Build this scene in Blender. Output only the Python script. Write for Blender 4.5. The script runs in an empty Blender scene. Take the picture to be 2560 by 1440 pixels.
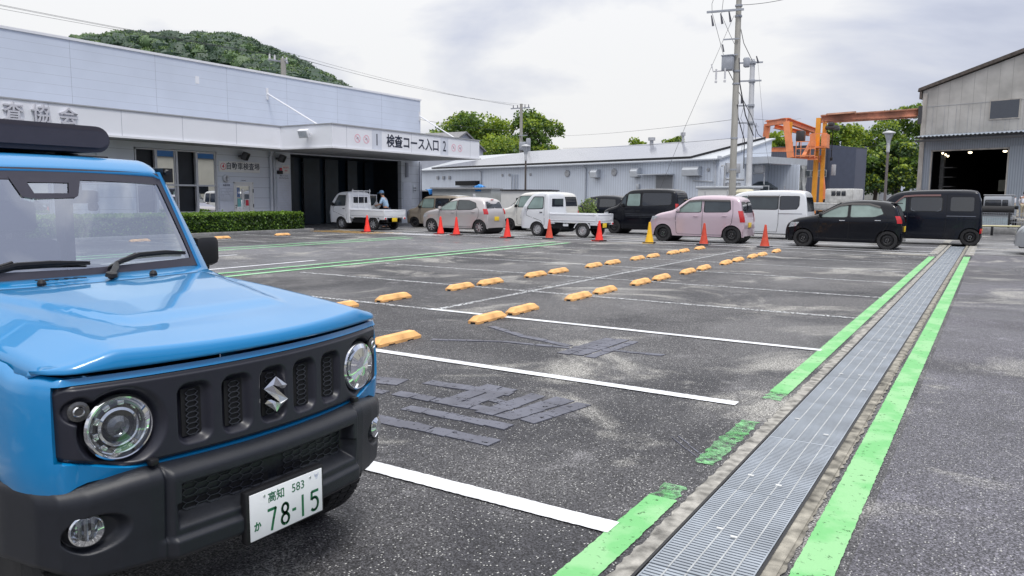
import bpy, bmesh, math, random
import numpy as np
from mathutils import Vector, Matrix, Euler
R_ = math.radians
random.seed(7)
rng = np.random.default_rng(11)
S = bpy.context.scene
C = S.collection

# ------------------------------------------------------------------ camera, sky, sun, exposure
cam = bpy.data.objects.new('camera', bpy.data.cameras.new('camera'))
C.objects.link(cam)
xr = Vector((0.847808948, 0.530243553, 0.0)); 
RM = [[0.847808948119646, 0.06915089594051362, -0.5257738497480486],
      [0.5302435531762527, -0.09584833714131268, 0.8424101557924546],
      [0.007858867811699047, -0.9929910623252706, -0.11792789465961274]]
m = Matrix(((RM[0][0], -RM[0][1], -RM[0][2], 0), (RM[1][0], -RM[1][1], -RM[1][2], 0), (RM[2][0], -RM[2][1], -RM[2][2], 1.5), (0, 0, 0, 1)))
cam.matrix_world = m
cam.data.sensor_width = 36; cam.data.lens = 1916 / 2560 * 36
cam.data.clip_start = 0.05; cam.data.clip_end = 3000
S.camera = cam
SUN_EL, SUN_AZ = R_(62), R_(150)      # high soft sun behind the clouds
w = bpy.data.worlds.new('World'); S.world = w; w.use_nodes = True
nt = w.node_tree; nt.nodes.clear(); N = nt.nodes.new; L = nt.links.new
out = N('ShaderNodeOutputWorld'); bg = N('ShaderNodeBackground'); bg2 = N('ShaderNodeBackground'); mixs = N('ShaderNodeMixShader')
sky = N('ShaderNodeTexSky'); sky.sky_type = 'NISHITA'; sky.sun_disc = False
sky.sun_elevation = SUN_EL; sky.sun_rotation = SUN_AZ; sky.air_density = 1.6; sky.dust_density = 3
L(sky.outputs[0], bg.inputs[0]); bg.inputs[1].default_value = 0.08
tc = N('ShaderNodeTexCoord'); mp = N('ShaderNodeMapping'); mp.inputs['Scale'].default_value = (1.0, 1.0, 2.6)
L(tc.outputs['Generated'], mp.inputs[0])
nz = N('ShaderNodeTexNoise'); nz.inputs['Scale'].default_value = 2.3; nz.inputs['Detail'].default_value = 7; nz.inputs['Roughness'].default_value = 0.5; nz.inputs['Distortion'].default_value = 0.35
L(mp.outputs[0], nz.inputs[0])
# brighter veil of cloud toward the west (hall side), heavier grey-blue cloud to the east
sep = N('ShaderNodeSeparateXYZ'); L(tc.outputs['Generated'], sep.inputs[0])
g1 = N('ShaderNodeMath'); g1.operation = 'MULTIPLY_ADD'; L(sep.outputs[0], g1.inputs[0]); g1.inputs[1].default_value = -0.34; g1.inputs[2].default_value = 0.0
g2 = N('ShaderNodeMath'); g2.operation = 'MULTIPLY_ADD'; L(nz.outputs[0], g2.inputs[0]); g2.inputs[1].default_value = 1.75; L(g1.outputs[0], g2.inputs[2])
g3 = N('ShaderNodeMath'); g3.operation = 'MULTIPLY_ADD'; L(sep.outputs[2], g3.inputs[0]); g3.inputs[1].default_value = 0.42; L(g2.outputs[0], g3.inputs[2])
cr = N('ShaderNodeValToRGB'); sc_ = N('ShaderNodeMapRange'); sc_.inputs[1].default_value = 0.75; sc_.inputs[2].default_value = 1.15; L(g3.outputs[0], sc_.inputs[0]); L(sc_.outputs[0], cr.inputs[0])
e = cr.color_ramp.elements; e[0].position = 0.0; e[0].color = (0.31, 0.34, 0.45, 1)
e[1].position = 0.95; e[1].color = (0.69, 0.69, 0.70, 1)
e2 = cr.color_ramp.elements.new(0.42); e2.color = (0.46, 0.485, 0.575, 1)
L(cr.outputs[0], bg2.inputs[0]); # overcast sky: brighter overhead than near the horizon
zz = N('ShaderNodeMath'); zz.operation = 'MULTIPLY'; L(sep.outputs[2], zz.inputs[0]); L(sep.outputs[2], zz.inputs[1])
zs = N('ShaderNodeMath'); zs.operation = 'MULTIPLY_ADD'; L(zz.outputs[0], zs.inputs[0]); zs.inputs[1].default_value = 1.05; zs.inputs[2].default_value = 0.97; L(zs.outputs[0], bg2.inputs[1])
mixs.inputs[0].default_value = 0.92
L(bg.outputs[0], mixs.inputs[1]); L(bg2.outputs[0], mixs.inputs[2]); L(mixs.outputs[0], out.inputs[0])
sl = bpy.data.lights.new('sun', 'SUN'); sl.energy = 1.5; sl.angle = R_(16); sl.color = (1.0, 0.97, 0.92)
sun = bpy.data.objects.new('sun', sl); C.objects.link(sun)
az = math.atan2(-0.55, 0.83)          # light comes from the camera's side, right of the view
d = Vector((math.cos(az) * math.cos(SUN_EL), math.sin(az) * math.cos(SUN_EL), math.sin(SUN_EL)))
sun.rotation_euler = d.to_track_quat('Z', 'Y').to_euler()
sky.sun_rotation = math.atan2(d.x, d.y)
S.view_settings.view_transform = 'Standard'; S.view_settings.look = 'None'
S.view_settings.exposure = 0.48; S.view_settings.gamma = 1.0

# ------------------------------------------------------------------ helpers
class MB:
    """collects shapes into one mesh object"""
    def __init__(s): s.v = []; s.f = []; s.m = []; s.smooth = []
    def add(s, vs, fs, mi=0, sm=False):
        o = len(s.v); s.v += [tuple(v) for v in vs]
        for f in fs: s.f.append([i + o for i in f]); s.m.append(mi); s.smooth.append(sm)
        return s
    def box(s, lo, hi, mi=0, M=None):
        x0, y0, z0 = lo; x1, y1, z1 = hi
        vs = [Vector(p) for p in ((x0,y0,z0),(x1,y0,z0),(x1,y1,z0),(x0,y1,z0),(x0,y0,z1),(x1,y0,z1),(x1,y1,z1),(x0,y1,z1))]
        if M: vs = [M @ v for v in vs]
        return s.add(vs, [(0,3,2,1),(4,5,6,7),(0,1,5,4),(1,2,6,5),(2,3,7,6),(3,0,4,7)], mi)
    def rbox(s, lo, hi, r=0.01, mi=0, M=None):
        bm = bmesh.new(); bmesh.ops.create_cube(bm, size=1)
        for v in bm.verts: v.co = Vector([lo[i] + (v.co[i] + .5) * (hi[i] - lo[i]) for i in range(3)])
        bmesh.ops.bevel(bm, geom=bm.edges[:], offset=r, segments=2, affect='EDGES', profile=0.5)
        if M: bmesh.ops.transform(bm, matrix=M, verts=bm.verts)
        return s.frombm(bm, mi, True)
    def frombm(s, bm, mi=0, sm=False):
        bm.verts.index_update()
        s.add([v.co for v in bm.verts], [[v.index for v in f.verts] for f in bm.faces], mi, sm); bm.free(); return s
    def prism(s, poly, lo, hi, axis='y', mi=0, M=None):
        n = len(poly)
        def P(a, b, c): return {'y': (a, c, b), 'x': (c, a, b), 'z': (a, b, c)}[axis]
        vs = [Vector(P(a, b, lo)) for a, b in poly] + [Vector(P(a, b, hi)) for a, b in poly]
        if M: vs = [M @ v for v in vs]
        bm = bmesh.new(); bv = [bm.verts.new(v) for v in vs]
        f1 = bm.faces.new(bv[:n]); f2 = bm.faces.new(bv[n:][::-1])
        for i in range(n): bm.faces.new((bv[i], bv[n + i], bv[n + (i + 1) % n], bv[(i + 1) % n]))
        bmesh.ops.recalc_face_normals(bm, faces=bm.faces)
        bmesh.ops.triangulate(bm, faces=[f1, f2])
        return s.frombm(bm, mi)
    def cyl(s, p0, p1, r0, r1=None, n=12, mi=0, cap=True):
        p0 = Vector(p0); p1 = Vector(p1); r1 = r0 if r1 is None else r1
        z = (p1 - p0).normalized(); x = z.orthogonal().normalized(); y = z.cross(x)
        vs = []
        for p, r in ((p0, r0), (p1, r1)):
            for i in range(n):
                a = 2 * math.pi * i / n; vs.append(p + x * (math.cos(a) * r) + y * (math.sin(a) * r))
        fs = [(i, (i + 1) % n, n + (i + 1) % n, n + i) for i in range(n)]
        s.add(vs, fs, mi, n > 5)
        if cap: s.add(vs, [tuple(range(n))[::-1], tuple(range(n, 2 * n))], mi)
        return s
    def tube(s, pts, r, n=6, mi=0):
        pts = [Vector(p) for p in pts]; rings = []
        up = None
        for i, p in enumerate(pts):
            t = (pts[min(i + 1, len(pts) - 1)] - pts[max(i - 1, 0)]).normalized()
            x = t.orthogonal().normalized() if up is None else (up - t * up.dot(t)).normalized()
            up = x; y = t.cross(x); rr = r[i] if isinstance(r, (list, tuple)) else r
            rings.append([p + x * (math.cos(2*math.pi*k/n)*rr) + y * (math.sin(2*math.pi*k/n)*rr) for k in range(n)])
        vs = [v for q in rings for v in q]; fs = []
        for i in range(len(pts) - 1):
            for k in range(n): fs.append((i*n+k, i*n+(k+1)%n, (i+1)*n+(k+1)%n, (i+1)*n+k))
        fs += [tuple(range(n))[::-1], tuple(range((len(pts)-1)*n, len(pts)*n))]
        return s.add(vs, fs, mi, n > 4)
    def lathe(s, prof, c, axis, n=24, mi=0, mis=None):
        """prof: (r, h) pairs along axis from centre c"""
        c = Vector(c); z = Vector(axis).normalized(); x = z.orthogonal().normalized(); y = z.cross(x)
        vs = []
        for r, h in prof:
            for k in range(n):
                a = 2*math.pi*k/n; vs.append(c + z*h + x*(math.cos(a)*r) + y*(math.sin(a)*r))
        for i in range(len(prof) - 1):
            fs = [(i*n+k, i*n+(k+1)%n, (i+1)*n+(k+1)%n, (i+1)*n+k) for k in range(n)]
            o = len(s.v)
            s.add([vs[j] for j in range(i*n, (i+2)*n)], [[q - i*n for q in f] for f in fs], mis[i] if mis else mi, True)
        return s
    def grid(s, G, mi=0, sm=True, closed=False):
        nr, nc = len(G), len(G[0])
        vs = [p for r in G for p in r]
        fs = [(i*nc+j, i*nc+j+1, (i+1)*nc+j+1, (i+1)*nc+j) for i in range(nr-1) for j in range(nc-1)]
        return s.add(vs, fs, mi, sm)
    def build(s, name, mats, parent=None, weld=0.0, ang=35, solid=0, loc=None):
        me = bpy.data.meshes.new(name); me.from_pydata(s.v, [], s.f)
        if not isinstance(mats, (list, tuple)): mats = [mats]
        for q in mats: me.materials.append(q)
        me.polygons.foreach_set('material_index', s.m); me.polygons.foreach_set('use_smooth', s.smooth)
        me.update()
        if weld or solid:
            bm = bmesh.new(); bm.from_mesh(me)
            if weld: bmesh.ops.remove_doubles(bm, verts=bm.verts, dist=weld)
            bm.to_mesh(me); bm.free()
        if any(s.smooth): me.set_sharp_from_angle(angle=R_(ang))
        o = bpy.data.objects.new(name, me); C.objects.link(o)
        if parent: o.parent = parent
        if loc: o.location = loc
        if solid:
            md = o.modifiers.new('s', 'SOLIDIFY'); md.thickness = solid; md.offset = -1
        return o
def tag(o, label=None, cat=None, group=None, kind=None):
    if label: o['label'] = label
    if cat: o['category'] = cat
    if group: o['group'] = group
    if kind: o['kind'] = kind
    return o
def thing(name, label, cat, loc=(0, 0, 0), rz=0, group=None):
    o = bpy.data.objects.new(name, None); C.objects.link(o); o.empty_display_size = .2
    o.location = loc; o.rotation_euler = (0, 0, rz)
    return tag(o, label, cat, group)
def struct(o, label=None): 
    o['kind'] = 'structure'
    if label: o['label'] = label
    return o
KIDS = {}
def dup(o, loc=None, label=None, rz=None, parent=None):
    c = o.copy(); C.objects.link(c)
    if parent: c.parent = parent
    if loc is not None: c.location = loc
    if rz is not None: c.rotation_euler = (0, 0, rz)
    if label: c['label'] = label
    for k in [q for q in bpy.data.objects if q.parent == o]: dup(k, parent=c)
    return c
def text(name, s, size, mat, parent=None, M=None, thick=0.0, align='CENTER', bold=0.0, sx=1.0):
    cu = bpy.data.curves.new(name, 'FONT'); cu.body = s; cu.size = size; cu.align_x = align; cu.align_y = 'CENTER'
    cu.extrude = thick; cu.offset = bold; cu.resolution_u = 3
    t = bpy.data.objects.new(name, cu); C.objects.link(t)
    dg = bpy.context.evaluated_depsgraph_get(); dg.update()
    me = bpy.data.meshes.new_from_object(t.evaluated_get(dg)); me.name = name
    bpy.data.objects.remove(t)
    me.materials.clear(); me.materials.append(mat)
    if M: me.transform(M @ Matrix.Diagonal((sx, 1, 1, 1)))
    o = bpy.data.objects.new(name, me); C.objects.link(o)
    if parent: o.parent = parent
    return o
def faceM(origin, right, up=(0, 0, 1)):
    """matrix taking text plane (x right, y up) to a wall"""
    r = Vector(right).normalized(); u = Vector(up).normalized(); n = r.cross(u)
    return Matrix(((r.x, u.x, n.x, origin[0]), (r.y, u.y, n.y, origin[1]), (r.z, u.z, n.z, origin[2]), (0, 0, 0, 1)))

# ------------------------------------------------------------------ materials
def srgb(r, g, b):
    f = lambda c: (c/255/12.92) if c/255 <= .04045 else ((c/255+.055)/1.055)**2.4
    return (f(r), f(g), f(b), 1)
def mat(name, col, rough=.5, metal=0, var=.12, vs=6, bump=0, bs=40, coat=0, spec=.5, rv=0, streak=None):
    m = bpy.data.materials.new(name); m.use_nodes = True; nt = m.node_tree; b = nt.nodes['Principled BSDF']
    N = nt.nodes.new; L = nt.links.new
    b.inputs['Roughness'].default_value = rough; b.inputs['Metallic'].default_value = metal
    b.inputs['Coat Weight'].default_value = coat; b.inputs['Coat Roughness'].default_value = .03
    b.inputs['Specular IOR Level'].default_value = spec
    b.inputs['Base Color'].default_value = tuple(col[:3]) + (1,)
    tc = N('ShaderNodeTexCoord'); src = tc.outputs['Object']
    if streak:
        mp = N('ShaderNodeMapping'); mp.inputs['Scale'].default_value = streak; L(src, mp.inputs[0]); src = mp.outputs[0]
    if var:
        n = N('ShaderNodeTexNoise'); n.inputs['Scale'].default_value = vs; n.inputs['Detail'].default_value = 6; L(src, n.inputs[0])
        r = N('ShaderNodeMapRange'); r.inputs[1].default_value = .3; r.inputs[2].default_value = .7; r.inputs[3].default_value = 1 - var; r.inputs[4].default_value = 1 + var
        L(n.outputs[0], r.inputs[0])
        mx = N('ShaderNodeMix'); mx.data_type = 'RGBA'; mx.blend_type = 'MULTIPLY'; mx.inputs[0].default_value = 1
        mx.inputs[6].default_value = tuple(col[:3]) + (1,); L(r.outputs[0], mx.inputs[7]); L(mx.outputs[2], b.inputs['Base Color'])
        if rv:
            r2 = N('ShaderNodeMapRange'); r2.inputs[3].default_value = rough - rv; r2.inputs[4].default_value = rough + rv
            L(n.outputs[0], r2.inputs[0]); L(r2.outputs[0], b.inputs['Roughness'])
    if bump:
        n2 = N('ShaderNodeTexNoise'); n2.inputs['Scale'].default_value = bs; n2.inputs['Detail'].default_value = 4; L(tc.outputs['Object'], n2.inputs[0])
        bp = N('ShaderNodeBump'); bp.inputs['Strength'].default_value = bump; bp.inputs['Distance'].default_value = .01
        L(n2.outputs[0], bp.inputs['Height']); L(bp.outputs[0], b.inputs['Normal'])
    return m
def emis(name, col, st):
    m = bpy.data.materials.new(name); m.use_nodes = True; b = m.node_tree.nodes['Principled BSDF']
    b.inputs['Base Color'].default_value = col; b.inputs['Emission Color'].default_value = col; b.inputs['Emission Strength'].default_value = st
    return m
def glass(name, tint, refl=.1, trans=True, rough=.0, fk=1.0):
    m = bpy.data.materials.new(name); m.use_nodes = True; nt = m.node_tree; nt.nodes.clear(); N = nt.nodes.new; L = nt.links.new
    o = N('ShaderNodeOutputMaterial'); a = N('ShaderNodeBsdfTransparent') if trans else N('ShaderNodeBsdfDiffuse'); g = N('ShaderNodeBsdfGlossy')
    a.inputs[0].default_value = tint; g.inputs['Roughness'].default_value = rough; g.inputs[0].default_value = (.95, .97, 1, 1)
    lw = N('ShaderNodeFresnel'); lw.inputs[0].default_value = 1.5
    mr = N('ShaderNodeMath'); mr.operation = 'MULTIPLY_ADD'; mr.inputs[1].default_value = fk; mr.inputs[2].default_value = refl; mr.use_clamp = True
    L(lw.outputs[0], mr.inputs[0]); mx = N('ShaderNodeMixShader'); L(mr.outputs[0], mx.inputs[0]); L(a.outputs[0], mx.inputs[1]); L(g.outputs[0], mx.inputs[2]); L(mx.outputs[0], o.inputs[0])
    return m
M = {}
M['blue'] = mat('blue_paint', (0.0005, 0.205, 0.49), .32, .0, .02, 1, coat=.85)
M['plastic'] = mat('dark_plastic', (.011, .013, .019), .42, 0, .1, 30, bump=.12, bs=900)
M['plastic2'] = mat('satin_plastic', (.017, .018, .028), .38, 0, .05, 20)
M['black'] = mat('black_plastic', (.008, .008, .010), .45, 0, .1, 20)
M['void'] = mat('void_black', (.004, .004, .006), .8, 0, 0)
M['rubber'] = mat('rubber', (.016, .016, .018), .75, 0, .2, 30, bump=.3, bs=200)
M['chrome'] = mat('chrome', (.75, .76, .78), .08, 1, .05, 10)
M['lampglass'] = glass('lamp_glass', (.96, .98, .98, 1), .04)
M['wind'] = glass('windscreen_glass', (.80, .87, .87, 1), .38)
M['sideglass'] = glass('side_glass', (.90, .95, .95, 1), .02, fk=.12)
M['frit'] = mat('glass_border', (.045, .042, .055), .25, 0, .05, 20)
M['seat'] = mat('grey_fabric', (.07, .075, .09), .8, 0, .1, 40)
M['platew'] = mat('plate_white', (.78, .80, .82), .4, 0, .03, 10)
M['plateg'] = mat('plate_green', (.012, .13, .055), .5, 0, 0)
M['platey'] = mat('plate_yellow', (.80, .55, .03), .45, 0, .05, 10)
M['grey_emb'] = mat('pale_blue_print', (.42, .48, .68), .5, 0, 0)
M['tow'] = mat('blue_hook', (.01, .22, .5), .35, .2, .05, 20)
# ------------------------------------------------------------------ foreground car (x back = negative, faces +x)
JX, JY = -2.0, 1.81
suv = thing('off_road_car', 'boxy blue off-road car with black grille, round headlights and licence plate 78-15 in the foreground', 'car', (JX, JY, 0))
def sst(a, b, x):
    t = np.clip((x - a) / (b - a), 0, 1); return t * t * (3 - 2 * t)
def nosex(y):
    y = np.abs(y); return -.135 - .26 * y**2 - np.maximum(0, y - .63)**2 * 14
def hoodz(x):      # crown height along the bonnet, x from -.2 (front) to -1.2
    return np.interp(-x, [.12, .22, .32, .50, .75, 1.0, 1.2, 1.3], [1.018, 1.035, 1.050, 1.070, 1.095, 1.115, 1.128, 1.135])
def edge_drop(x, y):
    ay = np.abs(y); return .060 * np.clip((ay - .52) / .185, 0, 1) + .012 * sst(.16, .22, ay) * (1 - sst(.44, .50, ay)) * sst(.38, .55, -x) * 0 
# bonnet
G = []
ys = np.concatenate([np.linspace(-.705, -.5, 9)[:-1], np.linspace(-.5, .5, 41), np.linspace(.5, .705, 9)[1:]])
def raise_(x, y):   # raised centre panel of the bonnet, its edges running in toward the front
    ay = abs(y); half = .30 + .20 * np.clip((-x - .35) / .8, 0, 1)
    return .013 * (1 - sst(half - .025, half + .025, ay)) * sst(.40, .52, -x)
for t in np.linspace(0, 1, 46):
    row = []
    for y in ys:
        xr_ = -1.13 - .05 * (abs(y) / .7)**2.0 * 1.6
        xf = float(nosex(y)) + .012
        if t < .8:
            x = xr_ + (xf - .032 - xr_) * (t / .8); z = hoodz(x) - edge_drop(x, y)
        else:
            a = (t - .8) / .2 * math.pi / 2; xb = xf - .032; zt = hoodz(xb) - edge_drop(xb, y)
            x = xb + .032 * math.sin(a)**.8; z = zt - (zt - .978) * (1 - math.cos(a))
        if abs(y) > .69: z -= .03 * (abs(y) - .69) / .015 * (1 if t < .8 else max(0, 1 - (t - .8) / .1))
        row.append((x, y, z + raise_(x, y)))
    G.append(row)
hb = MB().grid(G[::-1])
hood = hb.build('bonnet', M['blue'], suv, ang=60, solid=.012)
for q in hood.data.polygons: pass
# front-and-fender band: plan path wrapping both corners
path = []
for x in np.linspace(-1.40, -.42, 20): path.append((x, -.738))
for a in np.linspace(0, 1, 10)[1:]:
    y = -.738 + .10 * a; path.append((-.42 + (float(nosex(-.638)) + .42) * math.sin(a * math.pi / 2), -.738 + .10 * (1 - math.cos(a * math.pi / 2))))
for y in np.linspace(-.638, 0, 26)[1:]: path.append((float(nosex(y)), y))
path = path + [(x, -y) for x, y in path[::-1][1:]]
G = []
for i, (x, y) in enumerate(path):
    px, py = path[max(i - 1, 0)]; qx, qy = path[min(i + 1, len(path) - 1)]
    n = Vector((qy - py, -(qx - px), 0)).normalized()   # outward
    zb = .655
    if x < -.40: zb = max(.45, .34 + math.sqrt(max(0, .41**2 - (x + .80)**2))) if x < -.50 else .655
    if x > -.5: zb = .640 - .030 * float(sst(.60, .70, abs(y)))
    ztop = float(hoodz(max(x, -1.2))) - .075
    ztop = min(ztop, .972) if x > -.45 else ztop
    col = []
    ay = abs(y)
    if x > -.40 and ay < .686:
        zg = .668 + .050 * float(sst(.47, .69, ay)) - .003
        rowsz = ((zb, .03), (zb + .004, .006), (zg - .004, -.002), (zg, .004), (zg + .002, .06), (.90, .06), (.941, .06), (.943, .0), (.962, .008), (ztop, .036))
    else:
        rowsz = [(zb + (ztop - zb) * t, ins) for t, ins in ((0, .03), (.03, .006), (.15, -.002), (.30, -.004), (.5, -.004), (.7, .0), (.85, .004), (.93, .010), (.97, .020), (1, .036))]
    for z, ins in rowsz: col.append((x - n.x * ins, y - n.y * ins, z))
    G.append(col)
band = MB().grid(G).build('fender', M['blue'], suv, ang=50)
band['label'] = 'blue front fenders and nose surround'
# rear lower body and doors
b = MB()
for s in (-1, 1):
    G = []; b = MB()
    for x in np.linspace(-1.40, -3.35, 30):
        col = []
        for z, y in ((.38, .70), (.45, .735), (.70, .74), (.95, .738), (1.06, .725), (1.09, .70)):
            zz = z
            if x < -2.4: zz = max(z, .34 + math.sqrt(max(0, .42**2 - (x + 2.85)**2)))
            col.append((x, s * y, zz))
        G.append(col if s > 0 else col)
    b.grid(G); b.build('side_body', M['blue'], suv, ang=40)
MB().box((-3.35, -.70, .45), (-3.31, .70, 1.09)).build('tail_panel', M['blue'], suv)
for s in (-1, 1): MB().box((-2.32, min(s*.739, s*.744), .42), (-2.31, max(s*.739, s*.744), 1.08)).build('door_gap', M['void'], suv)
# cowl between bonnet and windscreen
G = []
for t in np.linspace(0, 1, 7):
    row = []
    for y in np.linspace(-.70, .70, 29):
        xa = -1.13 - .05 * (abs(y) / .7)**2 * 1.6 - .004; xb = -1.315 - .11 * (abs(y) / .66)**2
        za = float(hoodz(-1.13)) - .006 - edge_drop(-1.15, y); zb = 1.150 - .03 * sst(.62, .70, abs(y))
        row.append((xa + (xb - xa) * t, y, za + (zb - za) * t + .008 * math.sin(t * math.pi) - (.012 if t == 0 else 0)))
    G.append(row)
cowl = MB().grid(G).build('cowl_panel', M['blue'], suv, ang=50, solid=.02)
b = MB()
for k in range(5):
    x0, y0 = -1.245 + .004*k, -.235 + .036 * k
    b.box((-.004, 0, 0), (.004, .05, .003), M=Matrix.Translation((x0 + .012, y0, 1.1515 - .0)) @ Matrix.Rotation(R_(-52), 4, 'Z'))
b.build('cowl_vent', M['void'], cowl)
for (x, y) in ((-1.185, -.235), (-1.185, .245)):
    MB().lathe([(.0, .022), (.012, .018), (.017, .006), (.017, -.004)], (x, y, 1.140), (0, 0, 1), 10).build('washer_nozzle', M['black'], cowl)
# windscreen (glass, black border, camera housing)
def ws(u, v):      # u -1..1 across, v 0..1 up, world of the car
    yb, yt = .612 * u, .528 * u
    xb, xt = -1.320 - .065 * u * u, -1.500 - .045 * u * u
    y = yb + (yt - yb) * v; x = xb + (xt - xb) * v
    return Vector((x, y, 1.155 + (1.600 - .008*u*u - 1.155) * v + .004 * math.sin(v * math.pi)))
U = np.linspace(-1, 1, 25)
glassm = MB().grid([[ws(u, v) for u in U] for v in np.linspace(0.0, 1.0, 9)]).build('windscreen', M['wind'], suv)
b = MB(); off = Vector((.004, 0, .001))
def wstrip(pts_uv_in, pts_uv_out):
    b.grid([[ws(*p) + off for p in pts_uv_out], [ws(*p) + off for p in pts_uv_in]], sm=True)
uu = np.linspace(-1, 1, 41)
wstrip([(u * .955, .070 - .025 * (1 - abs(u))) for u in uu], [(u, -.02) for u in uu])
wstrip([(u * .925, .885 + .02 * (1 - abs(u)**3)) for u in uu], [(u, 1.02) for u in uu])
vv = np.linspace(-.02, 1.02, 20)
for s in (-1, 1):
    wstrip([(s * (.962 - .02 * sst(.0, 1, v) - .05 * (max(0, v - .82) / .2)**2 - .04 * (max(0, .14 - v) / .16)**2), v) for v in vv], [(s, v) for v in vv])
b.build('windscreen_border', M['frit'], glassm)
b = MB()
for q in ([(-.33, .92), (.19, .92), (.145, .84), (-.27, .84)],): pass
def wpoly(poly, o=.006): 
    vs = [ws(*p) + Vector((o, 0, .001)) for p in poly]; b.add(vs, [tuple(range(len(vs)))])
wpoly([(-.36, .93), (-.25, .93), (-.19, .745), (-.21, .715), (-.29, .735)]); 
wpoly([(.10, .93), (.20, .93), (.135, .745), (.10, .725), (.06, .75)])
wpoly([(-.27, .93), (.12, .93), (.105, .875), (-.235, .875)])
wpoly([(-.21, .768), (.075, .770), (.11, .727), (-.20, .712)])
b.build('sensor_housing', M['frit'], glassm)
# roof
G = []
for t in np.linspace(0, 1, 22):
    row = []
    for u in np.linspace(-1, 1, 31):
        e = ws(u, 1.02)
        x0 = e.x; x = x0 + (-3.30 - x0) * t**1.6
        fr = min(1, (x0 - x) / .12)
        h = .062 * math.sin(fr * math.pi / 2)**.9 + .012 * min(1, (x0 - x) / .8)
        sd = .050 * max(0, (abs(u) - .86) / .14)**2
        y = e.y * (1 + .045 * min(1, (x0 - x) / .4)) * (1.0 + .012 * (abs(u) > .97))
        y *= 1.075
        row.append((x + (.012 if t == 0 else 0), y, e.z + h - sd - .0 * abs(u) + (.004 * math.cos(u * math.pi * 5) if abs(u) < .9 and x < x0 - .25 else 0) - (.012 if t == 0 else 0)))
    G.append(row)
roof = MB().grid(G).build('roof', M['blue'], suv, ang=50, solid=.02)
for s in (-1, 1): MB().tube([(-1.50, s*.555, 1.605), (-1.60, s*.602, 1.618), (-1.9, s*.607, 1.628), (-3.2, s*.607, 1.632)], .013, 8).build('drip_rail', M['black'], roof)
# pillars and window frames
for s in (-1, 1):
    G = []
    for v in np.linspace(-.12, 1.04, 12):
        q = ws(s * 1.0, v); o1 = .030 + .028 * (1 - v)
        G.append([(q.x + .004, q.y - s*.004, q.z), (q.x + .016, q.y + s*.006, q.z), (q.x - .002, q.y + s*(o1 - .008), q.z), (q.x - .018, q.y + s*o1, q.z), (q.x - .060, q.y + s*(o1 + .006), q.z), (q.x - .075, q.y + s*.0, q.z)])
    MB().grid(G).build('front_pillar', M['blue'], suv, ang=50)
b = MB()
for s in (-1, 1):
    b.box((-2.62, min(s*.575, s*.625), 1.06), (-2.52, max(s*.575, s*.625), 1.62), M=None)
    b.box((-3.33, min(s*.56, s*.62), 1.06), (-3.10, max(s*.56, s*.62), 1.62))
    b.box((-3.33, min(s*.565, s*.62), 1.56), (-1.56, max(s*.565, s*.62), 1.63))
    b.box((-3.33, min(s*.60, s*.70), 1.05), (-1.45, max(s*.60, s*.70), 1.09))
b.box((-3.33, -.6, 1.05), (-3.29, .6, 1.12)); b.box((-3.33, -.6, 1.54), (-3.29, .6, 1.63)); b.box((-3.33, -.60, 1.1), (-3.29, -.52, 1.6)); b.box((-3.33, .52, 1.1), (-3.29, .60, 1.6))
b.build('window_frame', M['black'], suv)
for s in (-1, 1): MB().add([(-1.5, s*.66, 1.09), (-2.52, s*.66, 1.09), (-2.52, s*.60, 1.57), (-1.60, s*.60, 1.57)], [(0,1,2,3)]).build('side_window', M['sideglass'], suv); MB().add([(-2.62, s*.66, 1.09), (-3.1, s*.66, 1.09), (-3.1, s*.60, 1.57), (-2.62, s*.60, 1.57)], [(0,1,2,3)]).build('side_window', M['sideglass'], suv)
# cabin: dashboard, seats, wheel, mirror
b = MB(); b.rbox((-1.72, -.64, .95), (-1.38, .64, 1.125), .03); b.rbox((-1.70, -.58, 1.08), (-1.52, -.16, 1.165), .03); b.box((-3.3, -.62, .35), (-1.5, .62, .45)); b.box((-1.36, -.66, .6), (-1.30, .66, 1.10))
b.build('dashboard', M['seat'], suv)
for s in (-1, 1):
    b = MB(); b.rbox((-2.50, s*.33-.235, .60), (-2.0, s*.33+.235, .78), .05)
    b.rbox((-2.63, s*.33-.225, .72), (-2.50, s*.33+.225, 1.25), .06); b.rbox((-2.66, s*.33-.125, 1.28), (-2.56, s*.33+.125, 1.46), .04)
    b.box((-2.61, s*.33-.06, 1.2), (-2.59, s*.33-.04, 1.33)); b.box((-2.61, s*.33+.04, 1.2), (-2.59, s*.33+.06, 1.33))
    b.build('seat', M['seat'], suv)
b = MB(); cw = Vector((-1.80, -.34, 1.09)); ax = Vector((.8, 0, .45)).normalized(); xx = Vector((0, 1, 0)); yy = ax.cross(xx)
b.tube([cw + xx*(math.cos(a)*.18) + yy*(math.sin(a)*.18) for a in np.linspace(0, 2*math.pi, 25)], .015, 6); b.cyl(cw, cw + ax*.2, .03); b.tube([cw - xx*.18, cw + xx*.18], .014)
b.build('steering_wheel', M['black'], suv)
b = MB(); b.rbox((-1.60, .085, 1.455), (-1.565, .235, 1.515), .012); b.rbox((-1.575, .18, 1.42), (-1.535, .215, 1.46), .01); b.cyl((-1.58, .15, 1.5), (-1.54, .13, 1.585), .012); b.cyl((-1.54, .197, 1.44), (-1.527, .197, 1.44), .012)
b.build('rear_view_mirror', M['black'], suv)
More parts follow.
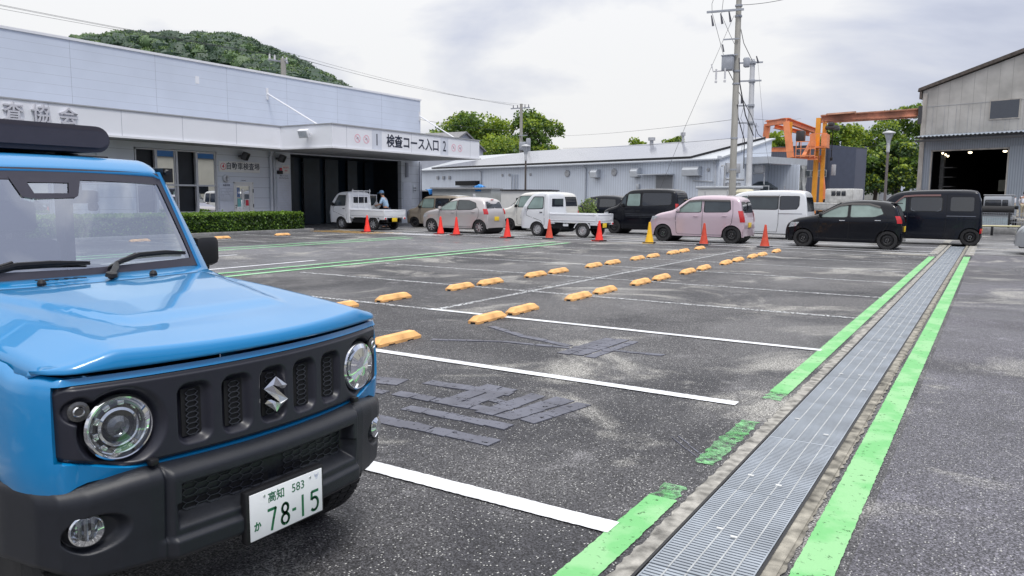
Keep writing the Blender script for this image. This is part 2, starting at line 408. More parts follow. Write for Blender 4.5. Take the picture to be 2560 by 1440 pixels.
# wipers
def wiper(x, pts, blade):
    b = MB(); b.tube(pts, [.016, .017, .011, .008][:len(pts)], 6)
    b.tube(blade, .006, 5); b.tube([p + Vector((.003, 0, .008)) for p in map(Vector, blade)], [.003, .010, .010, .010, .003][:len(blade)], 5)
    b.lathe([(.0, .02), (.022, .016), (.026, 0)], pts[0], (0.2, 0, 1), 10)
    b.build('wiper', M['black'], suv)
def wp(u, v): return tuple(ws(u, v) + Vector((.016, 0, .004)))
wiper(0, [(-1.175, .045, 1.150), (-1.235, .10, 1.170), wp(.26, .07), wp(.44, .145)], [wp(.18, .02), wp(.3, .075), wp(.46, .125), wp(.7, .13), wp(.90, .115)])
wiper(0, [(-1.20, -.60, 1.150), (-1.25, -.54, 1.165), wp(-.62, .065), wp(-.44, .135)], [wp(-.85, .0), wp(-.6, .05), wp(-.42, .10), wp(-.2, .10), wp(.06, .085)])
# door mirrors
for s in (-1, 1):
    b = MB(); b.rbox((-1.62, s*.775-.072, 1.125), (-1.50, s*.775+.072, 1.285), .035); b.rbox((-1.58, min(s*.66, s*.80), 1.10), (-1.53, max(s*.66, s*.80), 1.15), .015)
    b.build('door_mirror', M['black'], suv)
# grille panel as fine relief
YG = np.linspace(-.690, .690, 360); TG = np.linspace(0, 1, 76)
slots = [-.30, -.15, 0.0, .15, .30]
hl = [(-.515, .795), (.515, .795)]; tl = [(-.625, .865), (.625, .865)]
G = []
for y in YG:
    ay = abs(y); zb = .668 + .050 * sst(.47, .69, ay); zt = .940 - .02 * sst(.655, .69, ay)
    if ay > .66: zb += .02 * ((ay - .66) / .03)**2
    col = []
    for t in TG:
        z = zb + (zt - zb) * t; d = .012
        for sy in slots:
            qx, qz = abs(y - sy) - .020, abs(z - .800) - .062
            dist = math.hypot(max(qx, 0), max(qz, 0)) + min(max(qx, qz), 0) - .018   # inner opening edge at 0
            if dist < .03: d -= .030 * float(1 - sst(-.002, .024, dist))
        for (cy, cz) in hl:
            r = math.hypot(y - cy, z - cz); d -= .040 * float(1 - sst(.098, .128, r))
        for (cy, cz) in tl:
            r = math.hypot(y - cy, z - cz); d -= .018 * float(1 - sst(.030, .046, r))
        ed = min(t, 1 - t) * (zt - zb); ey = min(.690 - ay, ed)
        d -= .014 * float(1 - sst(0, .012, ey))
        col.append((float(nosex(y)) + d, y, z))
    G.append(col)
grille = MB().grid(G).build('grille_panel', M['plastic2'], suv, ang=80)
def hexmesh(name, x, y0, y1, z0, z1, cw, ch, parent, xf=None, r=.0017, matn='black2'):
    b = MB(); seen = set(); xf = xf or (lambda y: x)
    ny = int((y1 - y0) / (cw * .75)) + 2; nz_ = int((z1 - z0) / ch) + 2
    for i in range(ny):
        for j in range(nz_):
            cy = y0 + i * cw * .75; cz = z0 + (j + .5 * (i % 2)) * ch
            P = [(cy + cw/2, cz), (cy + cw/4, cz + ch/2), (cy - cw/4, cz + ch/2), (cy - cw/2, cz), (cy - cw/4, cz - ch/2), (cy + cw/4, cz - ch/2)]
            for k in range(6):
                a, c = P[k], P[(k+1) % 6]; key = tuple(sorted(((round(a[0],4), round(a[1],4)), (round(c[0],4), round(c[1],4)))))
                if key in seen: continue
                seen.add(key)
                if all(y0 <= p[0] <= y1 and z0 <= p[1] <= z1 for p in (a, c)): b.cyl((xf(a[0]), a[0], a[1]), (xf(c[0]), c[0], c[1]), r, n=4, cap=False)
    return b.build(name, M[matn], parent)
M['black2'] = mat('grille_mesh', (.035, .038, .05), .35, 0, .1, 20)
for sy in slots:
    x = float(nosex(sy)) - .012
    b = MB(); b.box((x - .002, sy - .036, .722), (x, sy + .036, .878)); f = b.build('grille_opening', M['void'], grille)
    hexmesh('grille_mesh', x + .004, sy - .034, sy + .034, .724, .876, .046, .0185, f)
# emblem
b = MB(); bx = float(nosex(0)) + .016
half_S = [[(0, 1), (.95, .38), (.72, .22), (.45, .24), (.10, .42)], [(0, 1), (.10, .42), (-.28, .53), (-1, .44)]]
pieces = half_S + [[(-x, -z) for x, z in q] for q in half_S] + [[(-1, .44), (-.28, .53), (1, -.44), (.28, -.53)]]
for q in pieces:
    n_ = len(q); dep = lambda x, z: .012 - .004 * abs(x + z * .2) - .003 * abs(z)
    front = [(bx + dep(x * .86, z * .86) + .004, x * .052 * 1.0, .800 + z * .062) for x, z in q]; back = [(bx - .004, x * .053, .800 + z * .064) for x, z in q]
    cxx = sum(p[1] for p in front) / n_; czz = sum(p[2] for p in front) / n_
    b.add(back + [(bx + dep(x, z), x * .053, .800 + z * .064) for x, z in q] + [(bx + .014, cxx, czz)], [(i, (i + 1) % n_, n_ + (i + 1) % n_, n_ + i) for i in range(n_)] + [(n_ + i, n_ + (i + 1) % n_, 2 * n_) for i in range(n_)])
b.build('emblem', M['chrome'], suv)
# headlights
def headlight(cy, cz, name='headlight'):
    x0 = float(nosex(cy)) + .012 - .038; ax = Vector((1, (.16 if cy > 0 else -.16), 0)).normalized(); c = Vector((x0, cy, cz))
    b = MB(); b.lathe([(.102, .004), (.102, .020), (.096, .028), (.090, .026), (.086, .012), (.070, .002), (.062, -.02)], c, ax, 40); 
    b.lathe([(.062, -.018), (.060, .012), (.052, .016), (.048, .006), (.040, -.015)], c, ax, 32)
    for k in range(10):
        a = k * math.pi / 5 + .2; p = c + Vector((0, math.cos(a), math.sin(a))) * .074 + ax * .008
        b.rbox((-.004, -.011, -.0075), (.008, .011, .0075), .003, M=Matrix.Translation(p) @ Matrix.Rotation(a, 4, 'X') @ Matrix.Rotation(math.pi/2, 4, 'X'))
    o = b.build(name, M['chrome'], suv)
    b = MB(); b.lathe([(.0, .024), (.018, .021), (.033, .010), (.040, -.008), (.045, -.014)], c, ax, 28); b.build('projector_lens', M['projector'], o)
    b = MB(); b.lathe([(.0, .046), (.04, .043), (.075, .036), (.092, .028)], c, ax, 40); b.build('cover_glass', M['lampglass'], o)
    b = MB(); b.lathe([(.090, -.03), (.106, -.03)], c, ax, 30); b.lathe([(.062, -.022), (.0, -.03)], c, ax, 30); b.lathe([(.083, .0035), (.0805, .011), (.074, .010), (.070, .004)], c, ax, 30); b.build('reflector', M['refl'], o)
M['projector'] = mat('projector_glass', (.10, .11, .13), .04, .6, 0, coat=1); M['refl'] = mat('dark_reflector', (.25, .26, .28), .15, 1, 0)
for cy, cz in hl: headlight(cy, cz)
for cy, cz in tl:
    x0 = float(nosex(cy)) - .004; c = (x0, cy, cz); ax = (1, (.25 if cy > 0 else -.25), 0)
    o = MB().lathe([(.030, .0), (.030, .010), (.022, .014), (.0, .016)], c, ax, 22).build('turn_signal', M['smoked'] if 'smoked' in M else M.setdefault('smoked', mat('smoked_lens', (.06, .06, .06), .06, .2, 0, coat=1)), suv)
    MB().lathe([(.011, .0155), (.014, .020), (.017, .0155)], c, ax, 18).build('bulb_ring', M['chrome'], o)
# bumper as fine relief
bp = []
def bumx(y): y = abs(y); return float(np.interp(y, [0, .2, .42, .47, .55, .63, .69, .722, .74], [-.096, -.106, -.130, -.140, -.168, -.205, -.250, -.315, -.46]))
YB = np.linspace(-.738, .738, 420)
prof = [(-.16, .660), (-.10, .662), (-.045, .657), (-.020, .648), (-.006, .634), (0, .616)] + [(0.0 - .012 * (.60 - z) / .25, z) for z in np.linspace(.600, .365, 52)] + [(-.02, .352), (-.045, .342), (-.12, .338), (-.2, .338)]
G = []
cols_ = [(bumx(y), y) for y in YB]
cols_ = [(x, -.742) for x in np.linspace(-.66, -.47, 12)] + cols_ + [(x, .742) for x in np.linspace(-.47, -.60, 8)]
for bx_, y in cols_:
    ay = abs(y); lift = .050 * sst(.62, .735, ay); topl = -.028 * sst(.45, .70, ay)
    sl_ = .035 * sst(.46, .40, ay) if False else 0
    col = []
    for (dx_, z) in prof:
        d = 0.0
        # middle section stands proud of the corner pieces
        if z < .64:
            mid = float(1 - sst(.405, .43, ay)); d += .018 * mid
            # mesh opening
            qx, qz = ay - .375, abs(z - .528) - .052
            hw = .385 if True else 0
            dist = max(ay - (.372 - .10 * max(0, (.50 - z))), qz)
            low = .035 if z < .53 else .016
            d -= .060 * float(1 - sst(-.012, low, dist))
            # fog lamp dish, pointed inward
            fy = .625; r = math.hypot((ay - fy) * (1.0 if ay > fy else .62), (z - .503)); d -= .040 * float(1 - sst(.049, .066, r)) * (1 if z > .43 else .25)
            # raised lower skid line
            d += .016 * float(sst(.425, .405, z)) * float(1 - sst(.40, .46, ay))
        for sm_ in (.425,):
            d -= .007 * math.exp(-((ay - sm_) / .0035)**2) if -.1 < dx_ else 0
        zz = z + topl * (1 if z > .6 else max(0, (z - .34) / .26)) + lift * float(sst(.50, .34, z))
        col.append((bx_ + dx_ + d, y, zz))
    G.append(col)
bumper = MB().grid(G).build('bumper', M['plastic'], suv, ang=80)
b = MB(); b.box((-.35, -.5, .36), (-.22, .5, .62)); b.build('bumper_core', M['void'], bumper)
b = MB()
for s in (-1, 1):
    xg = lambda y: bumx(y) - .040
    f = MB().grid([[(xg(y) - .006, s * y, z) for y in np.linspace(.02, .368, 12)] for z in (.478, .578)]).build('grille_opening', M['void'], bumper)
    hexmesh('grille_mesh', 0, .03, .366, .480, .576, .056, .0225, f, xf=lambda y: xg(y)).scale = (1, s, 1)
for s in (-1, 1): 
    b = MB(); b.rbox((-.18, s*.445-.014, .662), (-.15, s*.445+.014, .684), .006); b.build('bumper_stud', M['black'], bumper)
for s in (-1, 1):
    c = Vector((bumx(.63) - .030, s * .625, .505)); ax = Vector((1, s * .35, 0)).normalized()
    o = MB().lathe([(.049, -.01), (.049, .018), (.044, .022), (.041, .012), (.027, -.008), (0, -.014)], c, ax, 26).build('fog_lamp', M['chrome'], bumper)
    b = MB()
    for k in (-1, 0, 1): b.cyl(c + Vector((0, k * .02, -.035)) + ax * .008, c + Vector((0, k * .02, .035)) + ax * .008, .006, n=6)
    b.build('reflector_rib', M['refl'], o)
    MB().lathe([(.0, .034), (.027, .031), (.046, .021)], c, ax, 26).build('cover_glass', M['lampglass'], o)
# licence plate
plate = MB(); plate.rbox((-.102, -.178, .312), (-.070, .178, .500), .008); pf = plate.build('plate_frame', M['black'], suv)
plate = MB(); plate.rbox((-.0705, -.165, .3225), (-.066, .165, .4875), .002, 0); pl = plate.build('licence_plate', M['platew'], suv)
px_ = -.0655
def ptxt(s, size, y, z, sx, mt='plateg', bold=0.0): return text('plate_lettering', s, size, M[mt], pl, faceM((px_, y, z), (0, 1, 0)), .0004, 'CENTER', bold, sx)
# wide stroke digits drawn as shapes
def stroke(b, pts, w):
    for i in range(len(pts) - 1):
        p, q = Vector(pts[i]), Vector(pts[i+1]); d_ = (q - p).normalized(); n = Vector((-d_.y, d_.x)) * w / 2; p = p - d_ * w * .18 * (i > 0); q = q + d_ * w * .18 * (i < len(pts) - 2)
        b.add([(px_, *(p + n)), (px_, *(p - n)), (px_, *(q - n)), (px_, *(q + n))], [(0, 1, 2, 3)])
def arc(cx_, cy_, rx, ry, a0, a1, n=14): return [(cx_ + rx * math.cos(R_(a0 + (a1 - a0) * i / n)), cy_ + ry * math.sin(R_(a0 + (a1 - a0) * i / n))) for i in range(n + 1)]
b = MB(); wd = .0105
z0, z1 = .334, .416; zm = (z0 + z1) / 2
stroke(b, [(-.092, z1 - wd/2), (-.056, z1 - wd/2), (-.066, z0 + .042), (-.076, z0)], wd)
stroke(b, arc(-.014, zm + .0195, .0135, .017, -90, 270, 22), wd); stroke(b, arc(-.014, zm - .0195, .0165, .0185, -90, 270, 22), wd)
stroke(b, [(.018, zm), (.036, zm)], wd)
stroke(b, [(.068, z1), (.068, z0)], wd)
stroke(b, [(.145, z1 - wd/2), (.112, z1 - wd/2), (.110, zm + .006)] , wd); stroke(b, [(.110, zm + .006)] + arc(.1235, zm - .012, .0185, .0245, 118, -140, 16), wd)
b.build('plate_digits', M['plateg'], pl)
ptxt('高知', .040, -.052, .4525, .95, 'plateg', .0004); ptxt('583', .044, .048, .4535, .95); ptxt('か', .036, -.136, .368, .85, 'plateg', .0012)
b = MB()
for k, (r0, a0, a1) in enumerate(((.0095, 150, 390), (.006, 170, 370), (.0028, 180, 360))): stroke(b, arc(.137, .472, r0, r0, a0, a1, 10), .0016)
stroke(b, [(.129, .459), (.145, .459)], .0012); stroke(b, [(.133, .455), (.141, .455)], .001)
b.build('plate_emblem', M['grey_emb'], pl)
b = MB()
for y in (-.105, .105): b.lathe([(.0, .003), (.004, .0025), (.005, 0)], (px_, y, .470), (1, 0, 0), 10)
b.build('plate_screw', M['chrome'], pl)
# under the nose: tow hook, chassis, wheels
MB().tube([(-.16, .20 + .03*math.cos(a), .315 + .035*math.sin(a)) for a in np.linspace(math.pi*.1, -math.pi*1.1, 12)], .010, 8).build('tow_hook', M['tow'], suv)
b = MB(); b.box((-3.2, -.45, .30), (-.35, .45, .42)); b.cyl((-.62, -.6, .34), (-.62, .6, .34), .045); b.cyl((-2.85, -.6, .34), (-2.85, .6, .34), .045); b.box((-1.35, -.66, .42), (-.42, .66, .62)); b.build('chassis', M['void'], suv)
def tyre_mesh(r=.343, w=.175, rim=.20, tread=True):
    b = MB(); h = w / 2
    b.lathe([(rim, -h*.8), (rim + .02, -h), (r - .05, -h*1.02), (r - .012, -h*.92), (r, -h*.75), (r + .001, 0), (r, h*.75), (r - .012, h*.92), (r - .05, h*1.02), (rim + .02, h), (rim, h*.8)], (0, 0, 0), (0, 1, 0), 48)
    if tread:
        for k in range(60):
            a = 2 * math.pi * k / 60
            for (y0, y1) in ((-h*.95, -h*.35), (-h*.28, h*.28), (h*.35, h*.95)):
                a2 = a + (.05 if y0 == -h*.28 else 0)
                Mx = Matrix.Rotation(a2, 4, 'Y') @ Matrix.Translation((0, 0, r))
                b.box((-.013, y0, -.008), (.013, y1, .007), M=Mx)
    return b
for (x, s) in ((-.62, -1), (-.62, 1), (-2.85, -1), (-2.85, 1)):
    o = tyre_mesh().build('wheel', M['rubber'], suv); o.location = (x - .08, s * .612, .345)
    MB().lathe([(.20, .06*s), (.17, .05*s), (.06, .02*s), (.0, .02*s)], (0, 0, 0), (0, 1, 0), 24).build('rim', M['black'], o)
for s in (-1, 1):
    b = MB(); G = [[(-.78 + r * math.cos(a), s * yy, .345 + r * math.sin(a)) for (r, yy) in ((.40, .60), (.405, .735), (.43, .742), (.455, .735))] for a in np.linspace(R_(62), R_(200), 24)]
    b.grid(G).build('wheel_arch', M['plastic'], suv)
    b = MB(); G = [[(-2.85 + r * math.cos(a), s * yy, .345 + r * math.sin(a)) for (r, yy) in ((.40, .60), (.405, .735), (.43, .742), (.455, .735))] for a in np.linspace(R_(-15), R_(200), 30)]
    b.grid(G).build('wheel_arch', M['plastic'], suv)
# roof box
rb = thing('roof_box', 'flat dark grey cargo box mounted on the blue car roof', 'roof box', (-3.75, JY - .09, 1.665))
prof2 = [(-.86 - .07*math.sin(a), .098 - .063*math.cos(a)) for a in np.linspace(0, math.pi, 12)] + [(.43 + .07*math.sin(a), .098 + .063*math.cos(a)) for a in np.linspace(0, math.pi, 12)]
bm = bmesh.new()
v1 = [bm.verts.new((.03 - .05 * max(0, (abs(y + .2) - .5))**2 * 4, y, z)) for y, z in prof2]
v2 = [bm.verts.new((-1.35, y, z)) for y, z in prof2]
n = len(prof2); f1 = bm.faces.new(v1); f2 = bm.faces.new(v2[::-1])
for i in range(n): bm.faces.new((v1[i], v2[i], v2[(i+1) % n], v1[(i+1) % n]))
bmesh.ops.recalc_face_normals(bm, faces=bm.faces)
bmesh.ops.bevel(bm, geom=[e_ for e_ in f1.edges], offset=.022, segments=4, affect='EDGES')
MB().frombm(bm, 0, True).build('lid', mat('grey_box_shell', (.045, .042, .058), .45, 0, .05, 20, bump=.1, bs=500), rb, ang=60)
b = MB()
for x in (-.25, -1.0):
    b.rbox((x - .03, -.60, .012), (x + .03, .62, .032), .008)
    for y in (-.45, .0, .42): b.rbox((x - .05, y - .04, -.005), (x + .05, y + .04, .034), .01)
b.build('roof_bar', M['black'], rb)
# ------------------------------------------------------------------ ground, paint, drain
def asphalt(name, base, dark, speck, rough, patch_scale=.35, tint=(.52, .52, .50), wet=.5, sheen=0):
    m = bpy.data.materials.new(name); m.use_nodes = True; nt = m.node_tree; b = nt.nodes['Principled BSDF']; N = nt.nodes.new; L = nt.links.new
    tc = N('ShaderNodeTexCoord'); P = tc.outputs['Object']
    def noise(sc, det=5, ro=.55, dist=0):
        n = N('ShaderNodeTexNoise'); n.inputs['Scale'].default_value = sc; n.inputs['Detail'].default_value = det; n.inputs['Roughness'].default_value = ro; n.inputs['Distortion'].default_value = dist; L(P, n.inputs[0]); return n.outputs[0]
    def ramp(src, a, c, x0=0, x1=1):
        r = N('ShaderNodeMapRange'); r.interpolation_type = 'SMOOTHSTEP'; r.inputs[1].default_value = a; r.inputs[2].default_value = c; r.inputs[3].default_value = x0; r.inputs[4].default_value = x1; L(src, r.inputs[0]); return r.outputs[0]
    def mix(f, a, c, bt='MIX'):
        x = N('ShaderNodeMix'); x.data_type = 'RGBA'; x.blend_type = bt
        for s_, v in ((0, f), (6, a), (7, c)):
            if hasattr(v, 'links'): L(v, x.inputs[s_])
            else: x.inputs[s_].default_value = v if s_ == 0 else tuple(v) + (1,) if len(v) == 3 else v
        return x.outputs[2]
    ramp2 = lambda src, a, c, x0, x1: ramp(src, a, c, x0, x1)
    big = noise(patch_scale, 6, .6, .6); mid = noise(2.2, 6, .6); fine = noise(75, 3, .6)
    col = mix(ramp(big, .38, .60), dark, base)
    col = mix(ramp(mid, .56, .75, 0, .65), col, tuple(c * 2.1 for c in base))
    col = mix(ramp(noise(.55, 7, .62, .8), .53, .66, 0, .9), col, (.36, .35, .325))          # dusty dried silt
    col = mix(ramp(fine, .35, .62, 0, .6), col, tuple(c * .45 for c in dark))
    def vor(sc):
        v = N('ShaderNodeTexVoronoi'); v.inputs['Scale'].default_value = sc; L(P, v.inputs[0]); c = N('ShaderNodeSeparateColor'); L(v.outputs['Color'], c.inputs[0]); return v, c
    v2, c2 = vor(150)
    col = mix(.85, col, ramp2(c2.outputs[1], .1, 1.0, .28, 2.3), 'MULTIPLY')      # stone to stone variation
    v, vr = vor(85)
    th = ramp(vr.outputs[0], 1 - speck, 1 - speck + .01); dd = ramp(v.outputs['Distance'], .38, .26)
    mm = N('ShaderNodeMath'); mm.operation = 'MULTIPLY'; L(th, mm.inputs[0]); L(dd, mm.inputs[1])
    col = mix(mm.outputs[0], col, tint)
    L(col, b.inputs['Base Color'])
    wetm = noise(.22, 4, .5, .8)
    L(ramp(wetm, .42, .62, rough, rough - wet), b.inputs['Roughness'])
    b.inputs['Specular IOR Level'].default_value = .5
    bp = N('ShaderNodeBump'); bp.inputs['Strength'].default_value = .55; bp.inputs['Distance'].default_value = .006
    ad = N('ShaderNodeMath'); ad.operation = 'ADD'; L(fine, ad.inputs[0]); L(v.outputs['Distance'], ad.inputs[1]); L(ad.outputs[0], bp.inputs['Height']); L(bp.outputs[0], b.inputs['Normal'])
    return m
M['asphalt'] = asphalt('coarse_asphalt', (.112, .110, .114), (.036, .036, .042), .16, .76, wet=.26)
M['asphalt_smooth'] = asphalt('worn_asphalt', (.17, .17, .185), (.095, .095, .105), .03, .60, .25, wet=.34)
M['asphalt_lane'] = asphalt('lane_asphalt', (.22, .22, .225), (.13, .13, .14), .02, .6, .3, wet=.3)
M['asphalt_right'] = asphalt('damp_asphalt', (.120, .117, .138), (.055, .053, .062), .13, .62, .3, wet=.36)
def paint(name, col, wear, sc=9, col2=None, rough=.5, soft=.025):
    m = bpy.data.materials.new(name); m.use_nodes = True; nt = m.node_tree; b = nt.nodes['Principled BSDF']; N = nt.nodes.new; L = nt.links.new
    tc = N('ShaderNodeTexCoord'); P = tc.outputs['Object']; n = N('ShaderNodeTexNoise'); n.inputs['Scale'].default_value = sc; n.inputs['Detail'].default_value = 9; n.inputs['Roughness'].default_value = .72; L(P, n.inputs[0])
    n2 = N('ShaderNodeTexNoise'); n2.inputs['Scale'].default_value = 3.0; n2.inputs['Detail'].default_value = 4; L(P, n2.inputs[0])
    mx = N('ShaderNodeMix'); mx.data_type = 'RGBA'; r0 = N('ShaderNodeMapRange'); r0.inputs[1].default_value = .45; r0.inputs[2].default_value = .56; L(n2.outputs[0], r0.inputs[0]); L(r0.outputs[0], mx.inputs[0])
    mx.inputs[6].default_value = tuple(col) + (1,); mx.inputs[7].default_value = tuple(col2 or [c * .86 for c in col]) + (1,); L(mx.outputs[2], b.inputs['Base Color'])
    b.inputs['Roughness'].default_value = rough
    if wear > 0:
        r = N('ShaderNodeMapRange'); r.inputs[1].default_value = wear - soft; r.inputs[2].default_value = wear + soft; L(n.outputs[0], r.inputs[0]); L(r.outputs[0], b.inputs['Alpha'])
    bp = N('ShaderNodeBump'); bp.inputs['Strength'].default_value = .4; bp.inputs['Distance'].default_value = .004; L(n.outputs[0], bp.inputs['Height']); L(bp.outputs[0], b.inputs['Normal'])
    return m
M['white'] = paint('white_paint', (.78, .79, .82), .33, 22)
M['whitec'] = paint('white_paint_clean', (.74, .76, .80), .30, 14)
M['whitew'] = paint('worn_white_paint', (.62, .64, .66), .505, 28)
M['whitew2'] = paint('very_worn_white_paint', (.5, .52, .54), .56, 30)
M['green'] = paint('green_paint', (.16, .49, .17), .365, 26, (.26, .55, .25), .5, .05)
M['greenw'] = paint('worn_green_paint', (.14, .50, .16), .52, 16, (.24, .58, .26), .5, .13)
M['greenf'] = paint('far_green_paint', (.20, .55, .24), .36, 9, (.34, .60, .38))
M['orangel'] = paint('orange_hatch_paint', (.62, .38, .10), .42, 9)
M['concrete'] = mat('concrete', (.29, .28, .255), .85, 0, .6, 14, bump=.7, bs=60)
M['concrete2'] = mat('stained_concrete', (.24, .225, .19), .85, 0, .75, 11, bump=.8, bs=60)
M['kerb'] = mat('kerb_concrete', (.22, .22, .22), .8, 0, .25, 8, bump=.3)
M['seal'] = paint('tar_patch', (.115, .12, .155), .395, 20, (.085, .088, .115), .5, .03)
def sheet(name, rects, z, m, kind='structure', label=None, jit=0.0, step=.10):
    b = MB()
    for (x0, y0, x1, y1) in rects:
        if jit:
            lx, ly = x1 - x0, y1 - y0; alongy = ly > lx; n = max(2, int((ly if alongy else lx) / step)); G = []
            for i in range(n + 1):
                t = i / n; j0 = random.uniform(-jit, jit); j1 = random.uniform(-jit, jit)
                G.append([(x0 + j0, y0 + ly*t, z), (x1 + j1, y0 + ly*t, z)] if alongy else [(x0 + lx*t, y0 + j0, z), (x0 + lx*t, y1 + j1, z)])
            b.grid(G, sm=False)
        else: b.add([(x0,y0,z),(x1,y0,z),(x1,y1,z),(x0,y1,z)], [(0,1,2,3)])
    o = b.build(name, m); o['kind'] = kind
    return o
B_ = 900
DX0, DX1, DY0, DY1 = -1.105, -.700, 1.2, 29.9
sheet('ground', [(-B_, -B_, DX0, B_), (DX1, -B_, B_, B_), (DX0, -B_, DX1, DY0), (DX0, DY1, DX1, B_)], 0, M['asphalt'])
sheet('smooth_pavement', [(-29.9, -10, -12.42, 23.25)], .003, M['asphalt_smooth'], jit=0)
sheet('driveway', [(-40, 25.0, DX0-.12, 33.6), (DX1+.12, 25.05, 14, 33.6)], .004, M['asphalt_lane'])
sheet('damp_pavement', [(DX1+.3, -6, 20, 24.9)], .003, M['asphalt_right'])
sheet('stall_pavement', [(-24.3, 6, -19.2, 23.0)], .006, M['asphalt'])
# parking lines
ln = [('parking_line', (-6.3, 3.02, -1.37, 3.15), 'white', .003), ('parking_line', (-6.3, 5.48, -1.50, 5.59), 'whitec', .003), ('parking_line', (-6.3, 7.97, -1.36, 8.07), 'whitec', .003)]
for nm, r, mm, j in ln: sheet(nm, [r], .008, M[mm], jit=j, step=.025)
rows = []
for k in range(3, 10):
    y = .60 + 2.47 * k; y = [0,0,0,10.48,12.95,15.42,17.9,20.35,22.80,24.2][k]
    if k < 9: sheet('worn_parking_line', [(-11.4, y - .05, -1.35, y + .05)], .007, M['whitew'], jit=.012, step=.08)
sheet('worn_parking_line', [(-11.4, 7.97, -6.3, 8.07), (-6.25, 8.0, -6.15, 22.8)], .0075, M['whitew'], jit=.012, step=.08)
sheet('worn_parking_line', [(-6.42, 10.5, -6.32, 22.6), (-11.3, 22.75, -6.3, 22.85)], .0078, M['whitew2'], jit=.012)
sheet('lane_line', [(-21.5, 24.30, -1.3, 24.42)], .009, M['whitec'])
sheet('lane_line', [(-22, 25.35, -1.3, 25.45), (-24, 27.65, -1.3, 27.78), (-24, 30.35, -1.3, 30.48), (-24, 32.9, -1.3, 33.0), (-.5, 25.9, 12, 26.0), (-.5, 28.9, 12, 29.0), (-.5, 31.5, 12, 31.6), (-.5, 27.5, 12, 27.58)], .009, M['whitec'])
sheet('aisle_line', [(-13.3, 4, -13.18, 12.6), (-16.05, 4, -15.93, 12.6)], .009, M['whitec'], jit=.004)
sheet('green_line', [(-11.95, 3, -11.78, 22.55), (-12.5, 3, -12.36, 22.7)], .009, M['greenf'], jit=.008)
sheet('green_line', [(-17.75, 5, -17.58, 21.5), (-18.42, 5, -18.26, 22.0)], .009, M['greenf'], jit=.008)
sheet('stall_line', [(-24.2, 19.20, -19.5, 19.32), (-24.2, 16.68, -19.8, 16.80), (-24.2, 14.2, -19.8, 14.32), (-24.2, 21.7, -20.5, 21.8)], .010, M['whitew'], jit=.01)
b = []
for k in range(5): b.append((-21.8 + k*.25, 23.28 + k * .17, -18.2 + k*.1, 23.38 + k * .17))
sheet('crossing_stripes', b, .010, M['whitec'])
ob = MB()
for k in range(9):
    x0 = -24.6 + k * .42; ob.add([(x0, 22.9, .011), (x0 + .16, 22.9, .011), (x0 + .9, 24.2, .011), (x0 + .72, 24.2, .011)], [(0,1,2,3)])
ob.add([(-24.7, 22.82, .011), (-20.6, 22.82, .011), (-20.6, 22.9, .011), (-24.7, 22.9, .011)], [(0,1,2,3)])
struct(ob.build('orange_hatching', M['orangel']))
# green bands by the drain
sheet('green_band', [(-.595, 1.0, -.440, 23.8)], .006, M['green'], jit=.0025, step=.02)
sheet('green_band', [(-1.385, 1.4, -1.235, 3.55), (-1.390, 6.05, -1.245, 23.3)], .006, M['green'], jit=.003, step=.02)
sheet('green_band', [(-1.375, 3.52, -1.25, 3.75), (-1.36, 4.15, -1.24, 5.15), (-1.385, 5.80, -1.25, 6.06)], .0055, M['greenw'], jit=.014, step=.03)
# drain channel and its concrete edges
b = MB(); b.box((DX0 - .02, DY0, -.4), (DX0, DY1, -.001)); b.box((DX1, DY0, -.4), (DX1 + .02, DY1, -.001)); b.box((DX0, DY0, -.42), (DX1, DY1, -.40)); b.box((DX0, DY1, -.4), (DX1, DY1 + .02, -.001)); b.box((DX0, DY0 - .02, -.4), (DX1, DY0, -.001))
struct(b.build('drain_channel', M['void']))
sheet('drain_kerb', [(DX0 - .086, DY0, DX0 - .012, DY1)], .012, M['concrete'], jit=0)
sheet('drain_kerb', [(DX1 + .012, DY0, DX1 + .066, DY1)], .012, M['concrete2'], jit=0)
for (a, c, mm) in ((DX0 - .098, DX0 - .074, 'concrete'), (DX1 + .056, DX1 + .080, 'concrete2')):
    sheet('drain_kerb_edge', [(a, DY0, c, DY1)], .006, M[mm], jit=.010, step=.04)
sheet('drain_rail', [(DX0 - .014, DY0, DX0 - .001, DY1), (DX1 + .001, DY0, DX1 + .014, DY1)], .015, M['black'])
sheet('concrete_apron', [(DX0 - .35, 24.5, DX0 - .13, 33.6), (DX1 + .11, 24.5, DX1 + .32, 33.6), (-2.6, 23.6, DX0 - .35, 24.22)], .0065, M['concrete'])
M['galv'] = mat('galvanised_steel', (.38, .42, .47), .40, .45, .2, 3, rv=.08)
M['galv2'] = mat('galvanised_rod', (.42, .44, .45), .5, .2, .2, 8)
gr = MB(); x0, x1 = .004, .401; Lg = .995
for k in range(40):
    y = .0125 + k * .025; gr.box((x0, y - .0078, -.030), (x1, y + .0078, 0))
gr.box((x0 - .0, -.0, -.034), (x0 + .006, Lg, .0015)); gr.box((x1 - .006, 0, -.034), (x1, Lg, .0015))
grate = gr.build('drain_grate', M['galv'])
gb = MB()
for q in (.085, .165, .245, .325): gb.box((q - .0035, .002, -.006), (q + .0035, Lg - .004, .0018))
gb.build('cross_rod', M['galv2'], grate)
M['clip'] = mat('grate_clip', (.75, .76, .75), .45, .1, .1, 20)
clip = MB().box((.11, .02, .002), (.14, .032, .008)).build('clip', M['clip'], grate)
clip2 = MB().box((.27, .05, .002), (.30, .062, .008)).build('clip', M['clip'], grate)
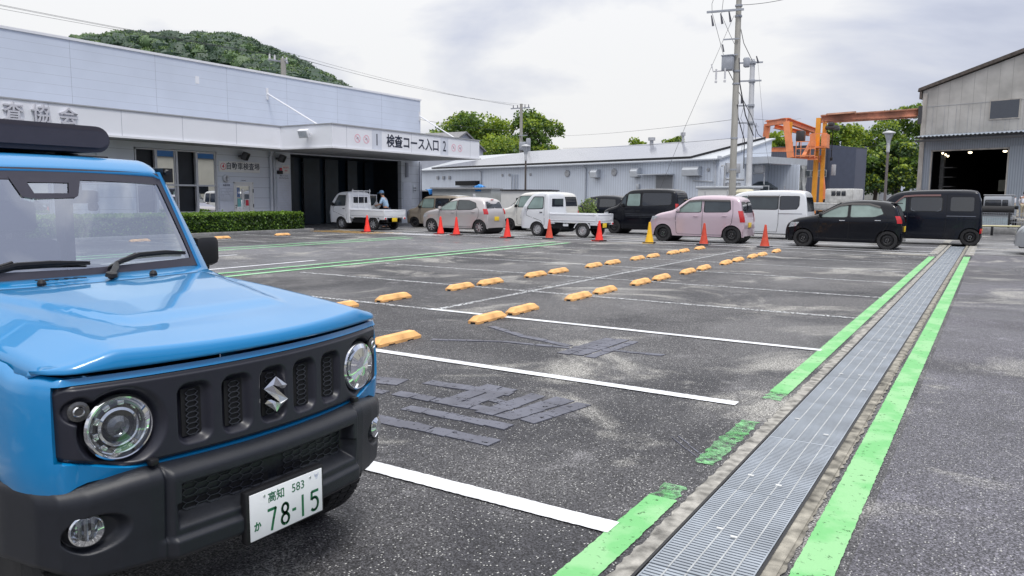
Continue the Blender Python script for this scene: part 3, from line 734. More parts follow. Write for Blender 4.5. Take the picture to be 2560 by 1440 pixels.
ords = ['first','second','third','fourth','fifth','sixth','seventh','eighth','ninth','tenth','eleventh','twelfth','thirteenth','fourteenth','fifteenth','sixteenth','seventeenth','eighteenth','nineteenth','twentieth','twenty-first','twenty-second','twenty-third','twenty-fourth','twenty-fifth','twenty-sixth','twenty-seventh','twenty-eighth','twenty-ninth']
y0g = 1.85
for k in range(27):
    if y0g + k > DY1 - 1: break
    o = grate if k == 0 else dup(grate)
    o.location = (DX0 + .0005 + random.uniform(-.001, .001), y0g + k, .012 + random.uniform(-.0015, .0015)); o.rotation_euler = (random.uniform(-.002, .002), random.uniform(-.004, .004), 0)
    tag(o, 'steel drain grating panel, %s panel from the near end of the drain' % ords[k], 'drain grate', 'steel gratings along the drain')
    for c in [q for q in bpy.data.objects if q.parent == o and q.name.startswith('clip')]: c.location = (random.uniform(-.06, .06), random.uniform(0, .6), 0)
# tar patches that blacken out old lettering
def patches(name, quads, z=.009):
    b = MB(); 
    for q in quads:
        (ax, ay), (bx2, by2), wd = q; p = Vector((ax, ay)); q2 = Vector((bx2, by2)); n = max(1, int((q2 - p).length / .16)); dv = (q2 - p) / n; nn = Vector((-dv.y, dv.x)).normalized() * wd / 2
        for i in range(n):
            j = lambda: Vector((random.uniform(-.010, .010), random.uniform(-.012, .012)))
            c = [p + dv*i - nn + j(), p + dv*(i+1)*1.0 - nn + j() - dv*.03, p + dv*(i+1) + nn + j() - dv*.03, p + dv*i + nn + j()]
            zz = z - .003 + random.uniform(0, .003)
            b.add([(v.x, v.y, .001) for v in c] + [(v.x, v.y, zz) for v in c], [(4,5,6,7),(0,1,5,4),(1,2,6,5),(2,3,7,6),(3,0,4,7)])
    return struct(b.build(name, M['seal']))
patches('tar_patches', [((-4.85, 7.32), (-4.25, 7.02), .09), ((-4.25, 7.02), (-3.55, 6.80), .10), ((-3.5, 6.80), (-2.58, 6.90), .07), ((-4.92, 6.30), (-4.25, 6.62), .06), ((-4.25, 6.62), (-3.5, 6.72), .07),
    ((-3.42, 6.42), (-3.38, 7.42), .13), ((-3.28, 6.45), (-3.24, 7.46), .13), ((-3.14, 6.42), (-3.10, 7.40), .10)])
patches('tar_patches', [((-3.80, 4.80), (-3.02, 4.86), .13), ((-3.78, 4.40), (-2.88, 4.40), .12), ((-3.45, 4.12), (-2.58, 4.12), .12), ((-3.5, 3.80), (-2.48, 3.80), .13),
    ((-3.30, 4.34), (-3.28, 5.02), .15), ((-3.14, 4.34), (-3.12, 5.00), .13), ((-2.90, 4.30), (-2.84, 4.96), .15), ((-2.73, 4.28), (-2.62, 4.96), .16), ((-2.56, 4.30), (-2.44, 4.92), .13),
    ((-3.15, 4.66), (-2.85, 4.60), .08), ((-4.25, 4.62), (-3.95, 4.68), .20), ((-4.05, 4.36), (-3.85, 4.36), .10)])
patches('tar_patches', [((-1.62, 4.52), (-1.30, 4.17), .012), ((-1.60, 4.56), (-1.27, 4.21), .012)], .006)
# ------------------------------------------------------------------ wheel stops
M['stop'] = mat('orange_concrete', (.80, .44, .17), .7, 0, .30, 4, bump=.4, bs=60)
def stop_mesh():
    L_ = .66; prof = [(-.070, 0), (-.072, .030), (-.042, .082), (-.034, .086), (.034, .086), (.042, .082), (.072, .030), (.070, 0)]
    bm = bmesh.new(); rings = []
    for y, k, zk in ((-L_/2, 1, .36), (-L_/2 + .070, 1, 1), (L_/2 - .070, 1, 1), (L_/2, 1, .36)):
        rings.append([bm.verts.new((x, y, min(z, .095 * zk) if zk < 1 else z)) for x, z in prof])
    n = len(prof)
    for a, c in zip(rings[:-1], rings[1:]):
        for i in range(n - 1): bm.faces.new((a[i], c[i], c[i+1], a[i+1]))
    bm.faces.new(rings[0]); bm.faces.new(rings[-1][::-1])
    bmesh.ops.recalc_face_normals(bm, faces=bm.faces)
    return MB().frombm(bm)
sp = stop_mesh(); st0 = sp.build('wheel_stop', M['stop']); 
nb_ = MB(); 
for s in (-1, 1): nb_.box((-.032, s*.3315 - .002, 0), (.032, s*.3315 + .002, .022)); 
nb_.box((.066, -.20, .0), (.0715, -.10, .012)); nb_.box((.066, .10, .0), (.0715, .20, .012))
nb_.build('drain_notch', M['void'], st0)
yA = [6.0, 7.70, 8.55, 10.16, 11.10, 12.55, 13.53, 14.98, 15.98, 17.6, 18.62, 19.95, 20.82, 22.42]
yB = [7.35, 8.48, 10.13, 11.02, 12.60, 13.46, 15.08, 16.05, 17.53, 18.52, 19.98, 20.85, 22.28]
first = True
for row, ys_, x in (('right-hand', yA, -5.16), ('left-hand', yB, -7.32)):
    for i, y in enumerate(ys_):
        o = st0 if first else dup(st0); first = False
        o.location = (x + random.uniform(-.015, .015), y, .0); o.rotation_euler = (0, 0, random.uniform(-.025, .025) + .03)
        tag(o, 'orange concrete wheel stop, %s from the camera in the %s row' % (ords[i], row), 'wheel stop', 'orange wheel stops in the parking bays')
for (x, y, l) in ((-22.35, 17.0, 'orange wheel stop in front of the middle of the hedge'), (-22.45, 19.75, 'orange wheel stop in front of the right end of the hedge'), (-22.8, 14.3, 'orange wheel stop seen through the blue car windscreen')):
    o = dup(st0); o.location = (x, y, 0.006); o.rotation_euler = (0, 0, 0.02); tag(o, l, 'wheel stop', 'orange wheel stops by the hedge')
# ------------------------------------------------------------------ traffic cones
M['cone_r'] = mat('bright_red_cone', (.90, .045, .03), .45, 0, .06, 8); M['cone_o'] = mat('faded_red_cone', (.60, .07, .035), .55, 0, .2, 8); M['cone_y'] = mat('yellow_cone', (.88, .50, .02), .45, 0, .06, 8)
def cone_mb(): return MB().lathe([(.145, .035), (.138, .06), (.085, .30), (.036, .66), (.030, .69), (.022, .70), (.0, .70)], (0, 0, 0), (0, 0, 1), 28)
cones = [(-21.9, 23.75, 'r', 'bright red traffic cone behind the first white truck'), (-18.6, 24.4, 'r', 'bright red traffic cone beside the silver hatchback front door'), (-17.75, 24.3, 'r', 'bright red traffic cone just right of another one beside the silver hatchback'),
 (-15.2, 24.0, 'r', 'bright red traffic cone between the silver hatchback and the second truck'), (-13.62, 24.35, 'o', 'faded red traffic cone by the front wheel of the second white truck'), (-11.55, 24.2, 'r', 'bright red traffic cone at the tail of the second white truck'),
 (-9.68, 24.15, 'y', 'yellow traffic cone in front of the pink car'), (-7.92, 24.45, 'o', 'faded red traffic cone beside the middle of the pink car'), (-5.98, 24.45, 'o', 'faded red traffic cone in front of the black hatchback')]
made = {}
for x, y, k, l in cones:
    if k not in made:
        t = thing('traffic_cone', l, 'traffic cone', (x, y, .01), random.uniform(-.3, .3), 'cones along the waiting lane')
        cone_mb().build('cone_body', M['cone_' + k], t)
        MB().rbox((-.19, -.19, 0), (.19, .19, .035), .012).build('base', M['black'] if k != 'o' else M['seat'], t)
        if k != 'o': MB().rbox((-.21, -.20, -.004), (.17, .20, .010), .004).build('base_flap', M['cone_' + k], t)
        made[k] = t
    else: dup(made[k], (x, y, .01), l, random.uniform(-.3, .3))
# ------------------------------------------------------------------ waiting vehicles
def carpaint(name, col, metal=.2, rough=.28): return mat(name, col, rough, metal, .02, 1, coat=.9)
M['p_white'] = carpaint('white_car_paint', (.70, .72, .75), 0); M['p_cream'] = carpaint('cream_white_paint', (.68, .67, .63), 0); M['p_silver'] = carpaint('pinkish_silver_paint', (.52, .49, .49), .35)
M['p_pink'] = carpaint('pale_pink_paint', (.58, .46, .52), .25); M['p_black'] = mat('black_car_paint', (.003, .004, .008), .16, 0, 0, 1, coat=.25, spec=.3); M['p_navy'] = mat('blue_black_paint', (.004, .006, .013), .18, 0, 0, 1, coat=.25, spec=.3)
M['p_beige'] = carpaint('beige_paint', (.40, .34, .27), .3); M['p_grey'] = carpaint('grey_silver_paint', (.40, .42, .45), .4)
M['g_dark'] = mat('tinted_glass', (.018, .022, .030), .05, 0, 0, coat=.5, spec=.7); M['g_pale'] = mat('clear_side_glass', (.20, .27, .25), .06, 0, .30, 2.0, coat=.7); M['g_mid'] = mat('smoked_side_glass', (.035, .045, .05), .05, 0, .3, 2, coat=.7)
M['tail'] = mat('red_lamp', (.55, .012, .015), .15, 0, .1, 20, coat=1); M['headl'] = mat('clear_lamp', (.62, .66, .70), .12, .3, .3, 30, coat=1); M['amber'] = mat('amber_lamp', (.75, .22, .02), .2, 0, 0)
M['silverrim'] = mat('alloy_wheel', (.62, .63, .66), .25, .7, .05, 10); M['steelrim'] = mat('black_steel_wheel', (.018, .018, .02), .4, .2, .1, 10); M['greyrim'] = mat('grey_steel_wheel', (.42, .42, .43), .4, .4, .15, 10)
W_ = 1.475
def tyre_small(r): 
    b = MB(); h = .078
    b.lathe([(r*.66, -h*.8), (r*.70, -h), (r*.93, -h*1.02), (r, -h*.75), (r, h*.75), (r*.93, h*1.02), (r*.70, h), (r*.66, h*.8)], (0, 0, 0), (0, 1, 0), 32); return b
def rim_small(r, kind):
    b = MB(); R = r * .68
    b.lathe([(R, .055), (R, -.03), (R*.93, -.045), (R*.86, -.020)], (0, 0, 0), (0, 1, 0), 32)
    if kind == 'alloy':
        for k in range(8):
            a = k * math.pi / 4; b.box((-.016, -.052, .02), (.016, -.020, R*.92), M=Matrix.Rotation(a, 4, 'Y'))
        b.lathe([(0, -.05), (.03, -.048), (.035, -.02)], (0, 0, 0), (0, 1, 0), 12)
    else:
        b.lathe([(R*.86, -.02), (R*.6, -.038), (R*.42, -.02), (R*.30, -.040), (0, -.042)], (0, 0, 0), (0, 1, 0), 24)
    return b
def wheels(t, xs, r, kind, W=W_, y0=0.0):
    rm = {'alloy': M['silverrim'], 'steel': M['steelrim'], 'grey': M['greyrim']}[kind]
    for x in xs:
        for s in (0, 1):
            o = tyre_small(r).build('wheel', M['rubber'], t); o.location = (x, y0 + (.105 if s == 0 else W - .105), r)
            if s: o.rotation_euler = (0, 0, math.pi)
            q = rim_small(r, kind).build('rim', rm, o)
            back = MB().lathe([(r*.66, -.005), (0, -.005)], (0, 0, 0), (0, 1, 0), 20).build('brake_drum', M['void'], o)
            if kind != 'alloy':
                b = MB()
                for k in range(4): a = k*math.pi/2 + .4; b.cyl((math.cos(a)*.045, -.055, math.sin(a)*.045), (math.cos(a)*.045, -.03, math.sin(a)*.045), .010, n=6)
                for k in range(9): a = k*2*math.pi/9; b.cyl((math.cos(a)*r*.51, -.039, math.sin(a)*r*.51), (math.cos(a)*r*.51, -.030, math.sin(a)*r*.51), .012, n=6, mi=1)
                b.build('wheel_nut', [M['chrome'], M['void']], q)
def resample(P, step):
    out = [P[0]]
    for a, c in zip(P[:-1], P[1:]):
        n = max(1, int(math.dist(a, c) / step))
        for i in range(1, n + 1): out.append((a[0] + (c[0]-a[0])*i/n, a[1] + (c[1]-a[1])*i/n))
    return out
def smooth(P, it=2):
    for _ in range(it):
        Q = [P[0]]
        for a, c in zip(P[:-1], P[1:]): Q += [(a[0]*.75+c[0]*.25, a[1]*.75+c[1]*.25), (a[0]*.25+c[0]*.75, a[1]*.25+c[1]*.75)]
        P = Q + [P[-1]]
    return P
class Shape:
    def __init__(s, prof, L_, belt, tumble, wx, r, sill=.22, nose=.55, tail=.25, rnd=.10, W=W_, crown=.03):
        s.P = smooth(prof, 2); s.L = L_; s.belt = belt; s.tum = tumble; s.wx = wx; s.r = r; s.sill = sill; s.nose = nose; s.tail = tail; s.rnd = rnd; s.W = W; s.crown = crown
        s.Q = resample(s.P, .035)
    def hw(s, x, z, zt=9):
        w = s.W / 2
        if x < s.nose: w -= .22 * (1 - math.sqrt(max(0, 1 - ((s.nose - x) / s.nose)**2)))
        if x > s.L - s.tail: w -= .09 * (1 - math.sqrt(max(0, 1 - ((x - s.L + s.tail) / s.tail)**2)))
        w -= .025 * ((z - .72) / .45)**2 if z < s.belt else .025 * ((s.belt - .72) / .45)**2
        w -= .012 * float(sst(.03, -.03, (z - (s.belt - .22))))
        if z > s.belt: w -= s.tum * (z - s.belt)
        q = zt - z
        if q < s.rnd: w -= s.rnd * .9 * (1 - math.sqrt(max(0, 1 - ((s.rnd - q) / s.rnd)**2)))
        return w
    def bot(s, x):
        z = s.sill
        for wx in s.wx:
            R = s.r + .038
            if abs(x - wx) < R: z = max(z, s.r + math.sqrt(R*R - (x-wx)**2) * .98)
        if x < .12: z = max(z, s.sill + .03)
        return z
    def side(s, x, z, off=0, far=False):
        w = s.hw(x, z) + off; return (x, s.W/2 + (w if far else -w), z)
    def top_at(s, x):
        best = 0
        for a, c in zip(s.P[:-1], s.P[1:]):
            if a[0] != c[0] and min(a[0], c[0]) <= x <= max(a[0], c[0]): best = max(best, a[1] + (c[1]-a[1]) * (x-a[0]) / (c[0]-a[0]))
        return best
    def body(s, name, paint, t):
        b = MB(); G = []; rows = 13
        for (x, zt) in s.Q:
            zb = min(s.bot(x), zt - .02); side = []
            for k in range(rows):
                f = k / (rows - 1); f = 1 - (1 - f)**1.6
                z = zb + (zt - zb) * f; side.append((s.hw(x, z, zt), z - .0))
            we = side[-1][0]; G_ = [(x, s.W/2 - w_, z) for w_, z in side]
            for u in (-.8, -.5, 0, .5, .8): G_.append((x, s.W/2 + u * we, zt + s.crown * (1 - u*u) * min(1, zt / 1.2)))
            G_ += [(x, s.W/2 + w_, z) for w_, z in side[::-1]]; G.append(G_)
        b.grid(G)
        o = b.build(name, paint, t, ang=38)
        b = MB()
        for i in (0, -1): pass
        b.box((.12, .12, s.sill - .03), (s.L - .12, s.W - .12, s.sill + .30))
        for wx in s.wx: b.cyl((wx, .17, s.r), (wx, s.W - .17, s.r), s.r + .02, n=24)
        b.build('underbody', M['void'], t)
        return o
    def patch(s, poly, off, far, nx=10, nz=6):
        """fills a quad (x,z corners: bl, br, tr, tl) on the side"""
        bl, br, tr, tl = poly; G = []
        for j in range(nz + 1):
            v = j / nz; row = []
            for i in range(nx + 1):
                u = i / nx; x = (bl[0]*(1-u)+br[0]*u)*(1-v) + (tl[0]*(1-u)+tr[0]*u)*v; z = (bl[1]*(1-u)+br[1]*u)*(1-v) + (tl[1]*(1-u)+tr[1]*u)*v
                row.append(s.side(x, z, off, far))
            G.append(row)
        return G
def rquad(P, r=.18):
    """rounded corner polygon from a quad or polygon"""
    out = []; n = len(P)
    for i in range(n):
        a, b, c = P[i-1], P[i], P[(i+1) % n]
        for t in (0, .5, 1):
            p = (b[0] + (a[0]-b[0])*r, b[1] + (a[1]-b[1])*r); q = (b[0] + (c[0]-b[0])*r, b[1] + (c[1]-b[1])*r)
            out.append(((1-t)**2*p[0] + 2*t*(1-t)*b[0] + t*t*q[0], (1-t)**2*p[1] + 2*t*(1-t)*b[1] + t*t*q[1]))
    return out
def poly_on(b, sh, poly, off, far, mi=0):
    b.add([sh.side(x, z, off, far) for x, z in poly], [tuple(range(len(poly)))], mi)
def line_on(b, sh, pts, off, far, w=.010):
    pts = resample(pts, .06)
    for i in range(len(pts) - 1):
        (x0, z0), (x1, z1) = pts[i], pts[i+1]; d = Vector((x1-x0, z1-z0)).normalized(); n = Vector((-d.y, d.x)) * w/2
        b.add([sh.side(x0+n.x, z0+n.y, off, far), sh.side(x0-n.x, z0-n.y, off, far), sh.side(x1-n.x, z1-n.y, off, far), sh.side(x1+n.x, z1+n.y, off, far)], [(0,1,2,3)])
def make_car(name, label, sh, loc, paint, wheel, wins, doors, shield, rear, handles, head, tail, plate='y', mirror=None, visor=None, extra=None, group='vehicles waiting in the two lanes', cat='car'):
    t = thing(name, label, cat, loc, 0, group)
    body = sh.body('body', paint, t)
    for k, (poly, gm) in enumerate(wins):
        cx_ = sum(p[0] for p in poly)/len(poly); cz_ = sum(p[1] for p in poly)/len(poly)
        big = [(cx_ + (x-cx_)*1.04 + (.014 if x > cx_ else -.014), cz_ + (z-cz_)*1.05 + (.012 if z > cz_ else -.012)) for x, z in poly]
        for far in (False, True):
            b = MB(); poly_on(b, sh, rquad(poly, .10), .006, far); o = b.build('window', M[gm], t)
            b = MB(); poly_on(b, sh, rquad(big, .10), .003, far); b.build('frame', M['black'], o)
    for pts in doors:          # closed outline of each door
        for far in (False, True):
            b = MB(); line_on(b, sh, pts, .003, far, .012); b.build('door_seam', M['void'], t)
    def cross(x, z, y, off): return (x, sh.W/2 + y, z)
    # windscreen and rear glass follow the outline
    def glassbar(x0, x1, inset, off, nm, gm, rearward):
        pts = [p for p in sh.Q if x0 <= p[0] <= x1 and p[1] > .8]
        if len(pts) < 2: return
        G = []
        for i, (x, z) in enumerate(pts):
            w_ = sh.hw(x, z, z + .06) - inset; row = []
            for u in np.linspace(-1, 1, 9): row.append((x + off, sh.W/2 + u*w_, z + sh.crown*(1-u*u)*min(1, z/1.2) + (.008 if not rearward else .004)))
            G.append(row)
        return MB().grid(G).build(nm, M[gm], t)
    glassbar(shield[0], shield[1], .04, -.006, 'windscreen', 'g_mid', False)
    if rear:
        pts = [p for p in sh.Q if p[0] > sh.L * .6 and rear[0] <= p[1] <= rear[1]]
        G = [[(x + .010, sh.W/2 + u * (sh.hw(x, z, z + .08) - .10), z) for u in np.linspace(-1, 1, 9)] for x, z in pts]
        if len(G) > 1: MB().grid(G).build('rear_window', M['g_dark'], t)
    for (x, z, hm) in handles:
        for far in (False, True):
            p = sh.side(x, z, .012, far); MB().rbox((p[0]-.085, p[1]-.012, z-.013), (p[0]+.085, p[1]+.012, z+.013), .008).build('door_handle', M[hm] if hm in M else paint, t)
    if mirror:
        for far in (False, True):
            p = sh.side(mirror[0], mirror[1], .09, far); b = MB(); b.rbox((p[0]-.05, p[1]-.075, mirror[1]-.06), (p[0]+.045, p[1]+.075, mirror[1]+.07), .03); b.build('side_mirror', M[mirror[2]] if mirror[2] in M else paint, t)
    if head:
        hx, hz, hl_, hh = head
        for far in (False, True):
            b = MB(); G = sh.patch([(hx, hz), (hx+hl_*.7, hz+hh*.25), (hx+hl_, hz+hh*1.05), (hx+hl_*.25, hz+hh)], .008, far, 6, 4); b.grid(G); b.build('headlight', M['headl'], t)
    if tail:
        tx, tz0, tz1, tw = tail
        for far in (False, True):
            b = MB(); G = []
            for z in np.linspace(tz0, tz1, 6):
                xs_ = [p[0] for p in sh.Q if p[0] > sh.L*.6 and abs(p[1] - z) < .05]; xe = (sum(xs_)/len(xs_)) if xs_ else sh.L
                w_ = sh.hw(xe, z); row = [sh.side(xe - tw, z, .006, far), sh.side(xe - tw*.5, z, .010, far)]
                yo = w_ + .004; row += [(xe + .006, sh.W/2 + (yo if far else -yo), z), (xe + .014, sh.W/2 + ((w_-.10) if far else -(w_-.10)), z)]
                G.append(row)
            b.grid(G); b.build('tail_light', M['tail'], t)
    if plate:
        x = sh.L + .012; z = .62 if plate != 'low' else .48
        b = MB(); b.rbox((x - .01, sh.W/2 - .165, z - .083), (x + .004, sh.W/2 + .165, z + .083), .003); o = b.build('licence_plate', M['platey'], t)
    b = MB(); b.grid([[ (sh.L - .02 + .035 * (1 - abs(u)**4) , sh.W/2 + u*(sh.W/2 - .03), z) for u in np.linspace(-1, 1, 11)] for z in (.26, .30, .46, .50)])
    b.build('rear_bumper', paint, t)
    if visor:
        for far in (False, True):
            b = MB(); pts = visor
            for i in range(len(pts) - 1):
                a_, c_ = pts[i], pts[i+1]
                b.add([sh.side(a_[0], a_[1], .006, far), sh.side(c_[0], c_[1], .006, far), sh.side(c_[0], c_[1] - .055, .030, far), sh.side(a_[0], a_[1] - .055, .030, far)], [(0,1,2,3)])
            b.build('window_visor', M['visor'], t)
    wheels(t, sh.wx, sh.r, wheel)
    if extra: extra(t, sh)
    return t
M['visor'] = mat('smoked_visor', (.03, .026, .026), .15, 0, 0, coat=.5); M['visor_red'] = mat('brown_visor', (.10, .035, .035), .2, 0, 0, coat=.5)
P_hatch = [(.03,.24),(.0,.45),(.02,.62),(.10,.76),(.30,.88),(.70,.965),(1.00,1.02),(1.30,1.22),(1.60,1.39),(1.90,1.455),(2.3,1.475),(2.8,1.45),(3.08,1.40),(3.20,1.30),(3.28,1.05),(3.36,.88),(3.395,.62),(3.38,.42),(3.34,.24)]
P_wagon = [(.03,.24),(.0,.45),(.03,.66),(.12,.82),(.38,.97),(.75,1.05),(.95,1.10),(1.25,1.35),(1.50,1.52),(1.8,1.585),(2.3,1.605),(2.9,1.58),(3.14,1.52),(3.24,1.40),(3.31,1.05),(3.37,.85),(3.395,.62),(3.38,.40),(3.34,.24)]
P_box = [(.03,.26),(.0,.5),(.02,.75),(.10,.92),(.35,1.02),(.62,1.09),(.78,1.18),(1.02,1.52),(1.20,1.70),(1.45,1.755),(2.2,1.78),(3.0,1.76),(3.22,1.70),(3.30,1.5),(3.35,1.1),(3.385,.8),(3.395,.55),(3.37,.26)]
P_van = [(.03,.28),(.0,.5),(.0,.75),(.05,.95),(.20,1.12),(.45,1.42),(.62,1.62),(.80,1.74),(1.1,1.80),(1.6,1.835),(2.5,1.845),(3.1,1.83),(3.24,1.76),(3.31,1.5),(3.36,1.1),(3.39,.8),(3.395,.55),(3.37,.28)]
fw = .72
sh_h = Shape(P_hatch, 3.395, .93, .30, (.72, 3.175 - .0 - .0 if False else 3.175 - .25 + .25), .275)
def mk(P, belt, tum, wb, r, fo=.58, **k): return Shape(P, 3.395, belt, tum, (fo, fo + wb), r, **k)
def door_pts(x0, x1, zb, zt, slant=0): return [(x0, zt), (x0 + slant*.2, zb + .06), (x0 + .06, zb), (x1 - .06, zb), (x1, zb + .08), (x1, zt)]
def arch_door(x0, x1, zt, wx, r): 
    R = r + .10; a0 = math.acos(max(-1, min(1, (x1 - .0 - wx) / R))) if abs(x1-wx) < R else math.pi*.6
    pts = [(x0, zt), (x0, .34), (x0 + .03, .30), (wx - R - .06, .30)] + [(wx - R*math.cos(a), r + R*math.sin(a)) for a in np.linspace(.15, 1.15, 7)] + [(x1, .98), (x1 + .03, zt)]
    return pts
# silver hatchback
sh = mk(P_hatch, .93, .30, 2.42, .285, tail=.35)
def hatch(name, label, x, y, paint, wheel, front_g, rear_g, handle, visor=None, extra=None, z0=0):
    return make_car(name, label, sh, (x - .58, y, z0), M[paint], wheel,
        [([(.98, .955), (1.86, .965), (1.86, 1.33), (1.50, 1.27)], front_g), ([(1.95, .965), (2.62, .99), (2.86, 1.08), (2.78, 1.24), (2.45, 1.34), (1.95, 1.35)], rear_g)],
        [[(1.04, .93), (1.0, .75), (1.04, .34), (1.09, .28), (1.88, .28), (1.905, .33), (1.905, .95), (1.905, 1.36)], [(1.91, .33), (1.95, .28), (2.66, .28), (2.80, .45), (2.98, .72), (3.0, .95), (2.90, 1.10)]],
        (1.02, 1.66), (1.02, 1.32), [(1.72, .86, handle), (2.72, .88, handle)], (.12, .62, .34, .16), (3.3, .80, 1.02, .12), 'y', (1.10, 1.02, paint), visor, extra)
def antenna_spoiler(t, s):
    b = MB(); b.rbox((3.02, .20, 1.385), (3.26, s.W - .20, 1.415), .012); b.build('rear_spoiler', M['p_black'], t)
def third_lamp(t, s): MB().rbox((3.13, s.W/2 - .05, 1.37), (3.22, s.W/2 + .05, 1.40), .01).build('brake_light', M['tail'], t)
hatch('silver_hatchback', 'pinkish silver hatchback with alloy wheels waiting ahead of the second white truck', -19.95, 25.5, 'p_silver', 'alloy', 'g_pale', 'g_mid', 'p_silver', None, third_lamp)
hatch('black_hatchback', 'shiny black hatchback with chrome door handles and black steel wheels', -5.08, 25.5, 'p_black', 'steel', 'g_pale', 'g_pale', 'chrome', [(1.02, 1.02), (1.35, 1.22), (1.62, 1.355), (1.95, 1.40), (2.45, 1.40), (2.76, 1.31)], antenna_spoiler)
# pink wagon
sh = mk(P_wagon, .99, .18, 2.40, .295, tail=.28)
def pink_extra(t, s):
    MB().tube([(3.34, .55, 1.12), (3.40, .42, 1.20), (3.38, .30, 1.38)], .02, 6).build('rear_wiper', M['black'], t)
make_car('pink_car', 'pale pink tall hatchback with black steel wheels behind the yellow cone', sh, (-9.77 - .58, 25.55, 0), M['p_pink'], 'steel',
    [([(1.03, 1.03), (1.92, 1.045), (1.92, 1.43), (1.52, 1.40)], 'g_pale'), ([(2.05, 1.045), (2.80, 1.065), (2.92, 1.16), (2.88, 1.42), (2.05, 1.44)], 'g_mid')],
    [[(1.06, 1.0), (1.04, .8), (1.07, .34), (1.12, .28), (1.95, .28), (1.98, .33), (1.98, 1.46)], [(1.99, .33), (2.03, .28), (2.70, .28), (2.82, .45), (2.98, .70), (3.02, 1.0), (2.98, 1.44)]],
    (.98, 1.55), (1.02, 1.42), [(1.76, .90, 'p_pink'), (2.74, .92, 'p_pink')], (.10, .70, .30, .18), (3.3, .72, 1.10, .12), 'y', (1.16, 1.10, 'p_pink'), [(1.10, 1.12), (1.5, 1.44), (1.9, 1.47), (2.9, 1.46)], pink_extra)
# cream box car, beige box car
sh = mk(P_box, 1.03, .10, 2.45, .28, nose=.40, tail=.15)
def boxcar(name, label, x, y, paint, g1, g2, zs=1.0, extra=None, handle=None):
    t = make_car(name, label, sh, (x - .58, y, 0), M[paint], 'steel',
        [([(.86, 1.10), (1.00, 1.10), (1.10, 1.55), (1.06, 1.48)], g1), ([(1.06, 1.10), (1.78, 1.10), (1.78, 1.60), (1.16, 1.58)], g1), ([(1.90, 1.10), (2.66, 1.10), (2.66, 1.60), (1.90, 1.60)], g2), ([(2.76, 1.10), (3.14, 1.12), (3.12, 1.60), (2.76, 1.60)], g2)],
        [[(1.0, 1.06), (1.0, .34), (1.05, .28), (1.82, .28), (1.84, .33), (1.84, 1.66)], [(1.85, .33), (1.90, .28), (2.62, .28), (2.71, .6), (2.71, 1.66)]],
        (.78, 1.12), (1.12, 1.60), [(1.70, .92, paint), (1.98, .92, paint)], (.04, .66, .30, .20), (3.34, .55, .95, .08), 'y', (1.0, 1.14, 'black'), None, extra)
    t.scale = (1, 1, zs); return t
boxcar('cream_box_car', 'cream white boxy wagon with dark pillars behind the silver hatchback', -18.55, 29.4, 'p_cream', 'g_pale', 'g_dark', .97)
def beige_roof(t, s):
    b = MB(); G = [[(x, s.W/2 + u * (s.hw(x, s.top_at(x), 9) - .06), s.top_at(x) + s.crown*(1-u*u) + .008) for u in np.linspace(-1, 1, 9)] for x in np.linspace(1.15, 3.15, 16)]
    b.grid(G).build('roof_panel', M['p_cream'], t)
boxcar('beige_box_car', 'beige boxy wagon with cream roof behind the first truck and the silver hatchback', -24.05, 29.4, 'p_beige', 'g_pale', 'g_dark', .87, beige_roof)
def hi_extra(t, s):
    for far in (False, True):
        for z in (.60, .66, .72): b = MB(); line_on(b, s, [(1.1, z + .08), (3.0, z + .08)], .006, far, .008); b.build('side_stripe', M['refl'], t)
sh = mk(P_box, 1.06, .08, 2.45, .285, nose=.35, tail=.12)
t = make_car('tall_black_van', 'tall black boxy minivan behind the second white truck', sh, (-13.55 - .58, 29.75, 0), M['p_black'], 'steel',
    [([(.86, 1.12), (1.10, 1.12), (1.12, 1.50), (1.02, 1.44)], 'g_mid'), ([(1.16, 1.12), (1.74, 1.12), (1.74, 1.60), (1.22, 1.58)], 'g_pale'), ([(1.84, 1.12), (3.08, 1.18), (3.08, 1.62), (1.84, 1.62)], 'g_dark')],
    [[(1.0, 1.06), (1.0, .34), (1.05, .28), (1.78, .28), (1.80, .33), (1.80, 1.70)], [(1.81, .33), (1.86, .28), (2.58, .28), (2.62, .6), (2.64, 1.70)]],
    (.78, 1.12), (1.0, 1.66), [(1.66, .92, 'black')], (.04, .66, .30, .20), (3.34, .98, 1.22, .08), 'y', (1.0, 1.14, 'black'), None, hi_extra)
t.scale = (1, 1, 1.05)
sh = mk(P_van, 1.08, .09, 2.45, .285, nose=.30, tail=.14, fo=.62)
def rail(t, s):
    for far in (False, True): b = MB(); line_on(b, s, [(2.35, .98), (3.2, .98)], .006, far, .018); b.build('slide_rail', M['refl'], t)
t = make_car('white_van', 'white boxy minivan with tinted glass behind the pink car', sh, (-9.15, 29.6, 0), M['p_white'], 'steel',
    [([(.70, 1.14), (1.16, 1.14), (1.16, 1.62), (.98, 1.60)], 'g_pale'), ([(1.24, 1.14), (2.30, 1.14), (2.30, 1.62), (1.24, 1.62)], 'g_mid'), ([(2.40, 1.14), (2.98, 1.16), (3.06, 1.30), (3.06, 1.62), (2.40, 1.62)], 'g_dark')],
    [[(.62, 1.0), (.95, .34), (1.0, .28), (1.16, .28), (1.20, .34), (1.20, 1.68)], [(1.21, .34), (1.26, .28), (2.30, .28), (2.35, .6), (2.35, 1.68)]],
    (.18, .72), (1.05, 1.62), [(1.08, .95, 'p_white'), (1.34, .95, 'p_white')], (.02, .62, .25, .25), None, 'low', (.70, 1.14, 'p_white'), [(1.2, 1.65), (2.36, 1.65)], rail)
t.scale = (1, 1, .985)
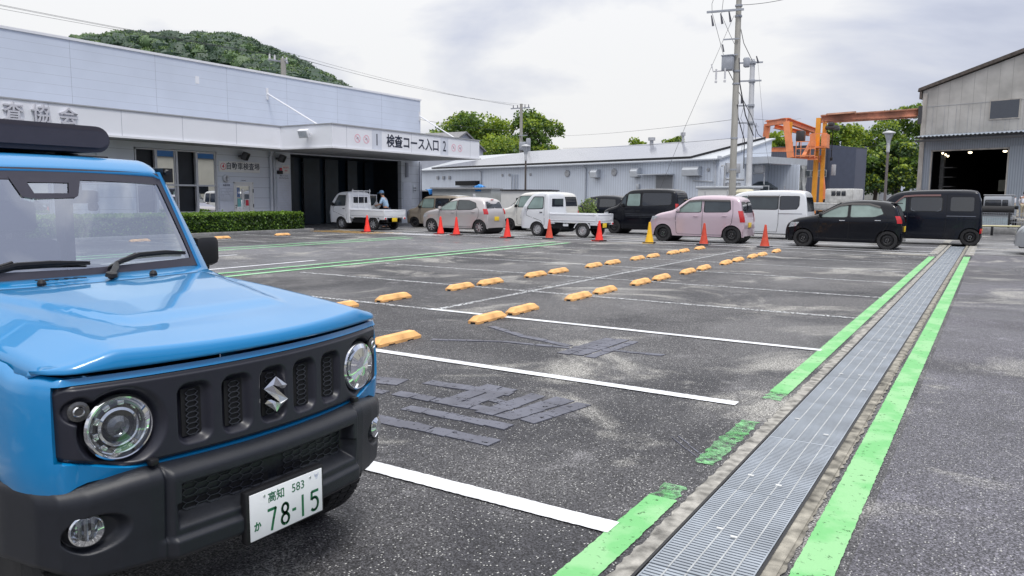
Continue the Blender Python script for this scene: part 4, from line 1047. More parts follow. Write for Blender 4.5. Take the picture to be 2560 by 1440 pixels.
def bvan(t, s):
    rail(t, s)
    for far in (False, True):
        b = MB(); pts = [(.66, 1.30), (.86, 1.50), (1.05, 1.66), (1.42, 1.69), (2.15, 1.70)]
        for i in range(len(pts) - 1):
            a_, c_ = pts[i], pts[i+1]; b.add([s.side(a_[0], a_[1], .008, far), s.side(c_[0], c_[1], .008, far), s.side(c_[0], c_[1] - .06, .03, far), s.side(a_[0], a_[1] - .06, .03, far)], [(0,1,2,3)])
        b.build('window_visor', M['visor_red'], t)
    b = MB(); poly_on(b, s, rquad([(2.42, 1.12), (3.16, 1.12), (3.14, 1.64), (2.42, 1.64)], .12), .004, False); b.build('side_panel', M['p_navy'], t)
    for (x, zz) in ((1.30, 1.14), (2.16, 1.14)):
        b = MB(); sx = .10 if x < 2 else -.10; p = [s.side(x, 1.24, .012), s.side(x, 1.16, .012), s.side(x + sx, 1.13, .012)]; b.tube(p, .012, 5); b.build('window_handle', M['refl'], t)
make_car('black_cab_over_van', 'black delivery van with brown window visors behind the black hatchback', sh, (-3.68, 29.6, 0), M['p_navy'], 'steel',
    [([(.66, 1.12), (1.10, 1.12), (1.10, 1.58), (.92, 1.56)], 'g_pale'), ([(1.26, 1.14), (2.20, 1.14), (2.20, 1.60), (1.26, 1.60)], 'g_dark'), ([(2.45, 1.15), (3.13, 1.15), (3.12, 1.61), (2.45, 1.61)], 'g_dark')],
    [[(.60, 1.0), (.93, .34), (.98, .28), (1.14, .28), (1.18, .34), (1.18, 1.72)], [(1.19, .34), (1.24, .28), (2.28, .28), (2.34, .6), (2.34, 1.72)]],
    (.18, .72), (1.05, 1.62), [(1.06, .95, 'chrome'), (1.34, .95, 'p_navy')], (.02, .62, .25, .25), (3.36, .42, .58, .05), 'low', (.70, 1.14, 'black'), None, bvan)
# silver car nose at the right edge of the frame
sh = mk(P_hatch, .93, .30, 2.42, .30)
hatch('pale_silver_hatchback', 'pale silver hatchback whose nose enters at the right edge', 1.14, 25.55, 'p_grey', 'steel', 'g_pale', 'g_mid', 'p_grey', None, third_lamp)
# ---- small pick-up trucks
P_cab = [(.03,.30),(.0,.5),(.0,.78),(.03,.95),(.14,1.10),(.34,1.38),(.50,1.56),(.66,1.65),(.95,1.68),(1.18,1.67),(1.27,1.60),(1.31,1.2),(1.33,.8),(1.34,.5),(1.34,.36)]
def ktruck(label, loc, wheel, rack, door_open, xf=.66, wb=1.905):
    sh = Shape(P_cab, 1.34, 1.0, .10, (xf,), .275, sill=.30, nose=.28, tail=.06, rnd=.07)
    t = thing('pickup_truck', label, 'truck', loc, 0, 'vehicles waiting in the two lanes')
    sh.body('cab', M['p_white'], t)
    for poly, gm in (([(.42, 1.06), (1.06, 1.08), (1.06, 1.50), (.66, 1.50), (.40, 1.12)], 'g_mid' if rack else 'g_pale'),):
        cx_, cz_ = .78, 1.28
        for far in (False, True):
            o = MB(); poly_on(o, sh, rquad(poly, .10), .006, far); o = o.build('window', M[gm], t)
            b = MB(); poly_on(b, sh, rquad([(cx_ + (x-cx_)*1.12, cz_ + (z-cz_)*1.14) for x, z in poly], .1), .003, far); b.build('frame', M['black'], o)
    for far in (False, True): b = MB(); line_on(b, sh, [(.40, 1.02), (.34, .95), (.34, .80), (.98, .60), (1.08, .42), (1.13, .46), (1.13, 1.60)], .003, far, .012); b.build('door_seam', M['void'], t)
    MB().grid([[(x - .008, sh.W/2 + u*.62, z + .01) for u in np.linspace(-1, 1, 5)] for x, z in sh.Q if .16 < x < .48]).build('windscreen', M['g_mid'], t)
    b = MB(); p = sh.side(.99, .93, .01); b.rbox((p[0]-.06, p[1]-.012, .915), (p[0]+.06, p[1]+.01, .945), .006); b.build('door_handle', M['black'], t)
    MB().rbox((.30, -.10, 1.04), (.40, -.0, 1.20), .03).build('side_mirror', M['black'] if rack else M['p_white'], t); MB().rbox((.30, sh.W, 1.04), (.40, sh.W + .10, 1.20), .03).build('side_mirror', M['black'] if rack else M['p_white'], t)
    b = MB(); b.box((1.315, .28, 1.14), (1.325, 1.19, 1.45)) ; o = b.build('rear_window', M['g_dark'], t)
    b = MB(); b.rbox((1.300, .22, 1.10), (1.318, 1.25, 1.49), .01); b.build('frame', M['black'] if False else M['p_white'], o)
    MB().rbox((.0, .12, .66), (.03, .20, .82), .01).build('headlight', M['headl'], t); MB().rbox((.0, 1.27, .66), (.03, 1.35, .82), .01).build('headlight', M['headl'], t)
    # bed
    x0, x1 = 1.36, 3.36; zf, zt = .60, .895; W = 1.44; ym = .02
    bed = MB().box((x0, ym, zf - .04), (x1, ym + W, zf + .0)).build('bed_floor', M['p_white'], t)
    for nm, lo, hi in (('side_gate', (x0 + .0, ym, zf + .002), (x1 - .032, ym + .028, zt)), ('side_gate', (x0, ym + W - .028, zf + .002), (x1 - .032, ym + W, zt)), ('tail_gate', (x1 - .03, ym, zf + .002), (x1, ym + W, zt)), ('front_gate', (x0 - .03, ym + .03, zf + .002), (x0 - .002, ym + W - .03, zt + .05))):
        b = MB(); b.rbox(lo, hi, .006)
        if nm == 'side_gate':
            yy = lo[1] if lo[1] < .5 else hi[1]; s_ = -1 if lo[1] < .5 else 1
            for z in (zf + .05, zt - .03): b.rbox((lo[0] + .02, min(yy, yy + s_*.012), z - .015), (hi[0] - .02, max(yy, yy + s_*.012), z + .015), .005)
            for x in (lo[0] + .10, hi[0] - .10): b.rbox((x - .02, min(yy, yy + s_*.02), zt - .06), (x + .02, max(yy, yy + s_*.02), zt + .005), .004)
        if nm == 'tail_gate':
            for z in (zf + .05, zt - .03): b.rbox((x1, ym + .06, z - .015), (x1 + .012, ym + W - .06, z + .015), .005)
            b.rbox((x1, ym + W - .28, zf + .09), (x1 + .004, ym + W - .10, zf + .15), .001)
        b.build(nm, M['p_white'], t)
    b = MB(); b.box((1.0, .35, .36), (3.30, 1.10, .50)); b.box((1.45, .10, .32), (2.15, .40, .52)); b.box((3.05, .25, .34), (3.30, 1.25, .48)); b.cyl((2.57, .1, .275), (2.57, 1.37, .275), .05)
    b.build('chassis', M['void'], t)
    b = MB()
    xr = xf + wb; R = .34
    for ysd in (.03, W - .09):
        b.grid([[(xr + R*math.cos(a), ysd + q, .275 + R*math.sin(a)) for q in (0, .11)] for a in np.linspace(R_(25), R_(155), 14)])
    b.grid([[(xr + q*math.cos(a), .028, .275 + q*math.sin(a)) for q in (R - .015, R + .02)] for a in np.linspace(R_(15), R_(165), 14)])
    b.build('mudguard', M['p_white'], t)
    b = MB()
    if not rack: b.box((2.0 - .05, .02, .42), (2.17, .03, .50)); b.box((1.95, .02, .53), (2.03, .03, .57)); b.box((2.07, .02, .53), (2.15, .03, .57))
    b.rbox((3.06, .03, .47), (x1 + .01, .20, .57), .01); b.rbox((3.06, W - .16, .47), (x1 + .01, W + .01, .57), .01); b.rbox((1.38, .03, .50), (1.58, .06, .58), .01)
    b.build('lamp_bracket', M['p_white'], t)
    for y in (.05, W - .12): MB().rbox((x1 + .006, y, .485), (x1 + .022, y + .10, .555), .004).build('tail_light', M['tail'], t)
    MB().rbox((x1 - .02, .55, .38), (x1 + .004, .88, .545), .004).build('licence_plate', M['platey'], t)
    if rack:
        b = MB(); x = 1.40
        for y in (.18, .52, .90, 1.27): b.tube([(x, y, zt + .02), (x, y, 1.72)], .014, 6)
        for z in (1.16, 1.72): b.tube([(x, .12, z), (x, 1.33, z)], .016, 6)
        for y in (.18, 1.27): b.tube([(x, y, 1.70), (x, y, 1.80)], .012, 6)
        b.build('cab_guard', M['p_white'], t)
        o = MB(); o.rbox((1.02, W + .05, .60), (1.06, W + .05 + .66, 1.05), .01); o.rbox((1.02, W + .05, 1.05), (1.05, W + .09, 1.55), .01); o.rbox((1.02, W + .67, 1.05), (1.05, W + .71, 1.55), .01); o.rbox((1.02, W + .05, 1.52), (1.05, W + .71, 1.56), .01); o = o.build('open_door', M['p_white'], t)
        MB().box((1.03, W + .09, 1.06), (1.04, W + .67, 1.52)).build('window', M['g_mid'], o)
    wheels(t, (xf, xf + wb), .275, wheel, 1.475)
    return t
ktruck('white pickup truck with a cab guard rack beside the man in the cap', (-25.72, 25.3, 0), 'alloy', True, True, .80)
ktruck('white pickup truck with grey steel wheels in the middle of the front queue', (-15.72, 25.65, 0), 'grey', False, False, .80, 1.95)
# ------------------------------------------------------------------ inspection hall
def siding(name, col, period, horiz=True, depth=.4, groove=.72, rough=.45, var=.05, width=.012):
    """panel siding: thin joints at a regular period, real colour constant"""
    m = bpy.data.materials.new(name); m.use_nodes = True; nt = m.node_tree; b = nt.nodes['Principled BSDF']; N = nt.nodes.new; L = nt.links.new
    tc = N('ShaderNodeTexCoord'); sp_ = N('ShaderNodeSeparateXYZ'); L(tc.outputs['Object'], sp_.inputs[0])
    src = sp_.outputs[2] if horiz is True else (sp_.outputs[0] if horiz == 'x' else sp_.outputs[1])
    d = N('ShaderNodeMath'); d.operation = 'DIVIDE'; L(src, d.inputs[0]); d.inputs[1].default_value = period
    f = N('ShaderNodeMath'); f.operation = 'FRACT'; L(d.outputs[0], f.inputs[0])
    lt = N('ShaderNodeMath'); lt.operation = 'LESS_THAN'; L(f.outputs[0], lt.inputs[0]); lt.inputs[1].default_value = width / period
    n = N('ShaderNodeTexNoise'); n.inputs['Scale'].default_value = .7; n.inputs['Detail'].default_value = 6; L(tc.outputs['Object'], n.inputs[0])
    r = N('ShaderNodeMapRange'); r.inputs[1].default_value = .3; r.inputs[2].default_value = .7; r.inputs[3].default_value = 1 - var; r.inputs[4].default_value = 1 + var; L(n.outputs[0], r.inputs[0])
    mx = N('ShaderNodeMix'); mx.data_type = 'RGBA'; mx.blend_type = 'MULTIPLY'; mx.inputs[0].default_value = 1; mx.inputs[6].default_value = tuple(col) + (1,); L(r.outputs[0], mx.inputs[7])
    m2 = N('ShaderNodeMix'); m2.data_type = 'RGBA'; L(lt.outputs[0], m2.inputs[0]); L(mx.outputs[2], m2.inputs[6]); m2.inputs[7].default_value = tuple(c * groove for c in col) + (1,)
    L(m2.outputs[2], b.inputs['Base Color']); b.inputs['Roughness'].default_value = rough
    return m
M['clad'] = siding('upper_cladding', (.57, .625, .73), .328, True, groove=.80, width=.014)
M['wall'] = siding('wall_siding', (.62, .655, .71), .455, True, groove=.55, width=.016)
M['fascia'] = mat('fascia_panel', (.77, .785, .83), .4, 0, .03, .8)
M['lip'] = mat('fascia_lip', (.74, .75, .78), .4, 0, .03, 3)
M['soffit'] = mat('soffit', (.34, .35, .37), .6, 0, .08, 2)
M['frame_al'] = mat('aluminium_frame', (.55, .56, .58), .4, .2, .05, 8)
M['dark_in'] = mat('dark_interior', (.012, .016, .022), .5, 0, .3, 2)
M['navy'] = mat('navy_door_panel', (.008, .020, .034), .30, 0, .25, 3)
M['mirror'] = glass('reflective_pane', (.03, .04, .045, 1), .75, trans=False)
M['seam'] = mat('panel_seam', (.30, .32, .38), .5, 0, 0)
M['letter'] = mat('grey_letters', (.58, .58, .63), .4, .1, .05, 5); M['ink'] = mat('dark_ink', (.012, .018, .040), .5, 0, 0); M['inkg'] = mat('grey_print', (.30, .32, .38), .5, 0, 0)
M['pinkring'] = mat('faded_red_print', (.78, .42, .50), .5, 0, .05, 10); M['red'] = mat('red_print', (.65, .04, .07), .4, 0, 0); M['signw'] = mat('sign_white', (.72, .72, .70), .4, 0, .04, 4); M['notice'] = mat('notice_board', (.60, .63, .70), .45, 0, .05, 3)
M['gutter'] = mat('downpipe', (.50, .53, .58), .4, 0, .05, 5); M['lampbox'] = mat('floodlight_case', (.06, .06, .065), .4, .2, .1, 10)
hall = thing('inspection_hall', 'long pale blue-grey inspection hall with projecting canopy over its dark entrance', 'building', (-28, 0, 0))
b = MB(); T = -.25
def wl(y0, y1, z0, z1): b.box((T, y0, z0), (0, y1, z1))
wl(-12, 9.2, 0, 3.6); wl(9.2, 14.4, 0, .75); wl(9.2, 14.4, 3.27, 3.6); wl(14.4, 17.5, 0, 3.6); wl(17.5, 21.2, 0, .73); wl(17.5, 21.2, 3.29, 3.6); wl(21.2, 22.0, 0, 3.6); wl(22.0, 23.05, 2.06, 3.6); wl(23.05, 25.14, 0, 3.6); wl(33.17, 34.85, 0, 3.6); wl(25.14, 33.17, 3.42, 3.6)
b.box((.002, 24.28, 0), (.10, 25.14, 3.5)); b.box((.002, 16.0, 0), (.10, 16.75, 3.5))
b.box((-12, 34.60, 0), (T - .002, 34.85, 3.6)); b.box((-12, -12, 0), (-11.8, 34.6, 3.6))
b.build('wall', M['wall'], hall)
b = MB(); b.box((-.20, -12, 3.602), (.02, 34.85, 6.86)); b.box((-12, 34.65, 3.602), (-.202, 34.85, 6.86)); b.box((-12, -12, 3.6), (-11.8, 34.6, 6.86)); b.build('upper_cladding', M['clad'], hall)
b = MB(); b.box((-12.05, -12, 6.862), (.06, 34.90, 6.95)); b.build('parapet_cap', M['lip'], hall)
b = MB()
for y in (8.75, 12.01, 15.28, 18.54, 21.83, 25.10, 28.33, 31.59): MB().box((.0205, y - .004, 4.5), (.023, y + .004, 6.86)).build('cladding_joint', M['seam'], hall)
b = MB(); b.box((.1005, -12, 3.50), (1.395, 23.45, 4.45)); b.box((.1005, 23.452, 3.48), (4.50, 34.25, 4.44)); can = b.build('canopy', M['fascia'], hall)
b = MB(); b.box((1.40, -12, 3.49), (1.45, 23.40, 3.56)); b.box((1.40, 23.40, 3.47), (4.56, 23.45, 3.54)); b.box((4.505, 23.452, 3.47), (4.56, 34.30, 3.54)); b.box((.1, 34.255, 3.47), (4.56, 34.30, 3.54)); b.build('canopy_lip', M['lip'], can)
b = MB(); b.box((.1, -12, 4.455), (1.43, 23.42, 4.50)); b.box((.1, 23.422, 4.445), (4.54, 34.29, 4.495)); b.build('canopy_cap', M['soffit'], can)
b = MB(); b.box((.1, -12, 3.484), (1.38, 23.5, 3.496)); b.box((.1, 23.51, 3.464), (4.49, 34.24, 3.476)); b.build('soffit', M['soffit'], can)
b = MB()
for y in (11.0, 13.72, 16.22, 18.66, 21.14): MB().box((1.396, y - .006, 3.56), (1.399, y + .006, 4.45)).build('fascia_joint', M['seam'], can)
for y in (24.3, 26.0, 28.6, 31.2, 33.4): MB().box((4.501, y - .005, 3.54), (4.504, y + .005, 4.44)).build('fascia_joint', M['seam'], can)
for (yy, y1) in ((23.95, 23.95), (34.75, 34.2)):
    b = MB(); b.tube([(.04, yy, 6.02), (3.3, y1, 4.45)], .035, 8); b.box((.02, yy - .05, 5.75), (.07, yy + .05, 6.25)); b.build('canopy_strut', M['lip'], hall)
# lettering
for s_, y in (('査', 12.62), ('協', 13.46), ('会', 14.34)): text('fascia_lettering', s_, .62, M['letter'], can, faceM((1.44, y, 4.03), (0, 1, 0)), .04, 'CENTER', .008)
text('fascia_lettering', '検査コース入口', .60, M['ink'], can, faceM((4.506, 28.78, 3.95), (0, 1, 0)), .002, 'CENTER', .012, .93)
for y in (26.19, 31.16): MB().box((4.501, y - .32, 3.56), (4.5045, y + .32, 4.38)).build('number_board', M['notice'], can)
text('fascia_lettering', '1', .72, M['ink'], can, faceM((4.507, 26.19, 3.96), (0, 1, 0)), .001, 'CENTER', .006, .8)
text('fascia_lettering', '2', .72, M['ink'], can, faceM((4.507, 31.16, 3.96), (0, 1, 0)), .001, 'CENTER', .006, .8)
for y in (24.96, 25.51, 31.94, 32.49):
    b = MB(); c = (4.502, y, 3.96); b.lathe([(.15, 0), (.15, .003), (.185, .003), (.185, 0)], c, (1, 0, 0), 28)
    b.box((-.003, -.15, -.014), (.003, .15, .014), M=Matrix.Translation((4.505, y, 3.96)) @ Matrix.Rotation(R_(-45), 4, 'X'))
    o = b.build('prohibition_sign', M['pinkring'], can)
    b = MB(); b.box((4.502, y - .08, 3.93), (4.504, y + .08, 3.955)); b.box((4.502, y - .03, 3.955), (4.504, y + .05, 4.02)); b.build('pictogram', M['inkg'], o)
# windows
def window(y0, y1, z0, z1, cols, zt, panes):
    f = MB(); w_ = .05
    f.box((-.10, y0, z0), (.03, y0 + w_, z1)); f.box((-.10, y1 - w_, z0), (.03, y1, z1)); f.box((-.10, y0, z1 - w_), (.03, y1, z1)); f.box((-.10, y0, z0), (.04, y1, z0 + w_)); f.box((-.095, y0, zt - .035), (.025, y1, zt + .035))
    for c in cols: f.box((-.095, c - .04, z0), (.028, c + .04, z1))
    o = f.build('window', M['frame_al'], hall)
    edges = [y0] + cols + [y1]
    for i in range(len(edges) - 1):
        for (a, c) in ((z0, zt), (zt, z1)):
            b = MB(); dark = panes[i] == 'd'; xx_ = -.16 if dark else -.03
            b.box((xx_ - .01, edges[i] + .03, a + .03), (xx_, edges[i+1] - .03, c - .03)); b.build('pane', M['dark_in'] if dark else M['mirror'], o)
            if not dark:
                MB().box((-.02, edges[i] + .04, a + .04), (-.005, edges[i] + .085, c - .04)).build('sash', M['frame_al'], o); MB().box((-.02, edges[i+1] - .10, a + .04), (-.005, edges[i+1] - .055, c - .04)).build('sash', M['frame_al'], o)
window(17.52, 21.18, .75, 3.27, [18.38, 19.30, 20.20], 1.87, 'dmdm')
window(9.2, 14.4, .75, 3.27, [10.5, 11.8, 13.1], 1.87, 'mdmm')
# door
d_ = MB(); d_.box((-.10, 22.0, .05), (.02, 22.06, 2.05)); d_.box((-.10, 22.99, .05), (.02, 23.05, 2.05)); d_.box((-.10, 22.0, 1.99), (.02, 23.05, 2.06)); d_.box((-.08, 22.06, .06), (-.01, 22.99, .66)); d_.box((-.08, 22.06, .66), (-.01, 22.18, 1.99)); d_.box((-.08, 22.87, .66), (-.01, 22.99, 1.99)); d_.box((-.08, 22.18, 1.88), (-.01, 22.87, 1.99)); d_.box((-.08, 22.18, .66), (-.01, 22.87, .80))
dr = d_.build('door', M['signw'], hall)
MB().box((-.06, 22.18, .80), (-.045, 22.87, 1.88)).build('pane', M['mirror'], dr)
b = MB(); b.box((-.04, 22.60, .98), (-.03, 22.84, 1.32)); b.build('poster', M['signw'], dr)
b = MB(); b.box((-.029, 22.64, 1.03), (-.025, 22.80, 1.28)); b.build('poster', M['red'], dr)
M['teal'] = mat('teal_poster', (.18, .50, .50), .4, 0, .2, 12); M['bluestrip'] = mat('blue_strip', (.03, .12, .36), .4, 0, 0)
MB().box((-.04, 22.22, .98), (-.03, 22.40, 1.34)).build('poster', M['teal'], dr)
b = MB(); b.box((-.04, 22.20, 1.40), (-.03, 22.25, 1.82)); b.box((-.04, 22.29, 1.40), (-.03, 22.34, 1.82)); b.build('strip_sticker', M['bluestrip'], dr)
b = MB(); b.box((-.04, 22.44, 1.30), (-.03, 22.56, 1.74)); b.build('poster', M['signw'], dr)
b = MB(); b.rbox((-.01, 22.075, 1.02), (.03, 22.13, 1.06), .01); b.rbox((-.01, 22.075, .92), (.02, 22.12, .96), .01); b.box((0, 23.0, 1.60), (.03, 23.04, 1.76)); b.box((0, 23.0, .95), (.03, 23.04, 1.10)); b.build('door_handle', M['black'], dr)
# signs and notices on the wall (each a thing)
def board(name, label, cat, x, y0, y1, z0, z1, m_, lines=(), grp=None):
    t = thing(name, label, cat, (-28 + x, (y0 + y1) / 2, (z0 + z1) / 2), 0, grp)
    hy, hz = (y1 - y0) / 2, (z1 - z0) / 2
    MB().rbox((0.001, -hy, -hz), (.025, hy, hz), .004).build('panel', M[m_], t)
    for (s_, sz, yy, zz, mm, bo, sx) in lines: text('lettering', s_, sz, M[mm], t, faceM((.027, yy, zz), (0, 1, 0)), .001, 'CENTER', bo, sx)
    return t
sg = board('wall_sign', 'long white sign with a red circled 4 and black lettering above the white door', 'sign', .0, 21.28, 23.42, 2.47, 2.93, 'signw', [('自動車検査場', .325, .17, .01, 'ink', .004, .92), ('4', .24, -.86, .0, 'red', .004, 1)])
b = MB(); b.lathe([(.125, 0), (.125, .002), (.145, .002), (.145, 0)], (.026, -.86, .0), (1, 0, 0), 28); b.build('number_ring', M['red'], sg)
def scribble(t, hy, hz, rows, m_='inkg', lo=.3, th=.008):
    b = MB()
    for k in range(rows):
        z = hz - (k + 1) * 2 * hz / (rows + 1); y = -hy * .85
        while y < hy * .8:
            l = random.uniform(.03, .12); 
            if random.random() > lo: b.box((.0255, y, z - th), (.0265, min(y + l, hy*.85), z + th))
            y += l + .025
    b.build('small_print', M[m_], t)
t = board('timetable_board', 'white timetable notice between the tall windows and the white door', 'notice', .0, 21.26, 21.98, 1.24, 1.98, 'notice', [('検査時間', .09, .0, .29, 'ink', .001, 1)]); scribble(t, .36, .22, 6)
t = board('blank_board', 'large pale blank notice panel under the timetable by the white door', 'notice', .0, 21.26, 21.98, .35, 1.22, 'notice')
t = board('name_plate', 'tiny dark name plate above the white door', 'sign', -.001, 22.38, 22.68, 2.10, 2.14, 'notice', [('検査事務所', .045, 0, 0, 'ink', 0, 1)])
t = board('red_notice', 'small white notice with red print beside the red alarm lamp', 'notice', .10, 24.62, 25.06, 2.50, 2.88, 'signw', [('構内徐行', .085, 0, .07, 'red', 0, 1), ('禁煙', .085, 0, -.07, 'red', 0, 1)])
t = board('text_notice', 'narrow notice with dark text under the red alarm lamp', 'notice', .10, 24.32, 25.10, 2.14, 2.44, 'notice', [('検査コース入口', .07, 0, .09, 'ink', 0, 1), ('検査車両以外進入禁止', .058, 0, -.01, 'ink', 0, 1)])
t = board('tall_board', 'tall pale notice panel left of the dark entrance', 'notice', .10, 24.32, 25.10, .30, 2.12, 'notice'); scribble(t, .36, .85, 14, 'frame_al', .2)
t = board('tall_board', 'tall pale notice panel right of the dark entrance behind the beige wagon', 'notice', .0, 33.28, 34.02, .35, 2.28, 'notice'); scribble(t, .34, .85, 14, 'frame_al', .3)
t = board('meter_box', 'small grey switch box with dark round dials on the wall end', 'switch box', .0, 34.16, 34.46, 1.70, 2.10, 'wall'); b = MB()
for yy in (-.07, .07):
    for zz in (-.08, .06): b.lathe([(0, .012), (.035, .010), (.04, 0)], (.026, yy, zz), (1, 0, 0), 10)
b.build('dial', M['black'], t)
t = thing('vent_cowl', 'round metal vent cowl on the wall under the long white sign', 'vent', (-28, 21.60, 2.19)); MB().lathe([(.16, 0), (.17, .04), (.15, .09), (.10, .10), (0, .06)], (0, 0, 0), (1, 0, 0), 28).build('cowl', M['frame_al'], t); MB().box((.095, -.012, -.12), (.108, .012, .12)).build('grille_bar', M['lampbox'], t)
t = thing('alarm_lamp', 'red alarm lamp beside the dark entrance', 'alarm lamp', (-27.9, 24.46, 2.62)); MB().lathe([(.0, .14), (.06, .12), (.07, .0)], (.06, .05, .0), (0, 0, 1), 16).build('lamp_cover', M['tail'], t); MB().rbox((0, -.14, -.16), (.12, .12, -.005), .01).build('lamp_base', M['black'], t)
def flood(name, label, x, y, z, white, rz, tilt):
    t = thing(name, label, 'floodlight', (x, y, z), rz, 'floodlights on the hall'); mm = M['lip'] if white else M['lampbox']
    Mx = Matrix.Rotation(tilt, 4, 'Y')
    MB().rbox((-.10, -.24, -.17), (.10, .24, .17), .02, M=Mx).build('case', mm, t); MB().box((.1005, -.20, -.13), (.104, .20, .13), M=Mx).build('lens', M['headl'] if white else M['void'], t)
    b = MB(); b.tube([(.0, -.26, 0), (-.20, -.26, 0), (-.20, .26, 0), (.0, .26, 0)], .015, 5); b.cyl((-.30, 0, 0), (-.18, 0, 0), .05); 
    for k in range(5): b.box((-.13, -.18 + k*.09 - .01, -.14), (-.101, -.18 + k*.09 + .01, .14), M=Mx)
    b.build('bracket', mm, t)
flood('floodlight', 'black floodlight above the long white sign', -27.70, 22.45, 3.16, False, R_(35), R_(25)); flood('floodlight', 'black floodlight above the red alarm lamp', -27.6, 24.40, 3.15, False, R_(35), R_(25)); flood('floodlight', 'white floodlight on the corner face of the canopy fascia', -24.8, 23.12, 4.08, True, R_(-80), R_(25))
b = MB(); b.tube([(.18, 23.97, 3.46), (.18, 23.97, 3.30), (.10, 23.99, 3.25), (.10, 23.99, .02)], .07, 10); b.box((.0, 24.12, .02), (.12, 24.24, 3.40)); 
o = b.build('downpipe', M['gutter'], hall)
b = MB(); b.tube([(.12, 34.62, 3.45), (.12, 34.62, .02)], .04, 8); b.tube([(.10, 34.80, 3.3), (.10, 34.80, .02)], .03, 8); b.build('downpipe', M['seam'], hall); MB().rbox((.0, 33.5, 2.55), (.10, 33.68, 3.35), .01).build('conduit_box', M['seam'], hall)
MB().box((.021, 20.30, 6.00), (.03, 20.48, 6.30)).build('bracket_plate', M['fascia'], hall)
# dark folding doors inside the entrance
fd = thing('folding_door', 'dark navy folding doors filling the hall entrance', 'door', (-30.2, 29, 0)); k = 0; y = -5.5
while y < 6.0:
    w_ = [.95, .62, .80][k % 3]; b = MB(); a = R_(12 if k % 2 else -12)
    b.box((-.03, 0, .02), (.03, w_, 3.45), M=Matrix.Translation((0, y, 0)) @ Matrix.Rotation(a, 4, 'Z')); p = b.build('door_panel', M['navy'], fd)
    if k in (1, 2, 3, 4): MB().box((.032, .15, .9 if k % 2 else 1.4), (.036, w_ - .15, 1.5 if k % 2 else 1.9), M=Matrix.Translation((0, y, 0)) @ Matrix.Rotation(a, 4, 'Z')).build('poster', mat('dim_poster', (.035, .055, .07), .5, 0, .5, 6), p)
    y += w_ * .96; k += 1
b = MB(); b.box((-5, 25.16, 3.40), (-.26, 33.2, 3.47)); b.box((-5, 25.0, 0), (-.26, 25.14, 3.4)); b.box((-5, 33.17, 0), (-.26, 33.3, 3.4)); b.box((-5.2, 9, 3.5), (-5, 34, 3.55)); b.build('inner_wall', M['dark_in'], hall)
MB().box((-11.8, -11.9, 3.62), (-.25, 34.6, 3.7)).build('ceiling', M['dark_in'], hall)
# hedge with its kerb
def leaves(b, pts, size, mi=0, flat=0):
    n = len(pts)
    A = rng.normal(size=(n, 3)); A /= np.linalg.norm(A, axis=1)[:, None]; B2 = np.cross(A, rng.normal(size=(n, 3))); B2 /= np.linalg.norm(B2, axis=1)[:, None]; C2 = np.cross(A, B2)
    s = size * rng.uniform(.6, 1.3, n)[:, None]
    P = np.asarray(pts)
    q = np.stack([P - B2*s - C2*s*.55, P + B2*s*.2 - C2*s*.75, P + B2*s + C2*s*.1, P - B2*s*.1 + C2*s*.8], 1).reshape(-1, 3)
    o = len(b.v); b.v += [tuple(v) for v in q]; b.f += [[o+4*i, o+4*i+1, o+4*i+2, o+4*i+3] for i in range(n)]
    b.m += [mi]*n if isinstance(mi, int) else list(mi); b.smooth += [False]*n
def leafmat(name, col, tr=.25):
    m = mat(name, col, .5, 0, .35, 1.3, spec=.4); b = m.node_tree.nodes['Principled BSDF']; b.inputs['Subsurface Weight'].default_value = 0
    nt = m.node_tree; o = [n for n in nt.nodes if n.type == 'OUTPUT_MATERIAL'][0]; t = nt.nodes.new('ShaderNodeBsdfTranslucent'); t.inputs[0].default_value = (min(1, col[0]*1.6), min(1, col[1]*1.6), col[2]*.8, 1)
    mx = nt.nodes.new('ShaderNodeMixShader'); mx.inputs[0].default_value = tr; nt.links.new(b.outputs[0], mx.inputs[1]); nt.links.new(t.outputs[0], mx.inputs[2]); nt.links.new(mx.outputs[0], o.inputs[0]); return m
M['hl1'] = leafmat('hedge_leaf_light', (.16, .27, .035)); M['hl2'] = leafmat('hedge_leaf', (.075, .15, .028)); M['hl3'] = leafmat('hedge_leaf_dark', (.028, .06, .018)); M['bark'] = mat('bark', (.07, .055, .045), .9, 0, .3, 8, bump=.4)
hg = thing('hedge', 'clipped green box hedge along the front of the hall', 'hedge', (-25.0, 14.9, 0))
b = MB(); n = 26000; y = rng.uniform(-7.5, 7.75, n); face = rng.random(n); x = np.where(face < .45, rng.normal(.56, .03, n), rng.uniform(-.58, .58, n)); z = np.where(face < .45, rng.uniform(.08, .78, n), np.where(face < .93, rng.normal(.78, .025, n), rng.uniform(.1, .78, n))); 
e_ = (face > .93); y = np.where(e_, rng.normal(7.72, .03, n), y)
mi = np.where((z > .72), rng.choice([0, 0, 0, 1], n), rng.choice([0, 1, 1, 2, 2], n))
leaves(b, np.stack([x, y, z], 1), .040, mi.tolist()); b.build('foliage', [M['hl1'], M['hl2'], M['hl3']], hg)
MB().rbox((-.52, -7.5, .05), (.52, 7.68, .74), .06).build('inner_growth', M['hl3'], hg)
kb = MB(); kb.rbox((-24.34, 4, -.02), (-24.20, 23.0, .12), .015); kb.rbox((-28, 22.86, -.02), (-24.345, 23.0, .12), .015); struct(kb.build('kerb', M['kerb']))
struct(MB().box((-27.7, 4, .0), (-24.345, 22.855, .05)).build('planting_soil', mat('soil', (.05, .04, .03), .9, 0, .3, 5)))
